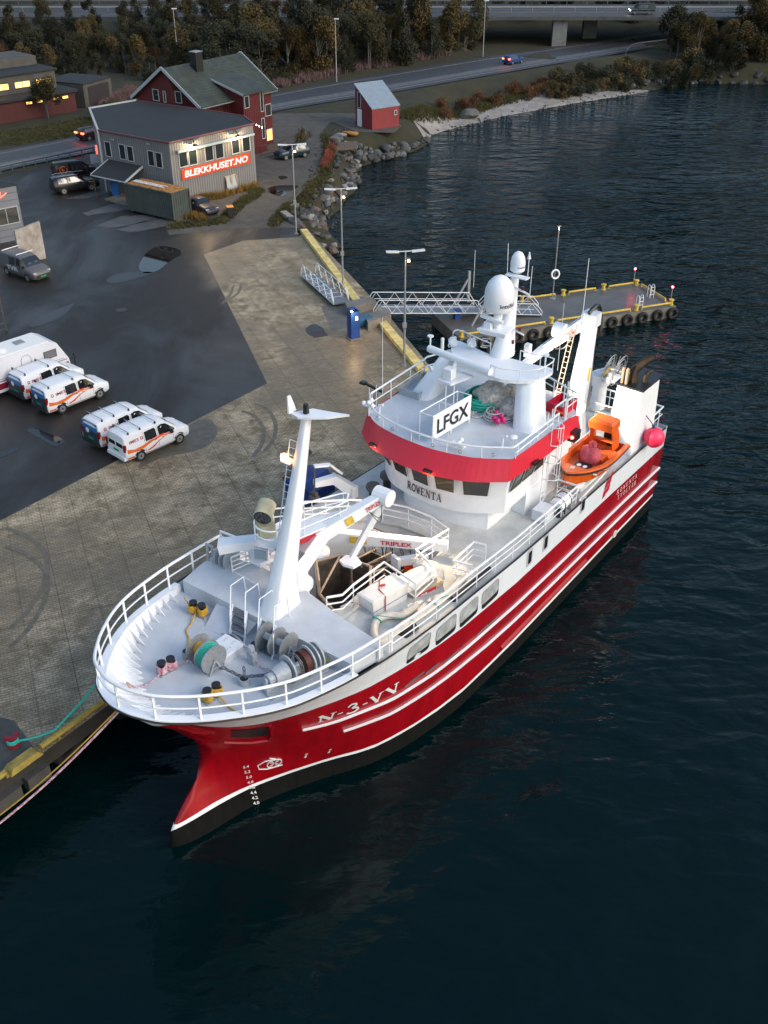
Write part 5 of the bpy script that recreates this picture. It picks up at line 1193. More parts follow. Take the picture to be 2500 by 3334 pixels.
for a in (.12, .5, .88): mb.loft([[tubp(x, b, z) for x in (a - .09, a + .09) for b in ((.02, .98) if x < a else (.98, .02))] for z in (6.16, zt0 - .003)])
build_each(mb, 'tub_foot', mat('white_plastic', ()), tb)
mb = MB(SH); a = .33; mb.tube([tubp(a, -.03, 6.2), tubp(a, -.03, zt1 + .1), tubp(a + .05, .5, zt1 + .14), tubp(a + .3, 1.03, zt1 + .12)], .028, 4); mb.box(tubp(a + .2, .6, zt1 + .15), (.2, .1, .05), rz=.5); tpart(tb, 'ratchet_strap', mb, mat('red_strap', (.5, .03, .02), .7))
mb = MB(SH); mb.tube([tubp(-.02, -.02, 6.62), tubp(1.0, -.02, 6.62)], .012, 4); mb.tube([tubp(-.02, -.02, 6.62), tubp(-.02, 1.02, 6.62), tubp(-.3, 1.3, 6.9)], .014, 4); tpart(tb, 'blue_line', mb, mat('blue_line', (.05, .12, .4), .7))
# Cflow unit and big bag
cp = sZ(905, 1290, 5.7); cf = on_ship('suction_unit', 11.2, 2.3, 5.75, 'squat steel unit with a white drum and a red lettered plate by the well rail', 'unit')
mb = MB(SH); ct = [sZ(x, y, 6.3)[:2] for x, y in ((838, 1262), (893, 1292), (958, 1258), (900, 1228))]; mb.prism(ct, 5.7, 6.42); tpart(cf, 'unit_housing', mb, mat('sandy_steel', (.42, .34, .24), .5, var=.3, scale=3))
m0, m1 = Vector(sZ(868, 1250, 6.55)), Vector(sZ(925, 1268, 6.55)); mb = MB(SH); a0 = Vector((ct[0][0] + ct[1][0], ct[0][1] + ct[1][1], 0)) / 2; a1 = Vector((ct[2][0] + ct[3][0], ct[2][1] + ct[3][1], 0)) / 2
mb.tube([(a0.x, a0.y, 6.5), (a1.x, a1.y, 6.5)], .42, 20); tpart(cf, 'drum', mb, mat('white_plastic', ()), True)
mb = MB(SH); p, q = Vector((*ct[1], 5.8)), Vector((*ct[2], 5.8)); nn = Vector(((q - p).y, -(q - p).x, 0)).normalized(); nn = nn if nn.dot(CAMS - p) > 0 else -nn; p += nn * .015; dd = q - p; p += U3 * .15; mb.face([tuple(p + dd * .15), tuple(p + dd * .75), tuple(p + dd * .75 + U3 * .38), tuple(p + dd * .15 + U3 * .38)]); tpart(cf, 'name_plate', mb, mat('plate_red', (.5, .02, .03), .5))
mb = MB(SH); text(mb, 'Cflow', plane(tuple(p + nn * .012 + dd * .2 + U3 * .07), tuple(dd * .5), (0, 0, .25)), .02, .2); tpart(cf, 'plate_lettering', mb, WHITE)
random.seed(5)
def crumple(name, c, r, sz, m, root, n=26, amp=.16, F=SH, fr=2.2, fold=0):
 mb = MB(F); rings = []; h = n // 2
 for i in range(h + 1):
  th = math.pi * i / h; rg = []
  for k in range(n):
   a = 6.2832 * k / n; d = Vector((math.sin(th) * math.cos(a), math.sin(th) * math.sin(a), -math.cos(th)))
   f = 1 + amp * (noise.noise(d * fr + Vector(c)) + .7 * abs(noise.noise(d * fr * 3 + Vector(c))))
   if fold: w_ = a * 9 + 5 * noise.noise(d * 1.6 + Vector(c)); f += .045 * abs(math.sin(w_)) * math.sin(th) + .03 * noise.noise(Vector((a * 14, th * 2, c[0])))
   z = max(d.z * r * sz * f, -r * sz * .72); rg.append((c[0] + d.x * r * f, c[1] + d.y * r * f, c[2] + z))
  rings.append(rg)
 mb.loft(rings); return mb.build(name, m, root, smooth=True)
BAGW = mat('white_sack_cloth', (.60, .58, .54), .8, var=.25, scale=5, bump=.5, bscale=6)
bp_ = sZ(925, 1240, 6.1); bg_ = on_ship('bulk_bag', bp_[0], bp_[1], 5.75, 'crumpled white bulk bag tied to the rail behind the steel unit', 'bag'); crumple('bag_body', (bp_[0], bp_[1], 6.1), .62, .85, BAGW, bg_, amp=.3); crumple('bag_neck', (bp_[0] - .35, bp_[1] - .3, 6.75), .25, 1.0, BAGW, bg_, amp=.4)
bk = sZ(886, 1228, 5.5); mb = MB(SH); mb.lathe((bk[0], bk[1], 5.2), [(.2, 0), (.27, .4), (.25, .38), (.19, .05)], 16); single('bucket', mb, mat('orange_plastic', (.8, .07, .01), .4), 'bright orange bucket beside the white bulk bag', 'bucket', smooth=True)
# fat suction hose looped on the deck edge
HOSE = mat('cream_hose', (.66, .60, .52), .5, var=.2, scale=4)
hp_ = [(790, 1372), (800, 1350), (838, 1330), (880, 1322), (905, 1300), (935, 1265)]
P = [sZ(x, y, ZS(9) + .17) for x, y in ((1005, 1225), (975, 1262), (938, 1298), (905, 1325), (870, 1350), (832, 1385), (815, 1388), (808, 1368), (815, 1340), (840, 1328), (870, 1325), (900, 1300))]
P = [(a, min(b, 4.62), ZS(a) + .18) for a, b, c in P]
hz = on_ship('suction_hose', P[5][0], P[5][1], ZS(P[5][0]), 'fat cream suction hose bent back on itself along the seaward rail', 'hose'); mb = MB(SH); mb.tube(cat_rom(P, 5), .15, 10); tpart(hz, 'hose_pipe', mb, HOSE, True)
mb = MB(SH)
for s, t, h in ((P[8][0], P[8][1], 1), (P[2][0], P[2][1], 1)): mb.torus((s, t, ZS(s) + .2), .2, .03, Matrix.Rotation(R(60), 3, 'Y'), 12, 5); mb.tube([(s, t, ZS(s) + .4), (s + .2, 4.75, ZS(s) + .8)], .02, 4)
build_each(mb, 'teal_lashing', TEAL, hz)
mb = MB(SH); mb.prism([(8.0, 4.0), (8.0, 4.5), (9.7, 4.6), (9.9, 4.2)], ZS(9) - .0, ZS(9) + .012); mb.build('deck_opening', BLK, ship)
mb = MB(SH); mb.tube([(12.2, 4.55, ZS(12) + .12), (15.2, 4.45, ZS(15) + .12)], .13, 8); mb.build('black_pipe', BLK, ship)
# ------------------------------------------------ roof: nets, rope coils, red crate
ZN = ZR
NET = mat('grey_fishing_net', (.58, .55, .51), .95, var=.5, scale=7, bump=1.0, bscale=16)
for i, (x, y, r, sz) in enumerate(((1066, 855, .78, .85), (1110, 848, .58, .9), (1108, 875, .55, .8))):
 s, t, _ = sZ(x, y, ZR + .5); nb_ = on_ship('net_bundle', s, t, ZR, ['largest grey fishing net bundle, left of the other two on the bridge roof', 'upper right grey net bundle between the radome mast legs', 'lower right grey net bundle against the seaward mast leg'][i], 'net', 'net bundles on the bridge roof'); crumple('net_folds', (s, t, ZR + r * sz * .72), r, sz, NET, nb_, 64, .2, fr=2.2, fold=1)
def coil(s, t, z, r0, r1, n, rr, m, label, cat, jit=.1, nm='rope_coil'):
 o = on_ship(nm, s, t, z, label, cat); mb = MB(SH); pts = []
 for k in range(n * 22):
  a = k * 6.2832 / 22; u = (k / (n * 22)); r = r0 + (r1 - r0) * (.5 + .5 * math.sin(k * .037 + 1)); pts.append((s + r * 1.25 * math.cos(a) + jit * math.sin(k * .11), t + r * math.sin(a) + jit * math.cos(k * .071), z + .05 + rr * 2 * (n * .3) * u * (1 - abs(r - (r0 + r1) / 2) / (r1 - r0 + .01) * .5)))
 mb.tube(pts, rr, 5); mb.build('rope_turns', m, o, smooth=True)
s, t, _ = sZ(1052, 872, ZR); coil(s, t - .1, ZR, .3, .95, 26, .035, TEAL, 'thick heap of coiled turquoise rope under the grey net bundles', 'rope', .12)
s, t, _ = sZ(1080, 900, ZR); coil(s, t, ZR, .15, .62, 15, .035, WROPE, 'coil of white rope with magenta floats between the mast legs', 'rope', .14)
s, t, _ = sZ(1040, 893, ZR); mb = MB(SH)
for k in range(3): mb.tube(cat_rom([(s - .6 + k * .1, t - .2, ZR + .05), (s - .2, t - .45 + k * .12, ZR + .06), (s + .5, t - .2 + k * .1, ZR + .06), (s + .9, t + .3, ZR + .06), (s + .2, t + .35 - k * .1, ZR + .05), (s - .5, t + .15, ZR + .05)], 6, True), .035, 5, closed=True)
single('rope_coil', mb, WROPE, 'flat loops of white rope on the roof beside the call sign board', 'rope', smooth=True)
PK_ = mat('magenta_float', (.55, .01, .16), .4)
for i, (x, y) in enumerate(((1072, 893), (1083, 901), (1087, 908), (1075, 910), (1108, 893), (1068, 905))):
 s, t, _ = sZ(x, y, ZR + .3); mb = MB(SH); mb.sphere((s, t, ZR + .3), .13, 10, 1.25); single('net_float', mb, PK_, 'magenta egg shaped float lying in the white rope coil', 'float', 'magenta floats on the bridge roof', smooth=True)
s, t, _ = sZ(1205, 905, 9.75); mb = MB(SH); openbox(mb, [(22.6, 2.75), (23.9, 2.85), (23.8, 3.75), (22.5, 3.65)], 9.72, 10.45); rc = on_ship('red_crate', 23.2, 3.2, 9.72, 'red plastic crate with an orange strap beside the whip antenna', 'crate'); mb.build('crate_shell', mat('red_crate_plastic', (.5, .005, .03), .4), rc)
mb = MB(SH); mb.tube([(22.5, 3.0, 9.8), (22.42, 3.2, 10.3), (22.45, 3.75, 10.2), (22.8, 3.85, 9.9)], .05, 5); mb.build('strap', mat('orange_strap', (.8, .12, .02), .6), rc)
mb = MB(SH); openbox(mb, [(20.0, -3.75), (22.2, -3.8), (22.2, -2.6), (20.0, -2.6)], ZR, ZR + .35, .04); mb.build('roof_locker', GREYP, ship)
# ------------------------------------------------ life raft canister, bollards on the side deck
s, t, _ = sZ(1232, 1085, 6.25); lr = on_ship('liferaft_canister', s, 4.45, 5.6, 'white barrel shaped liferaft canister in a cradle at the seaward rail', 'liferaft')
mb = MB(SH); c_ = Vector((s, 4.45, 6.12)); mb.lathe(tuple(c_), [(.12, -.62), (.3, -.58), (.36, -.4), (.37, -.02), (.385, -.02), (.385, .02), (.37, .02), (.36, .4), (.3, .58), (.12, .62)], 20, Matrix.Rotation(R(90), 3, 'Y')); tpart(lr, 'canister', mb, WHITE, True)
mb = MB(SH)
for d in (-.3, .3): mb.torus((c_.x + d, c_.y, c_.z), .385, .02, Matrix.Rotation(R(90), 3, 'Y'), 20, 5)
build_each(mb, 'strap', BLK, lr); mb = MB(SH)
for d in (-.4, .4): mb.bar((c_.x + d, 4.1, 5.7), (c_.x + d, 4.8, 5.7), .06, .3)
build_each(mb, 'cradle', GREYP, lr)
mb = MB(SH); mb.box((20.6, 4.1, 5.95), (.9, .7, .55)); mb.build('deck_locker', WHITE2, ship); mb = MB(SH)
for s in (21.2, 21.6): mb.cone((s, 4.62, 5.6), (s, 4.62, 6.1), .13, None, 12); mb.cone((s, 4.62, 6.08), (s, 4.62, 6.13), .17, None, 12)
build_each(mb, 'side_bollard', BLK, ship)
# ------------------------------------------------ aft: column crane, funnel, stern rail
cb_ = Vector((29.5, 1.0, 5.3)); ct_ = Vector((30.2, 1.1, 11.5))
mb = MB(SH); rg = []
for u, a in ((0, .72), (.03, .72), (.2, .52), (1, .34)):
 p = cb_.lerp(ct_, u); rg.append([(p.x + a * .9 * x, p.y + a * y, p.z) for x, y in ((-1, -.5), (-.5, -1), (.5, -1), (1, -.5), (1, .5), (.5, 1), (-.5, 1), (-1, .5))])
mb.loft(rg); ac = mb.build('aft_crane', WHITE, ship)
mb = MB(SH)
for k in range(7): mb.bar((30.0 + .05 * k, 1.5 + .01 * k, 6.5), (30.4 + .04 * k, 1.12 + .01 * k, 10.9), .05)
mb.build('pipe_bundle', STEEL, ac)
mb = MB(SH); 
for d in (-.2, .2): mb.bar((28.6 + d * .1, .15 + d * .6, 5.6), (29.6 + d * .1, .45 + d * .6, 11.2), .04)
for k in range(20): u = k / 20; mb.bar((28.6 + 1.0 * u, .15 + .3 * u - .12, 5.6 + 5.8 * u), (28.6 + 1.0 * u, .15 + .3 * u + .12, 5.6 + 5.8 * u), .03)
mb.build('column_ladder', mat('rusty_ladder', (.40, .33, .28), .6), ac)
Tt = ct_ + Vector((0, 0, .25)); J = Vector(sT(1178, 752, -.9)); J = Vector((24.3, -1.0, J.z)) if abs(J.x - 24.3) > 6 else J
mb = MB(SH); mb.bar(tuple(Tt + Vector((.3, .1, .1))), tuple(J), .4, .62, .34, .46); mb.box(tuple(Tt + Vector((0, 0, -.1))), (.7, .8, .7)); mb.build('main_boom', WHITE2, ac)
mb = MB(SH); mb.tube(cat_rom([tuple(Tt + Vector((-.6, .1, .4))), tuple(Tt + Vector((.1, .2, .62))), tuple(Tt + Vector((.6, .2, .1))), tuple(Tt + Vector((.65, .3, -.8))), tuple(Tt + Vector((.5, .2, -1.2)))], 6), .11, 6); dJ = (J - Tt).normalized(); mb.tube(cat_rom([tuple(J + Vector((0, .2, .1))), tuple(J - dJ * .8 + Vector((0, .4, -.35))), tuple(J - dJ * 1.6 + Vector((0, .2, 0)))], 6), .05, 5); mb.build('hose_bundle', BLK, ac, smooth=True)
mb = MB(SH); q = J - dJ * .9 + Vector((0, .0, .45)); mb.tube([tuple(q + Vector((0, -.3, 0))), tuple(q + Vector((0, .3, 0)))], .42, 16); mb.bar(tuple(J), tuple(J + Vector((-1.4, -.4, -.5))), .4, .4, .3, .3); mb.box(tuple(J + Vector((-1.0, -.5, .1))), (.3, .3, .7)); mb.build('winch_drum', WHITE2, ac, smooth=True)
bar_text(Tt, J, .38, .5, .56, .38, -.14, .08, 'TRIPLEX', CRED, ac, 'maker_lettering', .02)
plate(cb_ + Vector((-.1, 0, 0)), ct_, .9, .5, .62, -.1, .14, YEL, ac, 'load_plate')
mb = MB(SH); mb.tube([(24.9, 2.6, 7.9), (27.6, 2.2, 8.0)], .33, 14); mb.bar((25.2, 2.6, 5.5), (25.2, 2.6, 8), .3, .3); mb.bar((26.2, 2.7, 5.5), (26.0, 2.5, 7.8), .35, .12); mb.build('boat_davit', WHITE, ship, smooth=True)
# funnel casing with exhausts
f0 = [(29.0, 3.2), (28.9, 4.75), (31.6, 4.78), (31.8, 3.2)]; f1 = [(29.7, 3.2), (29.6, 4.6), (31.7, 4.65), (32.0, 3.2)]
mb = MB(SH); mb.loft([[(a, b, 5.3) for a, b in f0], [(a, b, 8.75) for a, b in f1]]); fu = mb.build('funnel_casing', WHITE, ship)
mb = MB(SH); mb.prism([(29.55, 3.1), (29.45, 4.7), (31.9, 4.75), (32.3, 3.05)], 8.76, 8.86); mb.build('funnel_top', BLK, fu)
SOOT = mat('sooty_exhaust', (.045, .028, .016), .6, .3, var=.9, scale=1.6, var2=(.005, .005, .005))
mb = MB(SH); mb.tube(cat_rom([(30.3, 3.75, 8.8), (30.3, 3.75, 9.4), tuple((Vector((30.35, 3.8, 9.7)) + Vector(sS(1411, 773, 31.0))) / 2), sS(1411, 773, 31.0)], 5), .3, 12, r2=.17); mb.build('large_exhaust', SOOT, fu, smooth=True)
mb = MB(SH); mb.tube(cat_rom([(30.6, 4.3, 8.8), (30.6, 4.3, 9.2), tuple((Vector((30.6, 4.3, 9.3)) + Vector(sS(1408, 802, 31.1))) / 2), sS(1408, 802, 31.1)], 5), .17, 10, r2=.1); mb.build('small_exhaust', SOOT, fu, smooth=True)
mb = MB(SH)
for d in (0, .22): mb.tube(cat_rom([(29.75, 3.4 + d, 8.8), (29.75, 3.4 + d, 9.5), (29.8, 3.4 + d, 9.65), (29.85, 3.4 + d, 9.4)], 5), .08, 8)
build_each(mb, 'vent_pipe', mat('tan_vent', (.35, .27, .2), .5), fu, smooth=True)
mb = MB(SH); mb.cone((32.0, 4.1, 8.0), (32.0, 4.1, 8.7), .28, .34, 14); mb.build('side_vent', WHITE2, fu)
# arm behind with the net reel of wire hoops
mb = MB(SH); bx = sZ(1290, 880, 5.4); b2 = (bx[0] + .1, bx[1], 7.6); mb.cone(bx, (bx[0], bx[1], 7.6), .42, .38, 16); mb.cone((bx[0], bx[1], 6.9), (bx[0], bx[1], 7.5), .52, .52, 16); mb.bar(b2, (31.4, 3.9, 7.9), .3, .36); mb.bar((31.6, 4.0, 8.5), sS(1306, 820, 32.6), .3, .35); nr = mb.build('net_hauler_arm', WHITE, ship)
hc = Vector(sS(1326, 798, 32.8)); hc = Vector((33.0, .9, 10.0)) if not (7 < hc.z < 13) else hc
mb = MB(SH)
for d, Rr in ((-.28, .8), (.3, .9)):
 for r in (Rr, Rr * .75, Rr * .45): mb.torus((hc.x, hc.y + d, hc.z), r, .022, Matrix.Rotation(R(78), 3, 'X') @ Matrix.Rotation(0, 3, 'Z'), 24, 4)
 for k in range(8): a = k * .785; mb.tube([(hc.x, hc.y + d * .3, hc.z), (hc.x + Rr * math.cos(a), hc.y + d, hc.z + Rr * math.sin(a) * .98)], .018, 4)
mb.tube([(hc.x, hc.y - .5, hc.z), (hc.x, hc.y + .5, hc.z)], .14, 10); mb.build('net_hauler_reel', STEEL, nr)
mb = MB(SH); mb.torus((hc.x - .1, hc.y - .35, hc.z - .2), .3, .08, Matrix.Rotation(R(60), 3, 'X'), 14, 6, 0, 4.4); mb.build('yellow_tyre', YEL, nr, smooth=True)
mb = MB(SH); rail(mb, dense([(31.2, -1, 5.35), (31.2, 2.8, 5.35)], .4), 1.2, (1, .6), 1.2, .05); mb.build('stern_rail', WHITE, ship, smooth=True); mb = MB(SH); rail(mb, dense([(31.4, 4.6, 5.35), (33.1, 4.6, 5.35), (33.3, 3, 5.35), (33.3, -1, 5.35)], .4), 1.1, (1, .6), 1.1, .05); mb.build('stern_rail', WHITE, ship, smooth=True)
mb = MB(SH); mb.prism([(25.0, -3.8), (25.0, -.9), (28.6, -.9), (28.6, -3.8)], 5.35, 6.2); mb.build('net_bin', mat('cream_bin', (.5, .42, .28), .6, var=.3), ship)
for i in range(10):
 s, t = 25.3 + (i % 5) * .32 + random.uniform(-.1, .1), -1.1 - (i // 5) * .35; mb = MB(SH); mb.sphere((s, t, 6.33), .17, 10); single('net_float', mb, mat('yellow_float', (.6, .6, .05), .5), 'yellow green round float heaped behind the radome mast', 'float', 'yellow floats on the aft deck', smooth=True)
# pink buoy over the stern quarter
s, t, z = 32.6, 5.35, 5.15; s, t, z = sT(1413, 945, 5.3); bu = on_ship('fender_buoy', s, t, z - .6, 'large round pink buoy hung over the stern quarter', 'buoy'); mb = MB(SH); mb.sphere((s, t, z), .55, 24); tpart(bu, 'buoy_ball', mb, mat('fluorescent_pink', (.85, .03, .10), .45), True)
mb = MB(SH); mb.cone((s, t - .1, z + .5), (s, t - .15, z + .7), .1, .07, 10); mb.tube([(s, t - .15, z + .68), (s, t - .6, z + 1.1)], .025, 5); tpart(bu, 'buoy_eye', mb, mat('buoy_cap', (.01, .03, .12), .5))
# ------------------------------------------------ rescue boat
Bo = Vector((22.55, 4.15, 6.85)); St = Vector((27.3, 4.15, 7.1)); Lb = (St - Bo).length; th = math.atan2(St.y - Bo.y, St.x - Bo.x)
rb = on_ship('rescue_boat', 24.8, 3.95, 6.0, 'orange rescue boat with outboard motor lying in its cradle on the side deck', 'boat')
def RB(u, v, w): x = Bo.x + (St.x - Bo.x) * u; y = Bo.y + (St.y - Bo.y) * u; nx, ny = -math.sin(th), math.cos(th); return SH(x + nx * v, y + ny * v, Bo.z + .0 + w)
def hbw(u): return float(T_(u, [0, .04, .12, .25, .42, .6, 1], [0, .25, .58, .92, 1.12, 1.17, 1.08]))
def hull_rings(sc, z0, z1, zf):
 out = []
 for u in (0, .015, .04, .08, .13, .2, .3, .42, .55, .7, .85, 1): 
  b = hbw(u) * sc; zs = .28 * (1 - u) ** 2; out.append([(u, -b, zs + z1), (u, -b * .78, z0 + zs * .6 + .1), (u, 0, z0 + zs * .8), (u, b * .78, z0 + zs * .6 + .1), (u, b, zs + z1)])
 return out
mb = MB(RB); mb.loft(hull_rings(1, -.62, 0, 0), closed_ring=False, caps=False); q = hull_rings(1, -.62, 0, 0)[-1]; mb.face(q); tpart(rb, 'boat_hull', mb, ORG, True, 50)
mb = MB(RB); rg = []
for u in (.0, .015, .04, .08, .13, .2, .3, .42, .55, .7, .85, 1):
 b = hbw(u); i_ = max(0, b - .2); zs = .28 * (1 - u) ** 2; rg.append([(u, -b - .03, zs), (u, -b, zs + .09), (u, -i_, zs + .09), (u, -i_ * .95, zs - .3)])
mb.loft(rg, closed_ring=False, caps=False); mb.loft([[(u, -v, w) for u, v, w in r] for r in rg], closed_ring=False, caps=False); tpart(rb, 'side_tube', mb, ORG, True, 50)
mb = MB(RB); mb.loft([[(u, -max(0, hbw(u) - .2), .28 * (1 - u) ** 2 - .3), (u, max(0, hbw(u) - .2), .28 * (1 - u) ** 2 - .3)] for u in (.03, .1, .2, .3, .5, .7, 1)], closed_ring=False, caps=False); tpart(rb, 'floor', mb, mat('dark_orange_floor', (.5, .08, .01), .5, var=.3, scale=5))
mb = MB(RB); mb.loft([[(u, -hbw(u) + .02, .28 * (1 - u) ** 2 + .092), (u, hbw(u) - .02, .28 * (1 - u) ** 2 + .092)] for u in (.0, .03, .08, .15, .2)], closed_ring=False, caps=False); fd_ = tpart(rb, 'bow_deck', mb, ORG)
mb = MB(RB); 
for a in (.6, .6 + math.pi / 2): mb.face([(.13 + .03 * math.cos(a) * x - .008 * math.sin(a) * y, (.13 * math.sin(a) * x + .035 * math.cos(a) * y), .335 + (.001 if a > 1 else 0)) for x, y in ((-1, -1), (1, -1), (1, 1), (-1, 1))])
mb.build('bow_cross', WHITE, fd_)
mb = MB(RB); mb.prism([(.28, -.38), (.28, .38), (.44, .38), (.44, -.38)], -.29, -.1); ht = tpart(rb, 'hatch_cover', mb, BLK); mb = MB(RB)
for v in (-.16, .16): mb.prism([(.36 + .028 * math.cos(a), v + .11 * math.sin(a)) for a in np.linspace(0, 6.28, 13)[:-1]], -.098, -.085)
build_each(mb, 'hatch_disc', WHITE, ht); mb = MB(RB)
mb.prism([(.215, -.62), (.215, .62), (.245, .62), (.245, -.62)], -.02, .03); tpart(rb, 'cross_bench', mb, STEEL); mb = MB(RB); mb.prism([(.55, -.62), (.55, .62), (.7, .62), (.7, -.62)], -.3, .0); tpart(rb, 'stern_bench', mb, ORG)
mb = MB(RB); mb.tube([(u, hbw(u) + .04, .28 * (1 - u) ** 2 - .02) for u in np.linspace(0, 1, 14)], .035, 5); mb.tube([(u, -hbw(u) - .04, .28 * (1 - u) ** 2 - .02) for u in np.linspace(0, 1, 14)], .035, 5); tpart(rb, 'rubbing_strip', mb, BLK)
# arch with canopy box
mb = MB(RB)
for v in (-.62, .62): mb.tube([(.86, v, .0), (.84, v, .7), (.80, v * .9, 1.25)], .08, 8)
mb.tube([(.86, -.62, .3), (.86, .62, .3)], .04, 6); ar = tpart(rb, 'roll_arch', mb, ORG, True)
mb = MB(RB); mb.loft([[(u, v * k, w) for u, v in ((.70, -.62), (.90, -.62), (.90, .62), (.70, .62))] for w, k in ((1.15, 1.0), (1.5, 1.02))] + [[(u, v, 1.62) for u, v in ((.72, -.5), (.88, -.5), (.88, .5), (.72, .5))]]); o = mb.build('arch_float', ORG, ar)
mb = MB(RB); mb.prism([(.93, -.2), (.93, .2), (1.03, .2), (1.03, -.2)], .15, .72); mb.prism([(.98, -.1), (.98, .1), (1.02, .1), (1.02, -.1)], -.6, .15); tpart(rb, 'outboard_motor', mb, BLK)
mb = MB(RB); mb.tube(cat_rom([(.2, .8, .2), (.3, .95, -.15), (.38, 1.0, .05), (.48, 1.05, -.2), (.58, 1.05, .02), (.7, 1.05, -.2), (.85, 1.0, .05)], 4), .014, 4); tpart(rb, 'grab_line', mb, WROPE)
sk = on_ship('canvas_sack', 25.0, 3.9, 6.3, 'faded pink canvas sack tied at the neck, lying in the orange boat', 'sack'); cc = RB(.56, -.05, .0); crumple('sack_body', tuple(cc), .52, .95, mat('faded_pink_canvas', (.48, .08, .11), .85, var=.25, scale=5, bump=.5, bscale=8), sk, amp=.22, F=ident, fr=1.5); 
cc = RB(.6, -.05, .55); crumple('sack_neck', tuple(cc), .17, .9, mat('faded_pink_canvas', ()), sk, amp=.5, F=ident, fr=5)
yc = on_ship('rope_coil', 23.9, 3.6, 6.3, 'tangle of yellow rope in the bow of the orange boat', 'rope'); mb = MB(RB); random.seed(8)
for k in range(9): mb.tube(cat_rom([(.27 + random.uniform(-.04, .05), -.38 + random.uniform(-.2, .25), -.22 + random.uniform(0, .1)) for _ in range(6)], 5), .018, 4)
mb.build('rope_strands', YROPE, yc)
mb = MB(SH); mb.bar((24.0, 4.3, 5.6), (24.0, 4.3, 6.15), .12, .9); mb.bar((25.4, 4.3, 5.6), (25.4, 4.3, 6.15), .12, .9); mb.bar((23.8, 4.4, 5.65), (26.0, 4.4, 5.65), .12, .2); build_each(mb, 'boat_cradle', WHITE, ship)
mb = MB(SH); mb.bar((23.9, 2.9, 5.5), (23.9, 2.9, 6.9), .6, .5); mb.build('davit_base', WHITE2, ship)
# ================================================================ QUAY FURNITURE, PONTOON
def lamp_post(x, y, hd, label, hgt, lit=True, rz=.0):
 p = gz(x, y, Q); F = frame((p.x, p.y, Q), rz); o = thing('lamp_post', p, rz, label, 'lamp post', 'twin headed lamp posts on the quay')
 mb = MB(F); mb.tube([(0, 0, 0), (0, 0, 3.2), (0, 0, hgt)], .085, 10, r2=.055); mb.cone((0, 0, 0), (0, 0, .05), .2, .2, 12); mb.box((0, 0, 2.9), (.26, .22, .34)); mb.build('pole', STEEL, o, smooth=True)
 mb = MB(F); mb.tube([(-1.0, 0, hgt + .02), (1.0, 0, hgt + .02)], .03, 6)
 for s in (-1, 1): mb.bar((s * .42, 0, hgt), (s * 1.25, 0, hgt + .05), .26, .09)
 mb.build('lamp_heads', mat('lamp_head_white', (.66, .68, .70), .4), o)
 if lit:
  mb = MB(F); mb.box((.2, -.12, hgt - .5), (.2, .3, .14)); h_ = mb.build('spotlight', STEEL, o); mb = MB(F); mb.box((.2, -.14, hgt - .58), (.15, .24, .03)); mb.build('lens', emis('warm_spot', (1, .72, .38), 18), h_)
  lamp('post_lamp', F(.15, -.35, hgt - .55), 5, (1, .75, .45), .05)
 return o
lamp_post(640, 505, 0, 'lamp post at the boulders, farthest of the three on the quay', 7.9, True, .15)
lamp_post(741, 624, 0, 'middle lamp post of three, behind the white gangway lying on the quay', 7.9, True, .15)
lamp_post(873, 789, 0, 'nearest lamp post of three, standing behind the yellow kerb', 7.9, True, .15)
# gangway lying on the quay
def truss_side(mb, p, q, h, n, r=.035, ends=.35):
 p, q = Vector(p), Vector(q); U = Vector((0, 0, 1)); d = (q - p) / n
 mb.tube([tuple(p + d * .0 + U * h * .35), tuple(p + d * .3 + U * h), tuple(q - d * .3 + U * h), tuple(q + U * h * .35)], r, 6)
 mb.tube([tuple(p), tuple(q)], r, 6); mb.tube([tuple(p + U * h * .35), tuple(p)], r, 6); mb.tube([tuple(q + U * h * .35), tuple(q)], r, 6); mb.tube([tuple(p + d * .4 + U * h * .5), tuple(q - d * .4 + U * h * .5)], r * .7, 5)
 for k in range(n):
  a, b, c = p + d * k, p + d * (k + .5), p + d * (k + 1); mb.tube([tuple(a), tuple(b + U * h), tuple(c)], r * .8, 5)
ALU = mat('white_aluminium', (.66, .68, .72), .4, var=.1)
DECKG = mat('aluminium_deck_grating', (.20, .22, .25), .5, .3, var=.3, scale=6)
def gangway(A, B, w, h, label, n, deckm=DECKG, name='gangway'):
 A, B = Vector(A), Vector(B); d = (B - A).normalized(); nn = Vector((-d.y, d.x, 0)).normalized() * w / 2; o = thing(name, (A + B) / 2, math.atan2(d.y, d.x), label, 'gangway')
 mb = MB(); mb.bar(tuple(A), tuple(B), w, .1); mb.build('walkway', deckm, o); mb = MB()
 L = (B - A).length
 for k in range(int(L / .9)): p = A + d * (.45 + k * .9); mb.bar(tuple(p - nn + Vector((0, 0, .052))), tuple(p + nn + Vector((0, 0, .052))), .05, .02)
 mb.build('cross_battens', ALU, o)
 for s in (-1, 1): mb = MB(); truss_side(mb, A + nn * s, B + nn * s, h, n); mb.build('side_rail', ALU, o, smooth=True)
 return o
A_ = gz(666, 592, Q + .3); B_ = gz(737, 655, Q + .3); gangway(A_, B_, 1.25, 1.0, 'white aluminium gangway lying unused on the paving beside the kerb', 5)
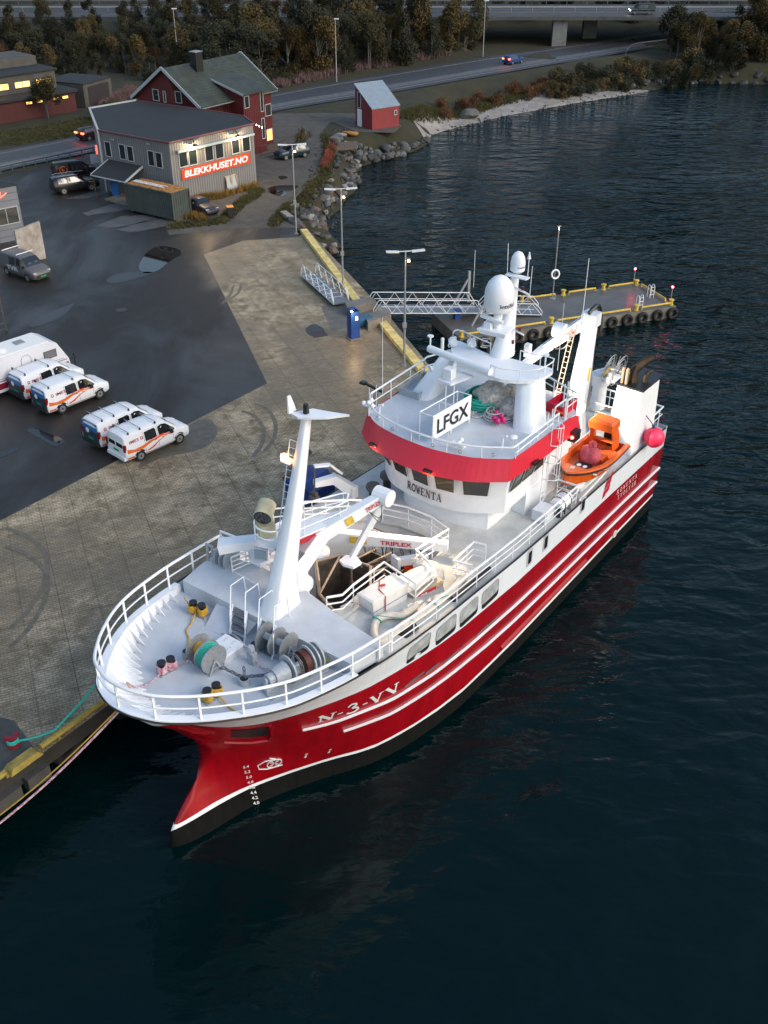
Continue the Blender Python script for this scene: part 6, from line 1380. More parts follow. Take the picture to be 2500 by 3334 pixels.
# pontoon
PT = [Vector((*gz(x / KD, y / KD, .95)[:2], .95)) for x, y in ((1380 + 520 / 1659 * 375, 1000 + 520 / 1659 * 330), (1850 + .2411 * 1455, 780 + .2411 * 895), (1850 + .2411 * 950, 780 + .2411 * 588), (1380 + 520 / 1659 * 132, 1000 + 520 / 1659 * 85))]
PT[3] = PT[0] + (PT[2] - PT[1])
ex = (PT[1] - PT[0]).normalized(); ey = (PT[3] - PT[0]).normalized(); LX = (PT[1] - PT[0]).length; LY = (PT[3] - PT[0]).length; pa = math.atan2(ex.y, ex.x)
def PF(a, b, z): p = PT[0] + ex * a + ey * b; return Vector((p.x, p.y, z))
po_ = thing('pontoon', PF(LX / 2, LY / 2, 0), pa, 'low concrete floating pontoon with yellow rails and tyres along its side', 'pontoon')
mb = MB(PF); mb.prism([(0, 0), (LX, 0), (LX, LY), (0, LY)], -.6, .94); mb.build('float_body', CONC, po_)
mb = MB(PF); mb.prism([(.02, .02), (LX - .02, .02), (LX - .02, LY - .02), (.02, LY - .02)], .944, .96); mb.build('pontoon_deck', mat('wet_pontoon_deck', (.105, .10, .095), .35, var=.4, scale=.7), po_)
def pbar(a0, b0, a1, b1): mb = MB(PF); mb.tube([(a0, b0, .96), (a0, b0, 1.16), (a1, b1, 1.16), (a1, b1, .96)], .085, 8); mb.build('yellow_rail', YEL, po_, smooth=True)
def pbol(a, b): mb = MB(PF); mb.lathe(PF(a, b, .96), [(.2, 0), (.2, .06), (.15, .08), (.15, .38), (.22, .4), (.22, .48), (.05, .52)], 16) if False else mb.lathe((a, b, .96), [(.2, 0), (.2, .06), (.15, .08), (.15, .38), (.22, .4), (.22, .48), (.05, .52)], 16); mb.build('yellow_bollard', YEL, po_, smooth=True)
seg = LX / 5.0
for k in range(5): pbar(k * seg + .75, .25, (k + 1) * seg - .35, .25); pbol(k * seg + .25, .3)
pbol(LX - .3, .3)
for k in range(2, 5): pbar(k * seg + .75, LY - .25, (k + 1) * seg - .55, LY - .25); pbol(k * seg + .2, LY - .3)
pbol(LX - .5, LY - .4); pbar(LX - .25, 1.2, LX - .25, LY - .8)
def tyre_mesh(mb, c, Rr, r, M): mb.torus(c, Rr, r, M, 22, 9)
first = None
for k in range(14):
 a = .55 + k * (LX - .9) / 13; p = PF(a, -.16, .42)
 if first is None:
  first = thing('tyre_fender', p, pa, '', 'tyre', 'tyres hung along the pontoon side'); F = frame(p, pa); mb = MB(F); mb.torus((0, 0, 0), .36, .15, Matrix.Rotation(R(90), 3, 'X'), 22, 9); mb.build('rubber_ring', RUBBER, first, smooth=True); mb = MB(F); mb.tube([(0, .1, .5), (0, .0, .22)], .03, 5); mb.build('hanging_chain', CH, first); o = first
 else: o = dup(first, p, pa)
 o['label'] = 'black tyre fender hung on the pontoon side, ' + ('%s from the gangway end' % ['first', 'second', 'third', 'fourth', 'fifth', 'sixth', 'seventh'][k] if k < 7 else '%s from the far end with red lights' % ['seventh', 'sixth', 'fifth', 'fourth', 'third', 'second', 'first'][k - 7])
# masts and lights on the pontoon
def pole(a, b, h, r, label, nm='pole', top=None, m=STEEL, cat='pole'):
 p = PF(a, b, .96); F = frame(p, pa); o = thing(nm, p, pa, label, cat); mb = MB(F); mb.tube([(0, 0, 0), (0, 0, h)], r, 8); mb.build('post', m, o, smooth=True); return o, F
o, F = pole(LX * .55, LY - .6, 6.0, .05, 'tall thin pole carrying a white lifebuoy at the back of the pontoon', 'lifebuoy_pole'); mb = MB(F); mb.torus((0, -.12, 2.1), .34, .075, Matrix.Rotation(R(80), 3, 'X'), 24, 8); mb.build('lifebuoy', WHITE, o, smooth=True); mb = MB(F); mb.box((0, 0, 6.0), (.3, .12, .06)); mb.build('spotlight', STEEL, o); lamp('pole_lamp', F(0, -.1, 5.8), 8, WARM, .04); mb = MB(F); mb.cone((0, 0, 0), (0, 0, .04), .28, .28, 8); mb.build('foot_plate', STEEL, o)
REDL = emis('red_lantern', (1, .03, .05), 40)
for a, b, lb in ((LX - .7, LY - .25, 'red light on a short post at the far back corner of the pontoon'), (LX - .2, .55, 'red light on a short post at the near outer corner of the pontoon')):
 o, F = pole(a, b, 1.35, .04, lb, 'marker_light', cat='light'); mb = MB(F); mb.sphere((0, 0, 1.42), .09, 10); mb.build('red_lens', REDL, o, smooth=True); lamp('red_lamp', F(0, 0, 1.6), 5, (1, .05, .08), .05)
for a, b, lb in ((LX - .9, LY * .45, 'white hooped ladder handrail at the outer end of the pontoon'), (LX * .84, .8, 'white curled ladder frame standing near the tyre side of the pontoon')):
 p = PF(a, b, .96); F = frame(p, pa); o = thing('ladder_rail', p, pa, lb, 'ladder'); 
 for s in (-.18, .18): mb = MB(F); mb.tube([(s, -.3, 0), (s, -.3, .85), (s, -.2, 1.05), (s, .0, 1.05), (s, .1, .85), (s, .1, 0)], .035, 6); mb.build('hoop', ALU, o, smooth=True)
 mb = MB(F); 
 for z in (.3, .6, .9): mb.tube([(-.18, -.3, z), (.18, -.3, z)], .025, 5)
 build_each(mb, 'rung', ALU, o)
# gangway bridge to the pontoon
ga = gz(822, 667, 2.3); gb = PF(5.0, LY * .62, 1.25); gb = gz(1032, 668, 1.35)
ga = gz(800, 668, 2.35); g1 = gangway(ga, gb, 1.8, 1.05, 'long white truss gangway sloping from the quay to the pontoon', 6)
gc = gb + (gb - ga).normalized() * .15; gd = gz(1166, 672, 1.1); gangway(Vector((gc.x, gc.y, 1.3)), gd, 1.7, .9, 'short white gangway section standing on the pontoon', 3)
# its portal frame on the pontoon
for (x, y), lb in (((1050, 699), 'near grey steel support post with brace at the gangway foot'), ((1011, 652), 'far grey steel support post with brace behind the gangway')):
 p = gz(x, y, .96); F = frame(p, pa); o = thing('gangway_support', p, pa, lb, 'post'); mb = MB(F); mb.bar((0, 0, 0), (0, 0, 2.6), .2); mb.build('upright', STEEL, o); mb = MB(F); mb.bar((-1.3, -.1, 0), (-.1, 0, 1.9), .12); mb.build('brace', STEEL, o)
mb = MB(PF); mb.bar((1.4, LY - 1.8, .96), (1.4, LY - 1.8, 1.7), .5, .5); single('blue_drum', mb, BLUE, 'small blue box on the pontoon behind the gangway rail', 'box')
# concrete landing of the gangway
land_ = px([(693, 662), (780, 640), (815, 652), (820, 700), (716, 714)]); sheet('landing_slab', land_, Q + .005, mat('landing_concrete', (.15, .14, .125), .7, var=.4, scale=1.2))
for L, z, lb in ((px([(745, 653), (800, 642), (812, 650), (752, 668)], 3.1), 3.15, 'concrete block on the far side of the gangway end'), (px([(786, 680), (840, 668), (845, 680), (795, 698)], 3.1), 3.15, 'concrete block on the near side of the gangway end')):
 mb = MB(); mb.prism(L, Q, z); single('concrete_block', mb, CONC, lb, 'block', 'gangway abutment blocks')
mb = MB(); P = [gz(840, 690, 2.2), gz(836, 698, 1.6), gz(838, 720, 0.2)]; mb.tube([tuple(p) for p in P], .05, 6); single('red_pipe', mb, mat('red_pipe', (.3, .01, .015), .5), 'thin red pipe running down beside the gangway end', 'pipe')
# blue cabinet with lit top
p = gz(764, 731, Q); F = frame((p.x, p.y, Q), .55); o = thing('shore_power_cabinet', p, .55, 'tall narrow blue cabinet with a lit lamp at its top on the quay', 'cabinet')
mb = MB(F); mb.prism([(-.35, -.3), (.35, -.3), (.35, .3), (-.35, .3)], .1, 2.1); mb.loft([[(-.35, y, z) for y, z in ((-.32, 2.1), (.32, 2.1))], [(-.2, y, z) for y, z in ((-.32, 2.3), (.32, 2.3))], [(.2, y, z) for y, z in ((-.32, 2.3), (.32, 2.3))], [(.38, y, z) for y, z in ((-.32, 2.1), (.32, 2.1))]], closed_ring=False, caps=False); mb.build('cabinet_body', BLUE, o)
mb = MB(F); mb.box((0, 0, .05), (.9, .8, .1)); mb.build('plinth', CONC, o); mb = MB(F); mb.box((.1, -.305, 1.6), (.22, .01, .3)); mb.build('notice', WHITE, o); mb = MB(F); mb.sphere((-.3, -.3, 2.2), .07, 8); mb.build('cabinet_lamp', emis('warm_bulb', (1, .66, .3), 60), o); lamp('cabinet_light', F(-.35, -.75, 2.0), 55, (1, .62, .28), .05)
p = gz(786, 704, Q); F = frame((p.x, p.y, Q), .55); o = thing('grit_bin', p, .55, 'low blue bin beside the tall blue cabinet', 'bin'); mb = MB(F); mb.loft([[(x * k, y * k, z) for x, y in ((-.55, -.35), (.55, -.35), (.55, .35), (-.55, .35))] for z, k in ((.12, .85), (.62, 1))]); mb.build('bin_body', mat('faded_blue', (.03, .12, .22), .5, var=.3), o); mb = MB(F); mb.prism([(-.58, -.38), (.58, -.38), (.58, .38), (-.58, .38)], .622, .7); mb.build('bin_lid', mat('faded_blue', ()), o)
# big blue container frame at the quay edge behind the ship's mast
p = gz(672, 1112, Q); F = frame((p.x, p.y, Q), .95); o = thing('blue_skip', p, .95, 'dark blue steel skip with sloping top standing at the ship side', 'skip')
mb = MB(F); mb.loft([[(x, y, z) for x in (-1.0, 1.0)] for y, z in ((-.8, 0), (-.9, 2.0), (-.4, 2.45), (.8, 2.3), (.8, 0))], closed_ring=False, caps=False)
for x in (-1.0, 1.0): mb.face([(x, -.8, 0), (x, -.9, 2.0), (x, -.4, 2.45), (x, .8, 2.3), (x, .8, 0)])
mb.build('skip_body', BLUE, o); mb = MB(F); mb.prism([(-1.1, -1.0), (1.3, -1.0), (1.3, 1.0), (-1.1, 1.0)], .0, .12); mb.build('concrete_foot', CONC, o); mb = MB(F); mb.tube(cat_rom([(-.9, .9, 2.3), (.2, 1.0, 2.6), (1.2, .9, 3.0)], 4), .16, 6); mb.build('hook_arm', DSTEEL, o)
# manhole covers, red hatch
for (x, y, r, lb) in ((262, 670, .42, 'round iron manhole cover in the asphalt yard'),):
 p = gz(x, y, Q); mb = MB(); mb.cone((p.x, p.y, Q + .001), (p.x, p.y, Q + .014), r, None, 20); single('manhole_cover', mb, mat('rusty_iron', (.05, .035, .03), .5, var=.4, scale=8), lb, 'manhole cover')
p = gz(689, 722, Q); mb = MB(); mb.box((p.x, p.y, Q + .012), (1.1, 1.0, .012), rz=.4); single('manhole_cover', mb, mat('rusty_iron', ()), 'square rusty hatch in the paving near the blue cabinet', 'manhole cover')
# boulder-side mooring bollards, tractor tyres on the quay wall, ropes
p = gz(30, 1610, Q); F = frame((p.x, p.y, Q), .4); o = thing('quay_bollard', p, .4, 'red horned bollard with a green mooring line looped round it', 'bollard')
mb = MB(F); mb.lathe((0, 0, 0), [(.26, 0), (.24, .06), (.15, .1), (.13, .32), (.15, .38), (.02, .42)], 16); mb.bar((0, 0, .3), (-.28, .05, .44), .18, .15, .15, .12); mb.bar((0, 0, .3), (.24, .2, .42), .18, .15, .14, .11); mb.build('bollard_casting', mat('red_bollard_paint', (.22, .01, .02), .5, var=.3, scale=5), o, smooth=True)
b0 = Vector((p.x, p.y, Q)); mo_ = thing('mooring_line', p, 0, 'teal green mooring line running from the red bollard to the ship', 'mooring line'); mb = MB()
ring = [(b0.x + .2 * math.cos(a), b0.y + .2 * math.sin(a), Q + .14 + .015 * a) for a in np.linspace(0, 12.4, 40)]; tgt = SH(.7, -2.9, 7.6); e2 = SH(-.3, -5.6, 2.9); mb.tube(ring, .045, 6); L = [b0.lerp(e2, u) + Vector((0, 0, .2 - .1 * math.sin(u * math.pi))) for u in np.linspace(0.04, 1, 10)] + [e2.lerp(SH(4.6, -4.4, 6.6), u) for u in (.25, .5, .75, 1)]; mb.tube([tuple(v) for v in L], .045, 6); mb.build('line', TEAL, mo_, smooth=True)
def line_off(x0, y0, z0, x1, y1, z1, m, lb, r): 
 a, b = gz(x0, y0, z0), gz(x1, y1, z1); o = thing('mooring_line', a, 0, lb, 'mooring line'); mb = MB(); mb.tube([tuple(a.lerp(b, u) - Vector((0, 0, .25 * math.sin(u * math.pi)))) for u in np.linspace(0, 1, 24)], r, 6); mb.build('line', m, o, smooth=True)
line_off(256, 1538, 7.3, -60, 1825, 2.9, PROPE, 'red and white mooring line led forward from the bow past the quay', .04); line_off(250, 1537, 7.3, -60, 1805, 2.9, YROPE, 'thin yellow mooring line beside the red and white one', .025)
first = None
for k, (s, z) in enumerate(((.8, .6), (4, .6), (8, 1.2), (12, 1.2), (20, 1.2), (28, 1.2))):
 p = SH(s, -5.2 if k > 1 else -6.9, z)
 if first is None: first = thing('tractor_tyre', p, math.atan2(SA[1], SA[0]), '', 'tyre', 'big tyres on the quay wall'); F = frame(p, math.atan2(SA[1], SA[0])); mb = MB(F); mb.torus((0, 0, 0), .62, .24, Matrix.Rotation(R(90), 3, 'X'), 24, 10); mb.build('rubber_ring', RUBBER, first, smooth=True); mb = MB(F); mb.tube([(0, .3, 1.3), (0, .1, .5)], .03, 5); mb.build('hanging_chain', CH, first); o = first
 else: o = dup(first, p, math.atan2(SA[1], SA[0]))
 o['label'] = ['big tyre hung in shadow on the quay wall under the bow', 'second big tyre on the quay wall, hidden behind the bow', 'tyre fender between quay and hull, first behind the bow', 'tyre fender between quay and hull below the forward mast', 'tyre fender between quay and hull below the bridge', 'tyre fender between quay and hull at the stern'][k]
mb = MB(SH); 
for a, b in ((-3.7, -2.4), (-2.1, -1.1)): 
 mb = MB(SH); mb.prism([(a, -5.55), (b, -5.55), (b, -5.2), (a, -5.2)], 1.5, 2.1); single('wall_fender', mb, mat('grey_fender_block', (.06, .058, .055), .7, var=.4, scale=2), ['longer grey fender block bolted under the yellow kerb', 'shorter grey fender block nearest the camera corner'][0 if a > -3 else 1], 'fender')
# yellow hose pile behind the rail and the two black capped vent posts
s0, t0, _ = sZ(710, 1148, Q + .1); mb = MB(SH); P = [(s0 - 1.6, -6.2, Q + .25), (s0 - .4, -6.1, Q + .25), (s0 + .8, -6.1, Q + .3), (s0 + 2.2, -6.0, Q + .25)]; mb.tube(P, .1, 6); mb.tube([(a, b - .25, c) for a, b, c in P], .08, 6); mb.box((s0 + .6, -6.15, Q + .5), (.7, .4, .3)); single('hose_bundle', mb, YROPE, 'yellow hoses and float lying along the quay edge by the ship', 'hose')
for i, (x, y) in enumerate(((806, 1085), (836, 1060))):
 s, t, z = sZ(x, y - 36, 6.6)
 p = SH(s, t, 4.9); F = frame(p, 0); o = thing('vent_post', p, 0, ['left black capped vent post beside the bridge wing', 'right black capped vent post closest to the bridge wing'][i], 'vent'); mb = MB(F); mb.cone((0, 0, 0), (0, 0, 1.5), .2, .2, 14); mb.build('post', BLK, o); mb = MB(F); mb.lathe((0, 0, 1.5), [(.32, 0), (.36, .08), (.32, .26), (.2, .32), (.02, .34)], 18); mb.build('cap', mat('dark_grey_cap', (.07, .07, .072), .5), o)
# ================================================================ VEHICLES
VW = mat('van_white', (.72, .73, .75), .28, var=.04, scale=3); TG = mat('car_glass', (.010, .012, .014), .05, spec=.9); TYR = mat('tyre_rubber', (.012, .012, .013), .8); RIM = mat('wheel_rim', (.30, .31, .33), .35, .6); PLB = mat('black_bumper', (.018, .018, .02), .55)
HLM = mat('headlight_glass', (.45, .48, .5), .1); TLM = mat('tail_light_red', (.22, .005, .006), .2)
GAP = mat('panel_gap', (.10, .10, .11), .6)
class Car:
 def __init__(c, st, F):  # st: list of (x, zlow, zbelt, ztop, wbelt, wtop)
  c.st = sorted(st); c.F = F; c.xs = [s[0] for s in c.st]
 def at(c, x): return [float(np.interp(x, c.xs, [s[i] for s in c.st])) for i in range(1, 6)]
 def sec(c, x):
  zl, zb_, zt, wb, wt = c.at(x); h = zt - zb_
  half = [(wb * .90, zl), (wb * .985, zl + .14), (wb, zl + (zb_ - zl) * .55), (wb * .985, zb_)]
  if h > .12: half += [(wt + (wb - wt) * .35, zb_ + h * .45), (wt, zt - .09), (wt - .10, zt - .015), (wt * .5, zt + .02)]
  else: half += [(wb * .95, zb_ + h * .5), (wb * .88, zt - .01), (wb * .7, zt + .01), (wb * .4, zt + .02)]
  return half
 def yside(c, x, z):
  h = c.sec(x); zs = [p[1] for p in h]; ys = [p[0] for p in h]; return float(np.interp(z, zs, ys))
 def body(c, m, root, name='body'):
  mb = MB(c.F); xs = sorted(set([round(x, 3) for x in list(np.arange(c.xs[0], c.xs[-1], .12)) + c.xs])); rg = []
  for x in xs: h = c.sec(x); rg.append([(x, -y, z) for y, z in h] + [(x, y, z) for y, z in h[::-1]])
  mb.loft(rg); return mb.build(name, m, root, smooth=True, sharp=38)
 def side(c, sg, pts, m, root, name, o=.008, n=1):
  mb = MB(c.F); P = dense([(*p, 0) for p in pts] + [(*pts[0], 0)], .12)[:-1]; mb.face([(p[0], sg * (c.yside(p[0], p[1]) + o), p[1]) for p in P]); ob = mb.build(name, m, root); 
  bm = bmesh.new(); bm.from_mesh(ob.data); bmesh.ops.triangulate(bm, faces=bm.faces); bm.to_mesh(ob.data); bm.free(); return ob
 def top(c, x0, x1, k0, k1, m, root, name, o=.012, n=5):
  mb = MB(c.F); rg = []
  for i in range(n + 1):
   x = x0 + (x1 - x0) * i / n; kk = k0 + (k1 - k0) * i / n; h = c.sec(x); zt = h[-1][1]; w = c.at(x)[4] * kk; rg.append([(x, w * j, (zt - .02 * abs(j)) + o) for j in (-1, -.5, 0, .5, 1)])
  mb.loft(rg, closed_ring=False, caps=False); return mb.build(name, m, root)
 def wheels(c, xw, r, root, w=.24, y=None):
  for x in xw:
   for sg in (-1, 1):
    yy = (y or c.at(x)[3] * .985) * sg; mb = MB(c.F); mb.tube([(x, yy - sg * w, r), (x, yy + sg * .015, r)], r, 20); t = mb.build('wheel', TYR, root, smooth=True)
    mb = MB(c.F); mb.tube([(x, yy + sg * .017, r), (x, yy + sg * .024, r)], r * .62, 14); mb.build('rim', RIM, t)
    mb = MB(c.F); mb.tube([(x, yy + sg * .025, r), (x, yy + sg * .03, r)], r * .2, 8); mb.build('hub_cap', PLB, t)
    mb = MB(c.F); a = [(x + (r + .07) * math.cos(q), r + .02 + (r + .07) * math.sin(q)) for q in np.linspace(-.25, math.pi + .25, 14)]; mb.face([(p[0], sg * (c.yside(p[0], max(p[1], .3)) + .004), p[1]) for p in a]); mb.build('wheel_arch', PLB, root)
def vehicle_frame(rear_px, front_px, z, wb, xr, halfw, near='right'):
 a, b = gz(*rear_px, z), gz(*front_px, z); d = (b - a).normalized(); ang = math.atan2(d.y, d.x); n = Vector((-d.y, d.x, 0)) * (1 if near == 'right' else -1)
 m = (a + b) / 2 + n * halfw; org = m - d * (xr + wb / 2); return Vector((org.x, org.y, z)), ang
VAN = [(0, .38, .95, 1.55, .86, .70), (.06, .34, 1.0, 1.76, .91, .76), (.3, .3, 1.0, 1.84, .925, .78), (1.5, .26, 1.0, 1.86, .925, .78), (2.6, .26, 1.0, 1.84, .925, .76), (3.0, .26, 1.0, 1.74, .925, .72), (3.5, .26, 1.0, 1.34, .925, .74), (3.72, .26, .98, 1.10, .92, .80), (4.25, .28, .90, .98, .90, .78), (4.5, .3, .78, .84, .82, .66), (4.62, .34, .6, .66, .66, .5)]
def glass_van(c, o, long=True, rearglass=False):
 for sg in (-1, 1):
  for x, z0, z1 in ((1.34, .5, 1.66), (2.27, .45, 1.66), (3.3, .45, 1.12)): c.side(sg, [(x, z0), (x + .018, z0), (x + .018, z1), (x, z1)], GAP, o, 'door_seam', .006)
  for x in (2.0, 2.5): c.side(sg, [(x, .93), (x + .16, .93), (x + .16, .965), (x, .965)], GAP, o, 'door_handle', .02)
  c.side(sg, [(.1, .30), (3.9, .30), (3.9, .36), (.1, .36)], GAP, o, 'sill_trim', .006)
  c.side(sg, [(2.35, 1.08), (2.35, 1.62), (2.62, 1.68), (2.95, 1.60), (3.5, 1.12), (3.45, 1.06)], TG, o, 'door_window')
  c.side(sg, [(1.42, 1.08), (1.42, 1.64), (2.1, 1.66), (2.2, 1.55), (2.2, 1.08)], TG, o, 'side_window')
  mb = MB(c.F); mb.box((3.15, sg * 1.02, 1.12), (.16, .18, .2)); mb.build('wing_mirror', PLB, o)
  mb = MB(c.F); mb.box((4.42, sg * .66, .78), (.22, .28, .14)); mb.build('headlight', HLM, o)
  mb = MB(c.F); mb.box((.03, sg * .82, 1.12), (.14, .14, .42)); mb.build('tail_light', TLM, o)
 c.top(3.02, 3.68, .93, .98, TG, o, 'windscreen')
def bars_on(c, o, xs):
 for x in xs:
  mb = MB(c.F); mb.bar((x, -.78, 1.97), (x, .78, 1.97), .035, .03); b = mb.build('roof_bar', STEEL, o); mb = MB(c.F)
  for sg in (-1, 1): mb.box((x, sg * .7, 1.90), (.09, .1, .14), top=.6)
  build_each(mb, 'bar_foot', PLB, b)
def side_txt(c, sg, x0, x1, z0, z1, tx, m, o, nm, bold=.02, shear=0):
 mb = MB(c.F)
 if sg < 0: f = lambda a, b, d=0: (x0 + (x1 - x0) * a, -(c.yside(x0 + (x1 - x0) * a, z0) + .014), z0 + (z1 - z0) * b)
 else: f = lambda a, b, d=0: (x1 + (x0 - x1) * a, (c.yside(x0, z0) + .014), z0 + (z1 - z0) * b)
 text(mb, tx, f, bold, shear); return mb.build(nm, m, o)
IMR = mat('signwriting_crimson', (.32, .0, .05), .5); IMO = mat('livery_orange', (.75, .13, .01), .4); IMRED = mat('livery_red', (.6, .02, .01), .4)
def omega(c, x, z, h, o):
 mb = MB(c.F); P = [(x - h * .5, z), (x - h * .15, z), (x - h * .2, z + h * .15), (x - h * .45, z + h * .45), (x - h * .35, z + h * .85), (x, z + h), (x + h * .35, z + h * .85), (x + h * .45, z + h * .45), (x + h * .2, z + h * .15), (x + h * .15, z), (x + h * .5, z)]
 mb.tube([(a, -(c.yside(a, b) + .014), b) for a, b in P], .02, 4); mb.build('omega_mark', IMR, o)
PHOTO = mat('printed_sky_blue', (.02, .16, .42), .4, var=.3, scale=2); PHOTO2 = mat('printed_town_grey', (.035, .05, .07), .4, var=.7, scale=9)
def city_van(rp, fp, label, wrap, wheels=(.95, 3.72), bars=(.45, 1.25, 2.3), first=False, imes_first=True):
 wb = wheels[1] - wheels[0]; loc, ang = vehicle_frame(rp, fp, Q, wb, wheels[0], .90); o = thing('parked_van', loc, ang, label, 'van', 'white vans with red and orange stripes'); c = Car(VAN, frame(loc, ang)); c.body(VW, o); glass_van(c, o); c.wheels(wheels, .33, o); bars_on(c, o, bars)
 for sg in (-1,):
  c.side(sg, [(.12, .78), (.12, 1.0), (.6, .86), (1.1, .9), (1.9, 1.05), (2.6, 1.08), (3.3, .92), (3.3, .88), (2.6, 1.0), (1.9, .93), (1.2, .74), (.7, .72)], IMO, o, 'orange_swoosh', .010)
  c.side(sg, [(.12, 1.005), (.12, 1.04), (.6, .9), (1.2, .93), (1.9, 1.1), (2.6, 1.14), (3.4, .95), (3.4, .93), (2.6, 1.10), (1.9, 1.07), (1.2, .91), (.6, .875)], IMRED, o, 'red_swoosh', .012)
  c.side(sg, [(1.45, .52), (1.8, .62), (2.3, .84), (2.9, .96), (2.9, .93), (2.3, .78), (1.9, .54), (1.5, .46)], IMRED, o, 'red_swoosh', .010)
  c.side(sg, [(.1, .42), (.1, .52), (.55, .5), (.55, .4)], IMRED, o, 'red_flash', .012)
 if imes_first: side_txt(c, -1, .35, .98, 1.28, 1.48, 'IMES', IMR, o, 'side_lettering', .004); omega(c, 1.2, 1.3, .17, o)
 else: side_txt(c, -1, .72, 1.42, 1.26, 1.46, 'IMES', IMR, o, 'side_lettering', .004); omega(c, .48, 1.28, .17, o)
 side_txt(c, -1, 1.55, 2.15, .98 + .0, 1.05, '77 66 46 00', mat('grey_lettering', (.1, .1, .12), .5), o, 'phone_number', .01)
 mb = MB(c.F); text(mb, 'IMES', lambda a, b, d=0: (4.05 - .14 * b, .28 - .56 * a, 1.015 + .035 * b), .02); mb.build('bonnet_lettering', IMR, o)
 if wrap:
  mb = MB(c.F); zs = (.5, .85, 1.2, 1.5, 1.72); ws = (.80, .82, .80, .73, .66); xo = (-.012, -.012, -.008, .0, .035)
  mb.loft([[(x, -w, z), (x, w, z)] for x, w, z in list(zip(xo, ws, zs))[:3]], closed_ring=False, caps=False); mb.build('rear_print', PHOTO2, o); mb = MB(c.F); mb.loft([[(x, -w, z), (x, w, z)] for x, w, z in list(zip(xo, ws, zs))[2:]], closed_ring=False, caps=False); mb.build('rear_print', PHOTO, o)
  mb = MB(c.F); mb.prism([(0, 0)] * 3, 0, 0) if False else mb.tube([(-.03, .25, 1.15), (-.02, .25, 1.15)], .16, 16); mb.build('round_badge', WHITE, o)
 else:
  for y0, y1 in ((-.66, -.05), (.05, .66)): mb = MB(c.F); mb.loft([[(-.012, y0, 1.08), (-.012, y1, 1.08)], [(.012, y0 * .96, 1.58), (.012, y1 * .96, 1.58)]], closed_ring=False, caps=False); mb.build('rear_window', TG, o)
 mb = MB(c.F); mb.box((-.03, .0, .72 if wrap else .82), (.03, .46, .11)); mb.build('number_plate', mat('green_plate', (.01, .25, .12), .5), o)
 mb = MB(c.F); mb.box((-.02, 0, .45), (.16, 1.66, .2)); mb.build('rear_bumper', PLB if wrap else VW, o); mb = MB(c.F); mb.box((4.55, 0, .48), (.16, 1.25, .24)); mb.build('front_bumper', PLB if wrap else VW, o)
city_van((303, 997), (392, 957), 'nearest white van on the paving edge, two plain rear windows', False, imes_first=True)
city_van((247, 968), (336, 929), 'white van with blue printed rear doors, right behind the nearest van', True, imes_first=False)
city_van((137, 893), (217, 861), 'white van with blue printed rear, third from the ship, two roof bars', True, bars=(.4, 2.1), imes_first=False)
city_van((85, 864), (165, 832), 'white van with blue printed rear, parked against the caravan', True, bars=(.4, 2.1), imes_first=False)
# grey van by the white wall
loc, ang = vehicle_frame((17, 594), (60, 609), Q, 2.78, .9, .90, 'right'); o = thing('parked_van', loc, ang, 'grey van lettered on side and bonnet by the pale wall', 'van'); c = Car([(a, b, d, e, f, g) for a, b, d, e, f, g in VAN], frame(loc, ang)); GV = mat('van_grey', (.10, .095, .10), .3); c.body(GV, o); glass_van(c, o); c.wheels((.9, 3.68), .33, o)
for x in (.6, 2.5): mb = MB(c.F); mb.bar((x, -.8, 1.98), (x, .8, 1.98), .06, .05); mb.build('roof_bar', WHITE, o)
side_txt(c, -1, 1.1, 2.6, .62, .98, 'TVR', mat('silver_lettering', (.5, .5, .52), .4), o, 'side_lettering', .05); mb = MB(c.F); text(mb, 'TVR', lambda a, b, d=0: (4.15 - .2 * b, .5 - .8 * a, 1.0 + .04 * b), .05); mb.build('bonnet_lettering', mat('silver_lettering', ()), o)
mb = MB(c.F); mb.box((4.57, 0, .45), (.14, 1.3, .34)); mb.build('front_bumper', PLB, o); mb = MB(c.F); mb.box((4.65, 0, .48), (.02, .5, .12)); mb.build('number_plate', mat('green_plate', ()), o)
# dark SUV
SUV = [(0, .42, .95, 1.1, .84, .7), (.1, .36, 1.05, 1.55, .92, .66), (.5, .3, 1.05, 1.7, .95, .68), (1.6, .28, 1.05, 1.74, .95, .70), (2.5, .28, 1.03, 1.70, .95, .68), (3.35, .28, 1.02, 1.15, .95, .8), (4.3, .3, .96, 1.04, .92, .78), (4.7, .34, .8, .86, .84, .6), (4.82, .4, .6, .66, .7, .5)]
def car_thing(st, rp, fp, wh, hw, near, m, label, name='parked_car', z=Q, cat='car', glass=True, r=.36, wscreen=None, group=None, sw=None):
 loc, ang = vehicle_frame(rp, fp, z, wh[1] - wh[0], wh[0], hw, near); o = thing(name, loc, ang, label, cat, group); c = Car(st, frame(loc, ang)); c.body(m, o); c.wheels(wh, r, o)
 if sw:
  for sg in (-1, 1):
   for P in sw: c.side(sg, P, TG, o, 'side_window')
   xf = st[-1][0]; mb = MB(c.F); mb.box((xf - .28, sg * hw * .68, .72), (.3, .3, .12)); mb.build('headlight', HLM, o); mb = MB(c.F); mb.box((.1, sg * hw * .8, .95), (.16, .26, .12)); mb.build('tail_light', TLM, o); mb = MB(c.F); mb.box((sw[-1][-1][0] - .2, sg * (hw + .12), 1.05), (.14, .16, .14)); mb.build('wing_mirror', m, o)
 if wscreen: c.top(*wscreen, .92, .95, TG, o, 'windscreen')
 return o, c
CB = mat('car_black', (.010, .011, .013), .2); 
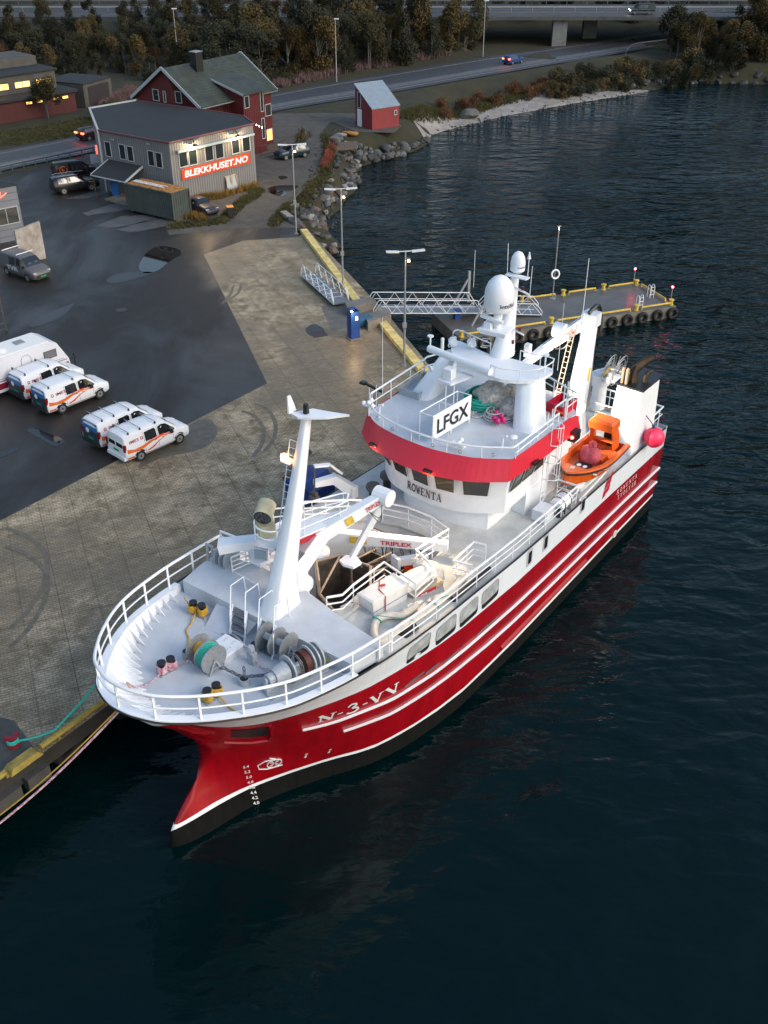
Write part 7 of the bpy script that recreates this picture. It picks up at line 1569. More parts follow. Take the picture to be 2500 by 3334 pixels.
o, c = car_thing(SUV, (140, 421), (199, 412), (.95, 3.85), .93, 'right', CB, 'black estate car with silver roof rails parked by the black van', sw=[[(.5, 1.12), (.75, 1.55), (1.4, 1.62), (1.45, 1.1)], [(1.55, 1.1), (1.55, 1.62), (2.3, 1.6), (2.95, 1.12), (2.95, 1.1)]], wscreen=(2.6, 3.3))
for sg in (-1, 1): mb = MB(c.F); mb.tube([(.4, sg * .66, 1.74), (.8, sg * .68, 1.8), (2.3, sg * .68, 1.8), (2.6, sg * .66, 1.72)], .02, 5); mb.build('roof_rail', RIM, o)
# black van behind it
loc, ang = vehicle_frame((141, 391), (200, 383), Q, 2.9, .9, .93, 'right'); o = thing('parked_van', loc, ang, 'black van with a large orange letter k in a ring on its side', 'van'); c = Car(VAN, frame(loc, ang)); c.body(CB, o); glass_van(c, o); c.wheels((.9, 3.8), .34, o); mb = MB(c.F)
OG = mat('sign_orange', (.7, .1, .02), .5); mb.tube([(.85 + .38 * math.cos(a), -(c.yside(.85, .9 + .38 * math.sin(a)) + .015), 1.1 + .38 * math.sin(a)) for a in np.linspace(.9, 6.8, 24)], .04, 4); text(mb, 'k', lambda a, b, d=0: (.7 + .3 * a, -(c.yside(.8, 1.1) + .02), .88 + .42 * b), .05); mb.build('ring_logo', OG, o); side_txt(c, -1, 1.5, 2.9, .78, .92, 'kontorspar', mat('silver_lettering', ()), o, 'side_lettering', .02)
# small dark convertible, blue hatchback
CAB = [(0, .42, .85, .92, .74, .6), (.3, .34, .9, .98, .80, .66), (.7, .3, .92, 1.22, .82, .58), (1.1, .28, .92, 1.38, .82, .58), (1.9, .28, .9, 1.36, .82, .58), (2.5, .28, .88, .96, .82, .7), (3.5, .3, .82, .88, .8, .66), (3.85, .34, .66, .7, .72, .5), (3.95, .4, .55, .58, .6, .4)]
car_thing(CAB, (405, 455), (441, 470), (.8, 3.15), .80, 'right', mat('car_plum', (.035, .03, .042), .3), 'small dark convertible with a black hood beside the grey container', r=.30, sw=[[(.95, .96), (1.1, 1.28), (1.75, 1.28), (2.1, .96)]], wscreen=(1.95, 2.45))
HAT = [(0, .42, .9, 1.0, .76, .6), (.12, .34, .95, 1.35, .84, .58), (.5, .3, .95, 1.45, .86, .6), (1.8, .28, .93, 1.46, .86, .6), (2.4, .28, .92, 1.25, .86, .62), (2.95, .28, .90, .98, .85, .7), (3.7, .3, .82, .9, .82, .66), (4.0, .36, .62, .68, .7, .5)]
SWH = [[(.35, 1.0), (.5, 1.36), (1.25, 1.38), (1.25, 1.0)], [(1.33, 1.0), (1.33, 1.38), (2.0, 1.38), (2.6, 1.0)]]
car_thing(HAT, (655, 341), (623, 346), (.75, 3.2), .83, 'left', mat('car_petrol_blue', (.010, .03, .045), .25), 'dark blue hatchback parked on gravel beside the red house', r=.30, sw=SWH, wscreen=(2.1, 2.9))
o, c = car_thing(HAT, (1106, 141), (1128, 136.5), (.75, 3.2), .83, 'right', mat('car_blue', (.015, .05, .16), .3), 'blue car driving away on the shore road with red tail lights lit', 'moving_car', Q + .11, r=.30, sw=SWH, wscreen=(2.1, 2.9))
LIT = emis('lit_tail_light', (1, .05, .02), 14); HEAD = emis('lit_headlight', (1, .92, .8), 14)
for sg in (-1, 1): mb = MB(c.F); mb.box((-.02, sg * .62, .95), (.1, .3, .18)); mb.build('lit_tail_light', LIT, o)
o, c = car_thing(HAT, (196, 304), (226, 297), (.75, 3.2), .83, 'right', mat('car_black_red', (.02, .008, .01), .3), 'dark car with lit red tail lights passing behind the grey building', 'moving_car', Q + .11, r=.30, sw=SWH, wscreen=(2.1, 2.9))
for sg in (-1, 1): mb = MB(c.F); mb.box((-.03, sg * .6, .95), (.12, .45, .16)); mb.build('lit_tail_light', LIT, o)
# caravan
fr_, rr_ = gz(154, 795, Q + .35), gz(0, 850, Q + .35); d = (fr_ - rr_).normalized(); ang = math.atan2(d.y, d.x); loc = fr_ - d * 6.8; F = frame((loc.x, loc.y, Q), ang); o = thing('caravan', Vector((loc.x, loc.y, Q)), ang, 'white touring caravan with burgundy stripes at the left edge', 'caravan')
side_ = [(0, .35), (0, 1.0), (.25, 2.2), (.6, 2.62), (5.6, 2.62), (6.05, 2.4), (6.75, 1.1), (6.8, .75), (6.72, .35)]
mb = MB(F); n = len(side_); mb._add([(x, y, z) for y in (0, 2.2) for x, z in side_], [list(range(n)), list(range(n, 2 * n))] + [(i, (i + 1) % n, n + (i + 1) % n, n + i) for i in range(n)]); bo = mb.build('caravan_body', mat('caravan_white', (.60, .61, .66), .35), o)
mb = MB(F); mb.prism([(.7, .06), (5.55, .06), (5.55, 2.14), (.7, 2.14)], 2.622, 2.66); rf = mb.build('caravan_roof', mat('roof_white', (.78, .77, .74), .4), o); mb = MB(F); mb.prism([(3.8, .9), (4.4, .9), (4.4, 1.5), (3.8, 1.5)], 2.662, 2.74); mb.build('skylight', STEEL, rf); mb = MB(F); mb.lathe((2.6, .8, 2.67), [(.3, 0), (.33, .12), (.1, .2)], 16); mb.build('satellite_dish', mat('roof_white', ()), rf)
def sq(x0, z0, x1, z1, m, nm, y=-.006, par=None, sl=0): mb = MB(F); mb.face([(x0, y, z0), (x1, y, z0 + sl), (x1, y, z1 + sl), (x0, y, z1)]); return mb.build(nm, m, par or o)
BUR = mat('burgundy_stripe', (.18, .003, .02), .5); GRS = mat('grey_stripe', (.2, .19, .22), .5)
sq(0.02, .55, 4.9, .95, BUR, 'stripe'); sq(5.0, .55, 5.35, .9, BUR, 'stripe'); sq(5.45, .55, 5.85, .9, BUR, 'stripe'); sq(5.95, .55, 6.7, .9, BUR, 'stripe'); sq(.02, 1.05, 6.6, 1.13, GRS, 'stripe'); sq(.02, 1.2, 6.4, 1.24, GRS, 'stripe')
w = sq(5.0, 1.5, 5.95, 2.05, mat('caravan_frame', (.06, .06, .07), .4), 'caravan_window'); sq(5.06, 1.56, 5.89, 1.99, mat('caravan_glass', (.14, .14, .15), .15), 'pane', -.012, w)
sq(3.4, 1.45, 4.1, 2.2, mat('caravan_white', ()), 'door', -.01); mb = MB(F); mb.tube([(3.4, -.012, .5), (3.4, -.012, 2.0), (3.55, -.012, 2.25), (3.95, -.012, 2.25), (4.1, -.012, 2.0), (4.1, -.012, .5)], .015, 4); mb.build('door_seam', GRS, o)
mb = MB(F); mb.bar((6.7, 1.1, .5), (7.9, 1.1, .5), .12); mb.tube([(7.75, 1.1, .0), (7.75, 1.1, .8)], .04, 6); mb.build('drawbar', PLB, o)
for y in (.1, 2.1): mb = MB(F); mb.tube([(3.0, y - .1, .33), (3.0, y + .1, .33)], .33, 16); mb.build('wheel', TYR, o)
# wheelie bins etc near the container
def wheelie(x, y, m, ml, label, sc=1.0, rz=.3):
 p = gz(x, y, Q); F = frame((p.x, p.y, Q), rz); o = thing('wheelie_bin', p, rz, label, 'bin'); mb = MB(F); mb.loft([[(a * k * sc, b * k * sc, z * sc) for a, b in ((-.3, -.35), (.3, -.35), (.3, .35), (-.3, .35))] for z, k in ((.08, .78), (1.0, 1))]); mb.build('bin_body', m, o); mb = MB(F); mb.loft([[(a * sc, b * sc, z * sc) for a, b in ((-.33, -.38), (.33, -.38), (.33, .38), (-.33, .38))] for z in (1.0, 1.06)]); mb.build('bin_lid', ml, o)
 mb = MB(F)
 for s in (-.28, .28): mb.tube([(s * sc, .33, .1), (s * sc + .05, .33, .1)], .1, 10)
 build_each(mb, 'wheel', TYR, o)
wheelie(498, 469, PLB, mat('orange_lid', (.75, .26, .02), .5), 'black wheelie bin with an orange lid on the gravel'); wheelie(250, 424, mat('bin_blue', (.01, .08, .28), .4), mat('bin_blue', ()), 'blue waste container under the porch roof', 1.35)
# container
cA, cB, cC = gz(277, 452, 2.75), gz(376, 475, 2.75), gz(402, 462, 2.75); d = (cB - cA).normalized(); nn = Vector((-d.y, d.x, 0)); ang = math.atan2(d.y, d.x); L = (cB - cA).length; F = frame((cA.x, cA.y, Q + .25), ang); o = thing('shipping_container', Vector((cA.x, cA.y, Q)), ang, 'grey green shipping container with boards and a ladder on its roof', 'container')
CG = mat('container_green_grey', (.055, .068, .064), .55, var=.35, scale=1.5); mb = MB(F); Wd = 2.3; H = 2.45; pr = []
def corr(n_, L_): return [(L_ * (k + f) / n_, (0, 0, .05, .05)[i]) for k in range(n_) for i, f in enumerate((0, .3, .5, .8))] + [(L_, 0)]
for sg, y in ((1, 0), (-1, Wd)): mb.loft([[(x, y + q * sg, z) for x, q in corr(22, L)] for z in (.1, H - .08)], closed_ring=False, caps=False)
for x, sg in ((L, -1), (0, 1)): mb.loft([[(x + q * sg, y, z) for y, q in corr(8, Wd)] for z in (.1, H - .08)], closed_ring=False, caps=False)
mb.prism([(.03, .03), (L - .03, .03), (L - .03, Wd - .03), (.03, Wd - .03)], .02, .12); mb.build('container_shell', CG, o)
mb = MB(F)
for a, b in (((0, 0), (L, 0)), ((L, 0), (L, Wd)), ((L, Wd), (0, Wd)), ((0, Wd), (0, 0))):
 for z in (.06, H - .04): mb.bar((*a, z), (*b, z), .12)
for a in ((0, 0), (L, 0), (L, Wd), (0, Wd)): mb.bar((*a, 0), (*a, H), .13)
mb.build('container_frame', CG, o); mb = MB(F)
for k in range(12): mb.box((.3 + k * (L - .6) / 11 , Wd / 2, H + .035), (.42, Wd - .1 - .2 * (k % 3 == 0), .05))
mb.build('roof_boards', mat('orange_planks', (.34, .16, .04), .8, var=.6, scale=3), o)
mb = MB(F)
for y in (.7, 1.2): mb.bar((.3, y, H + .15), (L - 1.6, y, H + .15), .06)
for k in range(14): mb.bar((.4 + k * .28, .7, H + .15), (.4 + k * .28, 1.2, H + .15), .04)
single('ladder', mb, ALU, 'aluminium ladder lying on the container roof boards', 'ladder')
mb = MB(F)
for x in (L - .9, L - .1):
 for z in (-.2, -.08): mb.box((x - .2, Wd / 2, z), (.7, 1.9, .06))
mb.bar((.2, .3, -.24), (.2, 2.0, -.24), .3, .2); single('pallet_stack', mb, mat('grey_wood', (.12, .10, .08), .9, var=.4, scale=4), 'weathered pallets propping up the container end', 'pallet')
# ================================================================ BUILDINGS
def cladding(name, col, per=.18, var=.15):
 m = mat(name, col, .6, var=var, scale=.6); n, l, p = nodes(m); g = N_(n, 'ShaderNodeTexCoord'); w = N_(n, 'ShaderNodeTexWave'); w.inputs['Scale'].default_value = 1 / per / 3.14159 * 3.14; w.wave_profile = 'SAW' if 0 else 'SIN'
 return m
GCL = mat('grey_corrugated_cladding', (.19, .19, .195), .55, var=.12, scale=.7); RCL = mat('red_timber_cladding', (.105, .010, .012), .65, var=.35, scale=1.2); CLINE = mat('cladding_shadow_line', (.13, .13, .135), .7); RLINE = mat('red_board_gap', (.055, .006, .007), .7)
WFR = mat('white_joinery', (.36, .38, .40), .5); ROOFM = mat('mossy_dark_roof_felt', (.012, .0145, .0165), .8, var=.5, scale=.45, var2=(.020, .023, .026), bump=.3, bscale=3)
def wall_frame(a, b, z0):  # a,b 2D points; u metres along, v up, w outwards (towards camera side)
 d = Vector((b[0] - a[0], b[1] - a[1], 0)); L = d.length; d.normalize(); n = Vector((d.y, -d.x, 0))
 if n.dot(Vector((-a[0], -a[1], 0))) < 0: n = -n
 return (lambda u, v, w: Vector((a[0], a[1], z0)) + d * u + Vector((0, 0, v)) + n * w), L
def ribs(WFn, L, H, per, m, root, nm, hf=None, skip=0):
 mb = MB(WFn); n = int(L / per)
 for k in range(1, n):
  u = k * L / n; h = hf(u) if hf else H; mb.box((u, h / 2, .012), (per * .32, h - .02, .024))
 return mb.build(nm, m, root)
def window(WFn, u, v, w, h, root, nm='window', frame=WFR, glass=GLASS, lit=None, fw=.07, mull=0):
 mb = MB(WFn); 
 for x0, x1, y0, y1 in ((-w / 2, w / 2, -h / 2, -h / 2 + fw), (-w / 2, w / 2, h / 2 - fw, h / 2), (-w / 2, -w / 2 + fw, -h / 2 + fw, h / 2 - fw), (w / 2 - fw, w / 2, -h / 2 + fw, h / 2 - fw)): mb.box((u + (x0 + x1) / 2, v + (y0 + y1) / 2, .045), (x1 - x0, y1 - y0, .09))
 for k in range(mull): mb.box((u - w / 2 + w * (k + 1) / (mull + 1), v, .04), (.05, h - 2 * fw, .08))
 f = mb.build(nm, frame, root); mb = MB(WFn); mb.face([(u - w / 2 + fw, v - h / 2 + fw, .032), (u + w / 2 - fw, v - h / 2 + fw, .032), (u + w / 2 - fw, v + h / 2 - fw, .032), (u - w / 2 + fw, v + h / 2 - fw, .032)]); mb.build('pane', lit or glass, f); return f
def on_wall(px_, WFn, L, z=None):  # pixel -> (u, v) on that wall plane
 A = WFn(0, 0, 0); U_ = (WFn(1, 0, 0) - A); Nn = (WFn(0, 0, 1) - A); d = Vector(ray(*px_)); C0 = Vector((0, 0, HC)); k = (A - C0).dot(Nn) / d.dot(Nn); P = C0 + d * k; return (P - A).dot(U_), (P - A).z
HR = 8.55
bp = px([(365, 308), (546, 267), (523, 251), (434, 237), (295, 218), (196, 235), (214, 281)], HR)
bc = Vector((sum(p[0] for p in bp) / 7, sum(p[1] for p in bp) / 7, Q))
gb_ = thing('workshop_building', bc, 0, 'grey corrugated two storey building with an orange banner and flat mossy roof', 'building')
mb = MB(); mb.prism(bp, Q, HR - .12); mb.build('wall', GCL, gb_)
mb = MB(); mb.prism([(bc.x + (p[0] - bc.x) * 1.012, bc.y + (p[1] - bc.y) * 1.012) for p in bp], HR - .12, HR); mb.build('roof', ROOFM, gb_)
mb = MB(); rp = [(bc.x + (p[0] - bc.x) * 1.018, bc.y + (p[1] - bc.y) * 1.018, HR + .02) for p in bp]
for i in (0, 1, 2, 3): mb.bar(rp[i], rp[(i + 1) % 7], .10, .14)
mb.bar(rp[0], rp[6], .10, .14); mb.build('roof_edge', mat('reddish_roof_edge', (.16, .06, .08), .5), gb_); mb = MB()
for i, j in ((6, 5), (5, 4)): mb.bar(rp[i], rp[j], .22, .22)
mb.bar(rp[6], (rp[6][0], rp[6][1], Q), .16); mb.build('white_fascia', WFR, gb_)
FRW, FL = wall_frame(bp[0], bp[1], Q); LFW, LL = wall_frame(bp[6], bp[0], Q)
ribs(FRW, FL, HR - Q - .12, .30, CLINE, gb_, 'wall_ribs'); ribs(LFW, LL, HR - Q - .12, .30, CLINE, gb_, 'wall_ribs')
u0, v0 = on_wall((391, 372), FRW, FL); u1, v1 = on_wall((539, 344), FRW, FL); u0, u1 = 1.05, FL - .75
BAN = mat('orange_banner', (.50, .055, .018), .55); mb = MB(FRW); vb_ = (v0 + v1) / 2 - .05; mb.box(((u0 + u1) / 2, vb_, .07), (u1 - u0, 1.05, .06)); bn = mb.build('banner', BAN, gb_)
mb = MB(FRW); text(mb, 'BLEKKHUSET.NO', lambda a, b, d=0: (u0 + .35 + (u1 - u0 - .7) * a, vb_ - .33 + .66 * b, .108), .035, .12); mb.build('banner_lettering', WHITE, bn)
for x, y in ((395, 344), (416, 340), (451, 331), (473, 326), (508, 316), (531, 311)):
 u, v = on_wall((x, y), FRW, FL); window(FRW, u, v, 1.12, 1.5, gb_, glass=mat('blue_grey_glass', (.012, .018, .024), .1, spec=.4))
mb = MB(FRW); ua, va = on_wall((380, 330), FRW, FL); ub, vb2 = on_wall((545, 291), FRW, FL); mb.bar((ua, (va + vb2) / 2 + .1, .22), (ub, (va + vb2) / 2 + .1, .22), .22, .3); mb.build('awning_box', mat('pale_awning', (.36, .42, .45), .4), gb_)
for x, y in ((412, 311), (505, 291)):
 u, v = on_wall((x, y), FRW, FL); mb = MB(FRW); mb.tube([(u, v + .35, .02), (u, v + .5, .35), (u, v + .1, .6)], .04, 6); w_ = mb.build('wall_lamp', BLK, gb_, smooth=True); mb = MB(FRW); mb.cone((u, v + .12, .6), (u, v - .1, .6), .08, .3, 12); mb.build('lamp_shade', BLK, w_); mb = MB(FRW); mb.sphere((u, v - .08, .6), .12, 10); mb.build('bulb', emis('warm_bulb2', (1, .72, .36), 60), w_); lamp('wall_lamp_light', FRW(u, v - .25, .75), 230, (1, .70, .36), .08)
for x, y in ((234, 322), (265, 328), (282, 332), (327, 342), (344, 346)):
 u, v = on_wall((x, y), LFW, LL); window(LFW, u, v, .9, 1.5, gb_, glass=mat('blue_grey_glass', ()))
for x, y in ((246, 300), (323, 309)): u, v = on_wall((x, y), LFW, LL); mb = MB(LFW); mb.bar((u, v, .02), (u, v, .3), .06); mb.box((u + .1, v, .34), (.35, .14, .12)); mb.build('wall_light', STEEL, gb_)
for x, y in ((370 + 45 * 1, 400), (478, 385)): pass
# porch
pz = 5.35; pp = [gz(238, 367, 5.3), gz(283, 385, 4.75), gz(318, 363, 5.3)]
mb = MB(LFW); ua, _ = on_wall((240, 360), LFW, LL); ub = ua + 4.6; mb.face([(ua - .2, 3.3, .03), (ub, 3.3, .03), (ub, 2.35, 2.6), (ua - .2, 2.35, 2.6)]); mb.face([(ua - .2, 3.18, .03), (ub, 3.18, .03), (ub, 2.23, 2.6), (ua - .2, 2.23, 2.6)]); pr_ = mb.build('porch_roof', ROOFM, gb_); mb = MB(LFW)
mb.bar((ua - .2, 2.27, 2.62), (ub, 2.27, 2.62), .08, .2); mb.bar((ub + .03, 3.25, .05), (ub + .03, 2.28, 2.6), .08, .2); mb.bar((ua - .23, 3.25, .05), (ua - .23, 2.28, 2.6), .08, .2); mb.build('porch_fascia', WFR, pr_); mb = MB(LFW)
for u in (ua, ub - .2): mb.bar((u, 0, 2.5), (u, 2.25, 2.5), .12)
build_each(mb, 'porch_post', mat('brown_post', (.10, .05, .03), .7), pr_); mb = MB(LFW); mb.box((ua + 1.0, 1.5, .03), (1.0, .7, .03)); mb.build('notice_board', WFR, gb_); mb = MB(LFW); mb.box(((ua + ub) / 2 + .6, .1, 1.5), (3.0, .2, 2.4)); mb.build('porch_step', CONC, gb_)
u, v = on_wall((498, 412), FRW, FL); p = FRW(u, 0, .9); 
mb = MB(FRW); 
for du in (-.38, .38):
 for x0, x1, y0, y1 in ((-.33, .33, 0, .08), (-.33, .33, 1.5, 1.58), (-.33, -.26, .08, 1.5), (.26, .33, .08, 1.5)): mb.box((u + du + (x0 + x1) / 2, (y0 + y1) / 2, .5 - (y0 + y1) * .12), (x1 - x0, y1 - y0, .06))
wf = thing('old_window', FRW(u, 0, .4), 0, 'old pale window frame leaning against the grey building', 'window'); mb.build('leaning_frame', mat('pale_timber', (.45, .36, .24), .6), wf); mb = MB(FRW); mb.face([(u - .66, .06, .46), (u + .66, .06, .46), (u + .66, 1.5, .12), (u - .66, 1.5, .12)]); mb.build('pane', mat('pale_pane', (.30, .34, .38), .2), wf)
# white signs on the road side
mb = MB(); q = gz(208, 343, 5.0); mb.box((q.x, q.y, 5.0), (1.2, .1, .9), rz=.4); single('wall_sign', mb, WFR, 'white tilted sign sticking out from the grey building corner', 'sign')
mb = MB(); q = gz(211, 327, 5.6); mb.box((q.x - .1, q.y, 5.6), (.12, .3, 1.2)); single('wall_sign', mb, mat('lit_red_sign', (.6, .05, .05), .5, emit=(1, .1, .06), es=1.5), 'narrow red and white lit sign on the building corner by the road', 'sign')
# --- red house with gable roof
E0 = 8.5; a_, b_, c_ = [Vector((*gz(x, y, E0)[:2], 0)) for x, y in ((283, 211), (432, 235), (616, 197))]
wv = (a_ - b_); lv = (c_ - b_); lv = lv - wv * (lv.dot(wv) / wv.dot(wv)); Wd = wv.length; Ln = lv.length; wv.normalize(); lv.normalize(); HF = lambda x, y, z: b_ + wv * x + lv * y + Vector((0, 0, z))
rh = thing('red_house', HF(Wd / 2, Ln / 2, Q), 0, 'dark red timber house with tiled gable roof and black chimney', 'house'); RZ = E0 + 3.6; o4 = .5
mb = MB(HF); g_ = [(o4, o4), (Wd - o4, o4), (Wd - o4, Ln - o4), (o4, Ln - o4)]; mb._add([(x, y, Q) for x, y in g_] + [(x, y, E0 - .1 + .25) for x, y in g_] + [(Wd / 2, o4, RZ - .25), (Wd / 2, Ln - o4, RZ - .25)], [(0, 1, 5, 8, 4), (2, 3, 7, 9, 6), (1, 2, 6, 9, 8, 5), (3, 0, 4, 8, 9, 7), (3, 2, 1, 0)]); mb.build('wall', RCL, rh)
TILE = mat('mossy_green_tiles', (.040, .052, .040), .6, var=.5, scale=.9, var2=(.022, .026, .026)); n_, l_, p_ = nodes(TILE)
mb = MB(HF); nr_ = 16; rg = []
for k in range(nr_ + 1):
 u = k / nr_
 for st in ((0,) if k == 0 else (0, .05)):
  pass
def slope(sg):
 mb = MB(HF); x0, x1 = (Wd / 2, 0) if sg < 0 else (Wd / 2, Wd); rg = []
 for k in range(nr_): 
  for u, dz in ((k / nr_, .0), ((k + 1) / nr_, .06)): x = x0 + (x1 - x0) * u; z = RZ + (E0 - RZ) * u + dz; rg.append([(x, 0, z), (x, Ln, z)])
 rg.append([(x1, 0, E0 - .02), (x1, Ln, E0 - .02)]); rg += [[(p[0], p[1], p[2] - .16) for p in rg[-1]], [(Wd / 2, 0, RZ - .16), (Wd / 2, Ln, RZ - .16)]]
 mb.loft(rg, closed_ring=False, caps=False); r = mb.build('roof', TILE, rh); mb = MB(HF); mb.loft([[(x0 + (x1 - x0) * u, y, RZ + (E0 - RZ) * u + dz) for y in np.arange(.12, Ln, .33) for dz in ((.09),)] for u in (0, 1)], closed_ring=False, caps=False) if 0 else None; return r
slope(-1); slope(1)
for y in (-.02, Ln + .02):
 mb = MB(HF)
 for x in (-.05, Wd + .05): mb.bar((Wd / 2, y, RZ + .05), (x, y, E0 - .0), .08, .32)
 mb.build('barge_board', WFR, rh); mb = MB(HF); mb.bar((-.08, 0, E0 - .05), (-.08, Ln, E0 - .05), .12); mb.build('gutter', WFR, rh)
mb = MB(HF); chp = Vector((*gz(442, 163, 12)[:2], 0)) - b_; cx_, cy_ = chp.dot(wv), chp.dot(lv); cx_ = Wd / 2 - .9 ; cy_ = Ln * .36; mb.box((cx_, cy_, RZ + .2), (.9, 1.1, 2.0)); ch_ = mb.build('chimney', BLK, rh); mb = MB(HF); mb.box((cx_, cy_, RZ + 1.24), (1.0, 1.2, .08)); mb.build('chimney_cap', STEEL, ch_)
G0, GL0 = wall_frame(HF(o4, o4, 0)[:2], HF(Wd - o4, o4, 0)[:2], Q); S0_, SL0 = wall_frame(HF(o4, o4, 0)[:2], HF(o4, Ln - o4, 0)[:2], Q)
for (x, y), w in (((337, 205), .95), ((356, 209), .4), ((386, 210), .95)): u, v = on_wall((x, y), G0, GL0); window(G0, u, v, w, 1.25, rh, glass=GLASS)
ribs(S0_, SL0, E0 - Q, .30, RLINE, rh, 'board_ribs')
# projecting tower with its own mono roof
tw = thing('x', (0, 0, 0)) if False else None
mb = MB(HF); y0, y1, xo = Ln * .42, Ln * .70, -1.4; mb._add([(xo, y0, Q), (xo, y1, Q), (Wd * .26, y1, Q), (Wd * .26, y0, Q), (xo, y0, E0 + .75), (xo, y1, E0 + .75), (Wd * .24, y1, E0 + 1.75), (Wd * .24, y0, E0 + 1.75)], [(3, 2, 1, 0), (4, 5, 6, 7), (0, 1, 5, 4), (1, 2, 6, 5), (2, 3, 7, 6), (3, 0, 4, 7)]); mb.build('stair_tower', RCL, rh)
mb = MB(HF); mb._add([(xo - .45, y0 - .4, E0 + .72), (xo - .45, y1 + .4, E0 + .72), (Wd * .28, y1 + .4, E0 + 1.95), (Wd * .28, y0 - .4, E0 + 1.95), (xo - .45, y0 - .4, E0 + .86), (xo - .45, y1 + .4, E0 + .86), (Wd * .28, y1 + .4, E0 + 2.1), (Wd * .28, y0 - .4, E0 + 2.1)], [(3, 2, 1, 0), (4, 5, 6, 7), (0, 1, 5, 4), (1, 2, 6, 5), (2, 3, 7, 6), (3, 0, 4, 7)]); tr_ = mb.build('tower_roof', TILE, rh); mb = MB(HF); mb.bar((xo - .45, y0 - .45, E0 + .8), (Wd * .27, y0 - .45, E0 + 2.02), .06, .22); mb.build('barge_board', WFR, tr_)
TW, TL = wall_frame(HF(xo, y0, 0)[:2], HF(xo, y1, 0)[:2], Q); window(TW, .55, 5.9, .8, 1.3, rh, glass=mat('blue_grey_glass', ())); window(TW, .55, 3.2, .8, 1.3, rh); window(TW, TL - .55, 5.6, .55, 2.3, rh, glass=mat('blue_grey_glass', ())); window(TW, TL - .55, 2.6, .55, 2.3, rh); ribs(TW, TL, E0 + .6 - Q, .30, RLINE, rh, 'board_ribs')
for (x, y), lit in (((588, 235), None), ((591, 288), emis('amber_window', (1, .42, .10), 1.3))): u, v = on_wall((x, y), S0_, SL0); window(S0_, min(u, SL0 - .75), v, 1.1, 1.35, rh, lit=lit)
# terrace with railing
dk0 = px([(556, 322), (610, 308), (655, 300), (640, 318), (600, 325), (562, 332)], 3.4)
mb = MB(); c0, c1, c2_ = gz(562, 332, 3.3), gz(604, 322, 3.3), gz(652, 300, 3.3); rail(mb, [(c0.x, c0.y, 3.1), (c1.x, c1.y, 3.1), (c2_.x, c2_.y, 3.1)], 1.0, (1,), .4, .05, .04)
P_ = [c0, c1, c2_]; mb.loft([[(p.x, p.y, 3.05), (p.x, p.y, 3.15)] for p in P_], closed_ring=False, caps=False); single('terrace_fence', mb, mat('dark_brown_timber', (.03, .02, .015), .7), 'dark slatted terrace fence at the foot of the red house', 'fence')
for i in range(3): q = gz(554 + i * 6, 271 + i * 3, 7.5); mb = MB(); mb.cone((q.x, q.y, 7.5), (q.x, q.y, 7.66), .07, .02, 8); single('string_light', mb, emis('string_bulb', (1, .8, .6), 4), ['first small white pennant light from the grey roof', 'middle small white pennant light by the red house', 'third small white pennant light, nearest the tower window'][i], 'light')
# --- small red shed with steep blue grey roof
s0, s1, s2 = gz(768, 270, Q), gz(804, 281, Q), gz(862, 272, Q); s3 = s0 + (s2 - s1); sh = thing('red_shed', (s0 + s2) / 2, 0, 'small red shed with a steep pale metal roof and white door', 'shed')
zA, zB = 7.3, 5.0; mb = MB(); mb._add([(p.x, p.y, Q) for p in (s0, s1, s2, s3)] + [(p.x, p.y, z) for p, z in ((s0, zA), (s1, zB), (s2, zB), (s3, zA))], [(3, 2, 1, 0), (4, 5, 6, 7), (0, 1, 5, 4), (1, 2, 6, 5), (2, 3, 7, 6), (3, 0, 4, 7)]); mb.build('wall', mat('red_shed_paint', (.20, .022, .028), .6, var=.2, scale=1), sh)
cc = (s0 + s2) / 2; ex_ = lambda p, k=1.05: cc + (p - cc) * k; mb = MB(); mb._add([(ex_(p).x, ex_(p).y, z + dz) for dz in (.03, .15) for p, z in ((s0, zA + .08), (s1, zB - .06), (s2, zB - .06), (s3, zA + .08))], [(3, 2, 1, 0), (4, 5, 6, 7), (0, 1, 5, 4), (1, 2, 6, 5), (2, 3, 7, 6), (3, 0, 4, 7)]); mb.build('roof', mat('pale_metal_roof', (.21, .26, .32), .45, var=.15, scale=2), sh)
A1, AL = wall_frame(s0[:2], s1[:2], Q); A2, BL_ = wall_frame(s1[:2], s2[:2], Q); mb = MB(A1); u, v = on_wall((777, 258), A1, AL); mb.box((u, 1.05, .03), (.9, 2.1, .06)); mb.build('door', WHITE, sh); window(A1, u, 3.2, .72, 1.9, sh, fw=.06); u, v = on_wall((854, 243), A2, BL_); window(A2, u, v, .45, .6, sh, fw=.08)
# --- building at the left edge with signs, and the pale free standing wall
w0 = Vector((-31.2, 84.3)); hz_ = 7.2; top = Vector(gz(33, 400, hz_)[:2]); L0 = gz(58, 575, Q); d_ = Vector((-.62, .62)).normalized(); cpt_ = Vector((-31.9, 86.2)); 
cp_ = Vector(gz(34, 401, hz_)[:2]); back = cp_ + Vector((-4.5, 2.6)); left = cp_ + Vector((-9, -7.5))
lb = thing('clad_building', Vector((cp_.x - 3, cp_.y, Q)), 0, 'grey panelled building cut by the left edge, with a corner window', 'building'); P4 = [tuple(cp_), tuple(back), tuple(back + Vector((-9, -7.5))), tuple(left)]
mb = MB(); mb.prism(P4, Q, hz_); mb.build('wall', mat('blue_grey_panels', (.16, .17, .20), .55, var=.12, scale=.5), lb); mb = MB(); mb.prism([(lambda v: (v.x, v.y))(Vector(p) + (Vector(p) - (cp_ + Vector((-6, -2)))) * .02) for p in P4], hz_ + .002, hz_ + .12); mb.build('roof', ROOFM, lb)
LW, LWL = wall_frame(tuple(cp_), tuple(left), Q); mb = MB(LW)
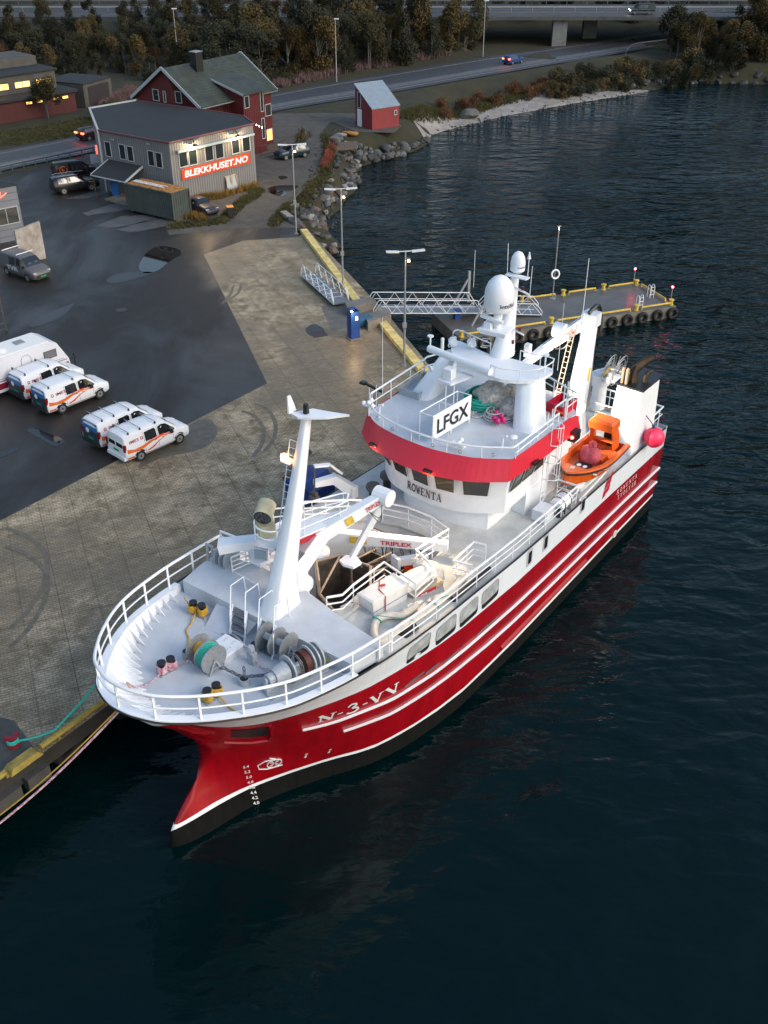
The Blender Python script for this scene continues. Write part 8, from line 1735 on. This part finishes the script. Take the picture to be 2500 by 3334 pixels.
for v in np.arange(.45, 4.7, .62): mb.box((LWL / 2, v, .006), (LWL, .035, .012))
mb.build('panel_joints', mat('panel_joint', (.05, .052, .06), .7), lb); u, v = on_wall((14, 467), LW, LWL); window(LW, max(1.3, u), v, 2.2, 1.5, lb, mull=1); mb = MB(LW); mb.tube(cat_rom([(1.0, 4.25, .1), (1.8, 3.9, .1), (2.6, 3.95, .1)], 4), .035, 5); mb.tube([(1.9 + .35 * math.cos(a), 4.0 + .3 + .35 * math.sin(a), .1) for a in np.linspace(0, 4.5, 12)], .03, 5); mb.build('neon_sign', emis('red_neon', (1, .12, .05), 2.2), lb)
wa, wb_ = gz(46, 572, Q), gz(100, 558, Q); mb = MB(); dW = Vector(((wb_ - wa).x, (wb_ - wa).y, 0)); nW = Vector((-dW.y, dW.x, 0)).normalized() * .22; mb._add([(p.x, p.y, z) for p, z in ((wa, Q), (wb_, Q), (wb_ + nW, Q), (wa + nW, Q), (wa, 5.4), (wb_, 5.7), (wb_ + nW, 5.7), (wa + nW, 5.4))], [(3, 2, 1, 0), (4, 5, 6, 7), (0, 1, 5, 4), (1, 2, 6, 5), (2, 3, 7, 6), (3, 0, 4, 7)])
single('free_standing_wall', mb, mat('stained_pale_render', (.36, .34, .32), .75, var=.35, scale=1.4, var2=(.22, .17, .14)), 'pale concrete wall with rust stains standing behind the grey van', 'wall')
mb = MB(); a, b = gz(-6, 722, Q), gz(14, 715, Q); 
mb.bar((b.x, b.y, Q), (b.x, b.y, Q + 2.6), .08); mb.bar((a.x, a.y, Q), (a.x, a.y, Q + 2.6), .08)
for k in range(6): mb.bar((a.x, a.y, Q + .2 + k * .45), (b.x, b.y, Q + .2 + k * .45), .03)
mb.bar((a.x, a.y, Q + .2), (b.x, b.y, Q + 2.4), .03); single('mesh_fence', mb, DSTEEL, 'dark steel mesh fence panel at the left edge above the caravan', 'fence')
# --- long red and concrete building with lit windows
r0, r1, r2, r3 = gz(-60, 279, Q), gz(160, 241, Q), gz(186, 234, Q), gz(245, 216, Q); fb = thing('lit_office_building', gz(100, 250, Q), 0, 'low red and concrete building with a row of glowing yellow windows', 'building')
d1 = (r1 - r0).normalized(); n1 = Vector((-d1.y, d1.x, 0)); CON2 = mat('dark_stained_concrete', (.075, .072, .066), .8, var=.4, scale=.8); RB2 = mat('dull_red_cladding', (.065, .010, .010), .7, var=.3, scale=1)
mb = MB(); mb.prism([tuple(v[:2]) for v in (r0, r1 + d1 * .5, r1 + d1 * .5 + n1 * 8, r0 + n1 * 8)], Q, 5.0); mb.build('wall', RB2, fb); mb = MB(); mb.prism([tuple(v[:2]) for v in (r0 - n1 * .4, r1 + d1 * .8 - n1 * .4, r1 + d1 * .8 + n1 * 8, r0 + n1 * 8)], 5.003, 5.35); mb.build('lower_roof', ROOFM, fb)
q1 = r1 - d1 * .5; mb = MB(); mb.prism([tuple(v[:2]) for v in (r0 + n1 * 2.6, q1 + n1 * 2.6, q1 + n1 * 11, r0 + n1 * 11)], 5.353, 7.6); mb.build('upper_wall', CON2, fb); mb = MB(); mb.prism([tuple(v[:2]) for v in (r0 + n1 * 2.3, q1 + d1 * .3 + n1 * 2.3, q1 + d1 * .3 + n1 * 11.2, r0 + n1 * 11.2)], 7.603, 7.8); mb.build('roof', ROOFM, fb); mb = MB(); qq = q1 - d1 * 8.5; mb.prism([tuple(v[:2]) for v in (qq + n1 * 7, q1 + n1 * 7, q1 + n1 * 13, qq + n1 * 13)], 7.803, 8.9); mb.build('roof_house', CON2, fb)
U1, UL1 = wall_frame(tuple((r0 + n1 * 2.6)[:2]), tuple((q1 + n1 * 2.6)[:2]), 5.35); LITW = emis('lit_office_window', (1, .60, .16), 1.5); n_, l_, p_ = nodes(LITW); g5 = N_(n_, 'ShaderNodeNewGeometry'); a5 = N_(n_, 'ShaderNodeTexNoise'); a5.inputs['Scale'].default_value = 1.3; l_.new(g5.outputs['Position'], a5.inputs['Vector']); m5 = N_(n_, 'ShaderNodeMapRange'); m5.inputs[1].default_value = .35; m5.inputs[2].default_value = .68; m5.inputs[3].default_value = .15; m5.inputs[4].default_value = 1.7; l_.new(a5.outputs[0], m5.inputs[0]); l_.new(m5.outputs[0], p_.inputs['Emission Strength'])
for x, y in ((14, 262), (54, 255), (99, 247), (152, 240), (203, 233)): 
 x = x * .602; 
 u, v = on_wall((x * 1.66 * .6028, y * .6028 * 1.13), U1, UL1)
for k in range(9):
 u = UL1 - 1.9 - k * 3.1
 if u > 1: window(U1, u, 1.0, 2.3, .85, fb, lit=LITW if k != 1 else emis('dim_office_window', (1, .65, .25), .7), frame=CON2, mull=1 if k % 2 else 0)
U2, UL2 = wall_frame(tuple(r0[:2]), tuple(r1[:2]), Q)
for k in (0, 1, 2.6, 3.6, 9, 10): window(U2, UL2 - 1.0 - k * 1.5, 2.0, 1.0, .45, fb, lit=LITW, frame=RB2)
u, v = on_wall((14, 210), U2, UL2); window(U2, UL2 - 18.5, 1.3, 1.1, 1.3, fb, lit=LITW)
mb = MB(); d2 = (r3 - r2).normalized(); n2 = Vector((-d2.y, d2.x, 0)); mb.prism([tuple(v[:2]) for v in (r2, r3, r3 + n2 * 7, r2 + n2 * 7)], Q, 5.5); mb.build('garage_wall', CON2, fb); mb = MB(); mb.prism([tuple(v[:2]) for v in (r2 - n2 * .1, r3 - n2 * .1, r3 + n2 * 7, r2 + n2 * 7)], 5.503, 5.65); mb.build('garage_roof', ROOFM, fb)
GW, GLn = wall_frame(tuple(r2[:2]), tuple(r3[:2]), Q); mb = MB(GW); mb.box((GLn / 2 + .1, 1.3, .02), (GLn - 1.6, 2.6, .04)); mb.build('garage_door', mat('dark_brown_door', (.022, .016, .018), .7), fb)
# ================================================================ HIGHWAY, BRIDGE, GUARD RAILS
hy0, hy1, hz = HWY, HWY + 19, 7.35
ROADD = mat('highway_asphalt', (.06, .06, .062), .6, var=.3, scale=.6)
mb = MB(); mb.prism([(-400, hy0), (400, hy0), (400, hy1), (-400, hy1)], 6.95, hz); structure('highway', mb, ROADD)
mb = MB(); mb.box((0, hy0 - .1, 7.1), (70, .3, .55)); mb.v = [(v[0] + 38, v[1], v[2]) for v in mb.v]; br_ = single('bridge_parapet', mb, CON2, 'concrete edge beam of the highway bridge over the shore road', 'bridge')
for i, (x, y) in enumerate(((32.3, 205), (39.5, 214))):
 mb = MB(); mb.prism([(x - 1.3, y - .8), (x + 1.3, y - .8), (x + 1.3, y + .8), (x - 1.3, y + .8)], 1.5, 6.94); single('bridge_pier', mb, mat('pier_concrete', (.17, .17, .175), .8, var=.3), ['nearer pale concrete pier under the highway bridge', 'farther concrete pier in the dark under the bridge'][i], 'pier')
def guard(y, z, x0, x1, label, h=.75, st=4, m=STEEL, two=True):
 mb = MB(); mb.bar((x0, y, z + h), (x1, y, z + h), .06, .22)
 if two: mb.bar((x0, y, z + h + .45), (x1, y, z + h + .45), .08)
 for x in np.arange(x0, x1, st): mb.bar((x, y, z - .1), (x, y, z + h + (.45 if two else 0)), .09)
 single('guard_rail', mb, m, label, 'guard rail')
GR = mat('dull_guard_rail', (.13, .14, .15), .5, .3); guard(hy0 + .3, hz, -120, 130, 'steel guard rail along the near edge of the highway', m=GR); guard(hy0 + 8.2, hz, -120, 130, 'bright guard rail between the two highway carriageways', two=False, m=STEEL); guard(hy1 - .5, hz, -120, 130, 'far guard rail of the highway', m=GR)
mb = MB(); P = [NE[i] for i in range(len(NE)) if -80 < NE[i][0] < -29]; P3 = [(p[0] + .3, p[1] - .6, Q + .75) for p in P]
if len(P3) > 1:
 mb.tube(P3, .11, 4); 
 for p in dense(P3, 3.5): mb.bar((p[0], p[1], Q - .1), (p[0], p[1], Q + .8), .1)
 single('guard_rail', mb, GR, 'guard rail beside the shore road above the parking yard', 'guard rail')
loc, ang = Vector((gz(1397, 22, hz).x, hy0 + 3.8, hz)), math.pi; o = thing('moving_car', loc, ang, 'dark van on the highway bridge with headlights lit', 'van'); c = Car(VAN, frame(loc, ang)); c.body(mat('van_dark_teal', (.012, .022, .024), .3), o); glass_van(c, o); c.wheels((.9, 3.7), .33, o)
for sg in (-1, 1): mb = MB(c.F); mb.box((4.55, sg * .62, .78), (.14, .34, .16)); mb.build('lit_headlight', HEAD, o)
def road_lamp(x, y, z, h, label, rz=0):
 p = gz(x, y, z); F = frame((p.x, p.y, z), rz); o = thing('road_lamp', p, rz, label, 'lamp post', 'single headed road lamps'); mb = MB(F); mb.tube([(0, 0, -.3), (0, 0, h)], .09, 8, r2=.06); mb.build('pole', STEEL, o, smooth=True); mb = MB(F); mb.box((.2, -.1, h + .03), (.75, .3, .13)); mb.build('lamp_head', mat('lamp_head_white', ()), o)
road_lamp(387, 150, 3.0, 8.8, 'road lamp post behind the red house roof'); road_lamp(727, 175, 2.6, 8.7, 'road lamp post between the red house and the red shed, behind the road'); road_lamp(1043, 122, 2.6, 8.7, 'road lamp post nearest the bridge, left of the blue car')
p = gz(1428, 112, Q); mb = MB(); P = [tuple(gz(x, y, Q + .8)) for x, y in ((1353, 104 + 5), (1365, 97), (1390, 92), (1440, 86))]; mb.tube(cat_rom(P, 4), .12, 4); 
for q in P: mb.bar((q[0], q[1], Q - .2), q, .1)
single('guard_rail', mb, GR, 'short curved guard rail at the road end under the right hand bushes', 'guard rail')
# ================================================================ ROCKS
random.seed(11)
ROCKM = [mat('grey_boulder', (.11, .11, .108), .8, var=.6, scale=1.1, bump=.6, bscale=5), mat('dark_boulder', (.04, .043, .045), .75, var=.5, scale=1.5, bump=.6, bscale=5), mat('pale_boulder', (.24, .225, .215), .8, var=.5, scale=1.3, bump=.5, bscale=5), mat('brown_boulder', (.12, .085, .07), .8, var=.5, scale=1.5)]
protos = []
def rock_mesh(seed, m):
 rnd = random.Random(seed); bm = bmesh.new(); bmesh.ops.create_icosphere(bm, subdivisions=2, radius=1)
 pl = [Vector((rnd.gauss(0, 1), rnd.gauss(0, 1), rnd.gauss(0, 1))).normalized() for _ in range(9)]; of = [rnd.uniform(.55, .9) for _ in pl]
 for v in bm.verts:
  for n, o in zip(pl, of):
   d = v.co.dot(n)
   if d > o: v.co -= n * (d - o)
  v.co *= 1 + .08 * noise.noise(v.co * 2 + Vector((seed, 0, 0)))
  v.co.x *= 1.15; v.co.z *= .8
 me = bpy.data.meshes.new('boulder'); bm.to_mesh(me); bm.free(); me.materials.append(m); return me
for i in range(10): protos.append(rock_mesh(i, ROCKM[(0, 0, 1, 2, 0, 1, 3, 0, 2, 1)[i]]))
rk = []
def scatter(top, low, n, r0, r1, grp, zt=2.3):
 T = cat_rom([tuple(gz(x, y, zt)[:2]) for x, y in top], 10); B = cat_rom([tuple(gz(x, y, 0)[:2]) for x, y in low], 10)
 for _ in range(n):
  u = random.random(); a = T[min(len(T) - 1, int(u * len(T)))]; b = B[min(len(B) - 1, int(u * len(B)))]; v = random.random() ** .9; x = a[0] + (b[0] - a[0]) * v; y = a[1] + (b[1] - a[1]) * v; rk.append((x, y, random.uniform(r0, r1) * random.choice((.8, 1, 1.25)), grp))
GA, GB_, GC = 'boulders of the bank beside the quay', 'boulders of the spit below the red shed', 'dark boulders along the far shore'
scatter([(652, 500), (618, 470), (650, 430), (700, 390), (716, 340), (712, 305)], [(730, 545), (700, 495), (708, 462), (768, 405), (772, 365), (800, 350)], 150, .30, .62, GA)
scatter([(712, 305), (770, 305), (850, 292), (900, 282)], [(790, 355), (830, 345), (890, 330), (928, 302)], 70, .35, .7, GB_)
scatter([(1195, 190), (1300, 180), (1420, 160), (1659, 150)], [(1210, 205), (1330, 200), (1480, 182), (1680, 184)], 75, .35, .8, GC, 1.6)
lab = {GA: 'angular grey or brown boulder of the bank beside the quay', GB_: 'dark angular boulder of the spit below the red shed', GC: 'dark boulder at the foot of the bushes on the far shore'}
for x, y, r, gname in rk:
 d = sdist(x, y); z = ground_z(x, y, d) + r * .25; me = protos[random.choice((2, 5, 9, 2, 5, 0)) if gname == GC else random.choice((0, 2, 1, 5, 9, 4)) if gname != GA else random.randrange(10)]
 o = bpy.data.objects.new('boulder', me); COL.objects.link(o); o.location = (x, y, max(z, .05)); o.scale = (r, r * random.uniform(.7, 1), r * random.uniform(.7, 1)); o.rotation_euler = (random.uniform(-.5, .5), random.uniform(-.5, .5), random.uniform(0, 6.28)); tag(o, lab[gname], 'boulder', gname)
def one_rock(x, y, z, r, m, label, sc=(1, 1, 1)):
 o = bpy.data.objects.new('boulder', rock_mesh(int(x), m)); COL.objects.link(o); p = gz(x, y, z); o.location = (p.x, p.y, z + r * .3); o.scale = (r * sc[0], r * sc[1], r * sc[2]); o.rotation_euler = (0, 0, x); tag(o, label, 'boulder')
one_rock(1012, 252, .5, 1.15, ROCKM[0], 'large lone grey boulder on the sand by the water', (1.3, 1, .9)); one_rock(757, 292, 2.6, .75, mat('orange_boulder', (.36, .17, .04), .8, var=.4, scale=1.5), 'orange stained boulder on the wooden platform below the shed', (1.3, .9, .7)); one_rock(735, 294, 2.6, .6, ROCKM[2], 'pale pink boulder beside the orange stained boulder', (1.3, .9, .7))
mb = MB()
for k in range(5): a, b = gz(708, 312 + k * 3.2, 2.4), gz(770, 307 + k * 3.2, 2.4); mb.bar(tuple(a), tuple(b), .35, .18)
single('timber_platform', mb, mat('grey_wood', ()), 'old grey timber platform above the boulders', 'platform')
mb = MB(); a, b = gz(612, 462, 2.6), gz(628, 474, 2.6); mb.bar(tuple(a), tuple(b), .6, .6); single('concrete_block', mb, mat('pale_block', (.28, .25, .22), .8, var=.3), 'rough pale concrete block at the top of the boulder bank', 'block')
mb = MB(); random.seed(5)
for _ in range(420):
 if random.random() < .55: u = random.random(); T = gz(650 + 60 * u, 500 - 180 * u, 0); x, y = T.x + random.uniform(-.5, 3.5), T.y + random.uniform(-2, 2)
 else: u = random.random(); T = gz(930 + 450 * u, 292 - 90 * u, 0); x, y = T.x + random.uniform(-2, 2), T.y + random.uniform(-.5, 4)
 z = ground_z(x, y); r = random.uniform(.06, .2); mb.box((x, y, max(z, 0) + r * .3), (r * 2, r * 1.6, r * 1.3), rz=random.uniform(0, 3), top=.6)
o = mb.build('small_stones', ROCKM[1]); tag(o, 'loose small stones scattered between the boulders and on the sand', 'stones', kind='stuff')
# ================================================================ TREES, BUSHES, GRASS
def leaf_mat(name, c, c2): return mat(name, c, .9, var=.6, scale=.7, var2=c2)
LM = [leaf_mat('olive_leaves', (.042, .037, .011), (.018, .017, .008)), leaf_mat('ochre_leaves', (.088, .060, .014), (.034, .026, .010)), leaf_mat('rust_leaves', (.12, .048, .014), (.04, .02, .010)), leaf_mat('dark_leaves', (.028, .030, .012), (.010, .012, .006))]
BARK = mat('grey_birch_bark', (.10, .09, .08), .9)
def tree_mesh(seed, h, rad, nl, lm, leaf=.34, trunk=True, bottom=.25):
 rnd = random.Random(seed); tk = MB(); lf = MB(); lobes = []
 nlob = rnd.randint(9, 13)
 for k in range(nlob):
  zz = rnd.uniform(bottom, .92) * h; rr = rad * (1 - abs(zz / h - .5) * 1.1) * rnd.uniform(.35, .95); a = rnd.uniform(0, 6.28); lobes.append((rr * math.cos(a), rr * math.sin(a), zz, rad * rnd.uniform(.32, .55)))
 lobes.append((0, 0, h * .9, rad * .35))
 if trunk:
  for q in range(rnd.choice((1, 2, 3))):
   bx, by = rnd.uniform(-.25, .25), rnd.uniform(-.25, .25); tk.tube([(bx, by, -.3), (bx * 2 + rnd.uniform(-.2, .2), by * 2, h * .35), (bx * 3 + rnd.uniform(-.4, .4), by * 3, h * .8)], .11 * h / 8, 6, r2=.03)
  for l in lobes[:8]: tk.tube([(0, 0, l[2] * .55), (l[0] * .5, l[1] * .5, l[2] * .8), (l[0], l[1], l[2])], .05 * h / 8, 5, r2=.015)
 else:
  for l in lobes[:5]: tk.tube([(0, 0, 0), (l[0], l[1], l[2])], .04, 5, r2=.015)
 for _ in range(nl):
  l = rnd.choice(lobes); d = Vector((rnd.gauss(0, 1), rnd.gauss(0, 1), rnd.gauss(0, 1))).normalized() * l[3] * (rnd.random() ** .45) * rnd.uniform(.8, 1.15); c = Vector(l[:3]) + Vector((d.x, d.y, d.z * 1.15))
  if c.z < .05: continue
  a = Vector((rnd.gauss(0, 1), rnd.gauss(0, 1), rnd.gauss(0, 1))).normalized(); b = a.orthogonal().normalized(); s = leaf * rnd.uniform(.5, 1.2); lf.face([tuple(c + a * s * .5), tuple(c + b * s * .35), tuple(c - a * s * .5), tuple(c - b * s * .35)])
 def mk(mbb, nm, m): me = bpy.data.meshes.new(nm); me.from_pydata(mbb.v, [], mbb.f); me.materials.append(m); me.update(); return me
 return mk(tk, 'trunk', BARK), mk(lf, 'crown', lm)
TP = [tree_mesh(a, h, r, n, LM[k], .4, bottom=.1) for a, h, r, n, k in ((1, 9, 2.9, 4200, 0), (2, 10, 3, 4400, 1), (3, 8, 2.6, 3400, 2), (4, 9, 3.2, 4200, 3), (5, 11, 3, 4600, 0), (6, 8.5, 2.8, 3800, 1), (12, 9.5, 2.9, 4000, 3))]
BP = [tree_mesh(21, 2.6, 1.7, 1500, LM[0], .26, False, .2), tree_mesh(22, 3.0, 1.8, 1500, LM[1], .26, False, .2), tree_mesh(23, 2.2, 1.6, 1200, LM[3], .24, False, .2), tree_mesh(24, 1.5, 1.3, 900, LM[2], .2, False, .2)]
KN_ = ['olive green', 'ochre yellow', 'rust brown', 'dark green', 'tall olive', 'yellowing', 'sombre green']
def plant(x, y, z, k, sc, label, cat='tree', group=None, P=TP, nm='birch_tree'):
 o = thing(nm, (x, y, z), random.uniform(0, 6.28), label, cat, group); o.scale = (sc, sc, sc * random.uniform(.9, 1.1))
 for me, n in zip(P[k], (('trunk', 'crown') if P is TP else ('stems', 'foliage'))): c = bpy.data.objects.new(n, me); COL.objects.link(c); c.parent = o
 return o
random.seed(21)
def wp(x, y, z=2.7): p = gz(x, y, z); return p.x, p.y
# individually readable trees: pixel of the trunk foot
SP = [((590 - 30, 150), 1, .95, 'ochre yellow birch with bare forked trunks behind the red house chimney'), ((650, 150), 2, .85, 'rust brown birch between the red house roof and the second road lamp'), ((390, 150), 5, .8, 'tall yellowing tree behind the first road lamp'), ((470, 140), 4, .95, 'tall olive tree above the red house gable'), ((900, 120), 5, .95, 'yellowing tree on the embankment right of the middle road lamp'), ((1020, 100), 4, .95, 'tall olive tree in front of the highway beside the third road lamp'), ((105, 252), 0, .62, 'small olive tree in front of the lit office windows'), ((1500, 125), 1, .85, 'ochre tree at the left end of the right hand thicket'), ((1600, 128), 5, .8, 'yellowing tree in the right hand thicket near the frame edge')]
for (x, y), k, sc, lb in SP: X, Y = wp(x, y); plant(X, Y, ground_z(X, Y) - .1, k, sc, lb)
G1, G2, G3 = 'trees on the embankment below the highway', 'trees of the right hand thicket', 'trees beyond the highway'
used = []
for i in range(1500):
 X, Y = random.uniform(-95, 24), random.uniform(168, 199)
 if Y < 176 and X < -30 and random.random() < .8: continue
 if X > 15 and Y > 188: continue
 # keep off the road and the office building
 rx = np.interp(X, [p[0] for p in FA], [p[1] for p in FA]) + 6.5
 if Y < rx or (X < -36 and Y < 168): continue
 if any((X - a) ** 2 + (Y - b) ** 2 < 7 for a, b in used): continue
 used.append((X, Y)); k = random.choice((0, 3, 3, 6, 6, 1, 4, 5, 0, 2)) ; sc = random.uniform(.6, .95) if X > -28 else random.uniform(.42, .68)
 wh_ = ('behind the lit office building', 'behind the grey workshop', 'behind the red house', 'left of the middle road lamp', 'right of the middle road lamp')[sum(X > v for v in (-45, -28, -16, -6))]; rw = ('in the front row', 'in the middle rows', 'in the back row under the highway')[sum(Y > v for v in (181, 191))]
 plant(X, Y, ground_z(X, Y) - .1, k, sc, '%s birch %s, %s' % (KN_[k], rw, wh_), 'tree', 'embankment trees %s, %s, %s' % (wh_, rw, KN_[k]))
 if len(used) > 175: break
n0 = len(used)
for i in range(200):
 X, Y = random.uniform(50, 90), random.uniform(186, 202)
 if any((X - a) ** 2 + (Y - b) ** 2 < 8 for a, b in used): continue
 used.append((X, Y)); k = random.choice((0, 3, 6, 1, 5)); plant(X, Y, ground_z(X, Y) - .1, k, random.uniform(.55, .85), '%s tree of the thicket on the right below the highway' % KN_[k], 'tree', G2 + ', ' + KN_[k])
 if len(used) - n0 > 34: break
for i in range(60):
 X, Y = -95 + i * 3.4 + random.uniform(-1, 1), random.uniform(226, 240); k = random.choice((0, 3, 6, 1)); plant(X, Y, ground_z(X, Y) - .1, k, random.uniform(.7, 1.1), '%s tree standing beyond the highway' % KN_[k], 'tree', G3 + ', ' + KN_[k])
# bushes along the shore and the roads
G4, G5 = 'bushes on the shore bank', 'low bushes at the foot of the embankment'
for i in range(85):
 u = random.random(); x = 1180 + 480 * u; y = 182 - 52 * u + random.uniform(-22, 6); X, Y = wp(x, y, 2.4); k = random.choice((0, 1, 2, 2)); plant(X, Y, ground_z(X, Y) - .1, k, random.uniform(.6, 1.0) + .5 * u * u, '%s %s bush on the far shore bank, %s' % (['large', 'low'][y > 165 - 40 * u], ['olive', 'ochre', 'dark', 'rust'][k], ['at the beach end', 'behind the dark boulders', 'below the right hand thicket'][int(u * 2.99)]), 'bush', 'shore bushes %s %d %d' % (['olive', 'ochre', 'dark', 'rust'][k], y > 165 - 40 * u, int(u * 2.99)), BP, 'shrub')
for i in range(26):
 x = random.uniform(940, 1200); y = np.interp(x, [940, 1200], [232, 175]) + random.uniform(-14, 4); X, Y = wp(x, y, 2.4); plant(X, Y, ground_z(X, Y) - .1, 3, random.uniform(.6, 1.1), 'low rust coloured bush on the grassy bank above the beach', 'bush', G4 + ', rust', BP, 'shrub')
for i in range(60):
 X = random.uniform(-75, 20); Y = np.interp(X, [p[0] for p in FA], [p[1] for p in FA]) + random.uniform(7, 13)
 if X < -38 and Y < 170: continue
 k = random.choice((0, 2, 2, 1)); plant(X, Y, ground_z(X, Y) - .1, k, random.uniform(.4, .8), ['olive', 'ochre', 'dark'][k] + ' low bush at the foot of the highway embankment', 'bush', G5 + ', ' + ['olive', 'ochre', 'dark'][k], BP, 'shrub')
for (x, y), sc, lb in (((655, 318), .7, 'olive bush beside the terrace fence'), ((716, 330), .5, 'rust bush at the top of the boulders')): X, Y = wp(x, y, 2.5); plant(X, Y, Q, 1 if sc > .6 else 3, sc, lb, 'bush', None, BP, 'shrub')
# grass: tufts of blades
def tufts(name, pts, m, h, label, n=7, w=.05):
 mb = MB()
 for x, y, z in pts:
  for _ in range(n):
   a = random.uniform(0, 6.28); r = random.uniform(0, .22); hx = h * random.uniform(.5, 1.2); bx, by = x + r * math.cos(a), y + r * math.sin(a); c, s = math.cos(a) * w, math.sin(a) * w; lx, ly = math.cos(a) * hx * .35, math.sin(a) * hx * .35; mb.face([(bx - s, by + c, z - .05), (bx + s, by - c, z - .05), (bx + lx, by + ly, z + hx)])
 o = mb.build(name, m, recalc=False); tag(o, label, 'grass', kind='stuff'); return o
random.seed(31)
def region(n, f):
 out = []
 while len(out) < n:
  q = f()
  if q: out.append((q[0], q[1], max(ground_z(q[0], q[1]), .3)))
 return out
def along(L, jit, z=Q): u = random.random() * (len(L) - 1); i = int(u); a, b = L[i], L[min(i + 1, len(L) - 1)]; return wp(a[0] + (b[0] - a[0]) * (u - i) + random.uniform(-jit, jit), a[1] + (b[1] - a[1]) * (u - i) + random.uniform(-jit * .5, jit * .5), z)
OGR = leaf_mat('orange_grass', (.26, .13, .02), (.08, .07, .02)); GGR = leaf_mat('olive_grass', (.075, .068, .018), (.03, .032, .01)); PGR = leaf_mat('pink_willowherb', (.17, .10, .10), (.07, .05, .04))
tufts('orange_grass', region(420, lambda: along([(393, 452), (430, 432), (470, 428), (555, 404)], 5)) + region(120, lambda: along([(400, 468), (420, 470), (438, 476)], 9)), OGR, .65, 'orange autumn grass and willowherb at the foot of the grey building')
tufts('verge_grass', region(900, lambda: along([(372, 490), (480, 478), (520, 440), (562, 412)], 12)) + region(1500, lambda: along([(590, 485), (620, 450), (655, 420), (700, 372), (712, 325), (705, 295)], 12)), GGR, .3, 'short olive verge grass round the gravel and above the boulders', 8, .04)
tufts('red_weeds', region(170, lambda: along([(700, 362), (712, 340), (718, 318)], 5)) , leaf_mat('red_weed', (.26, .05, .03), (.12, .05, .04)), .8, 'red and orange weeds on the bend above the boulders')
tufts('shore_grass', region(3200, lambda: along([(870, 258), (940, 236), (1060, 205), (1180, 175), (1330, 150)], 13, 2.0)), GGR, .45, 'tall yellowing grass on the bank between the road and the beach')
tufts('willowherb', region(1500, lambda: along([(600, 175), (760, 140), (960, 112)], 14, 3)) + region(500, lambda: along([(225, 225), (290, 190)], 12, 3)), PGR, .9, 'faded pink willowherb below the trees behind the road', 6)
tufts('lawn_grass', region(1500, lambda: along([(0, 300), (120, 282), (225, 262)], 30, 2.6)), GGR, .3, 'rough olive grass between the office building and the shore road', 6, .05)
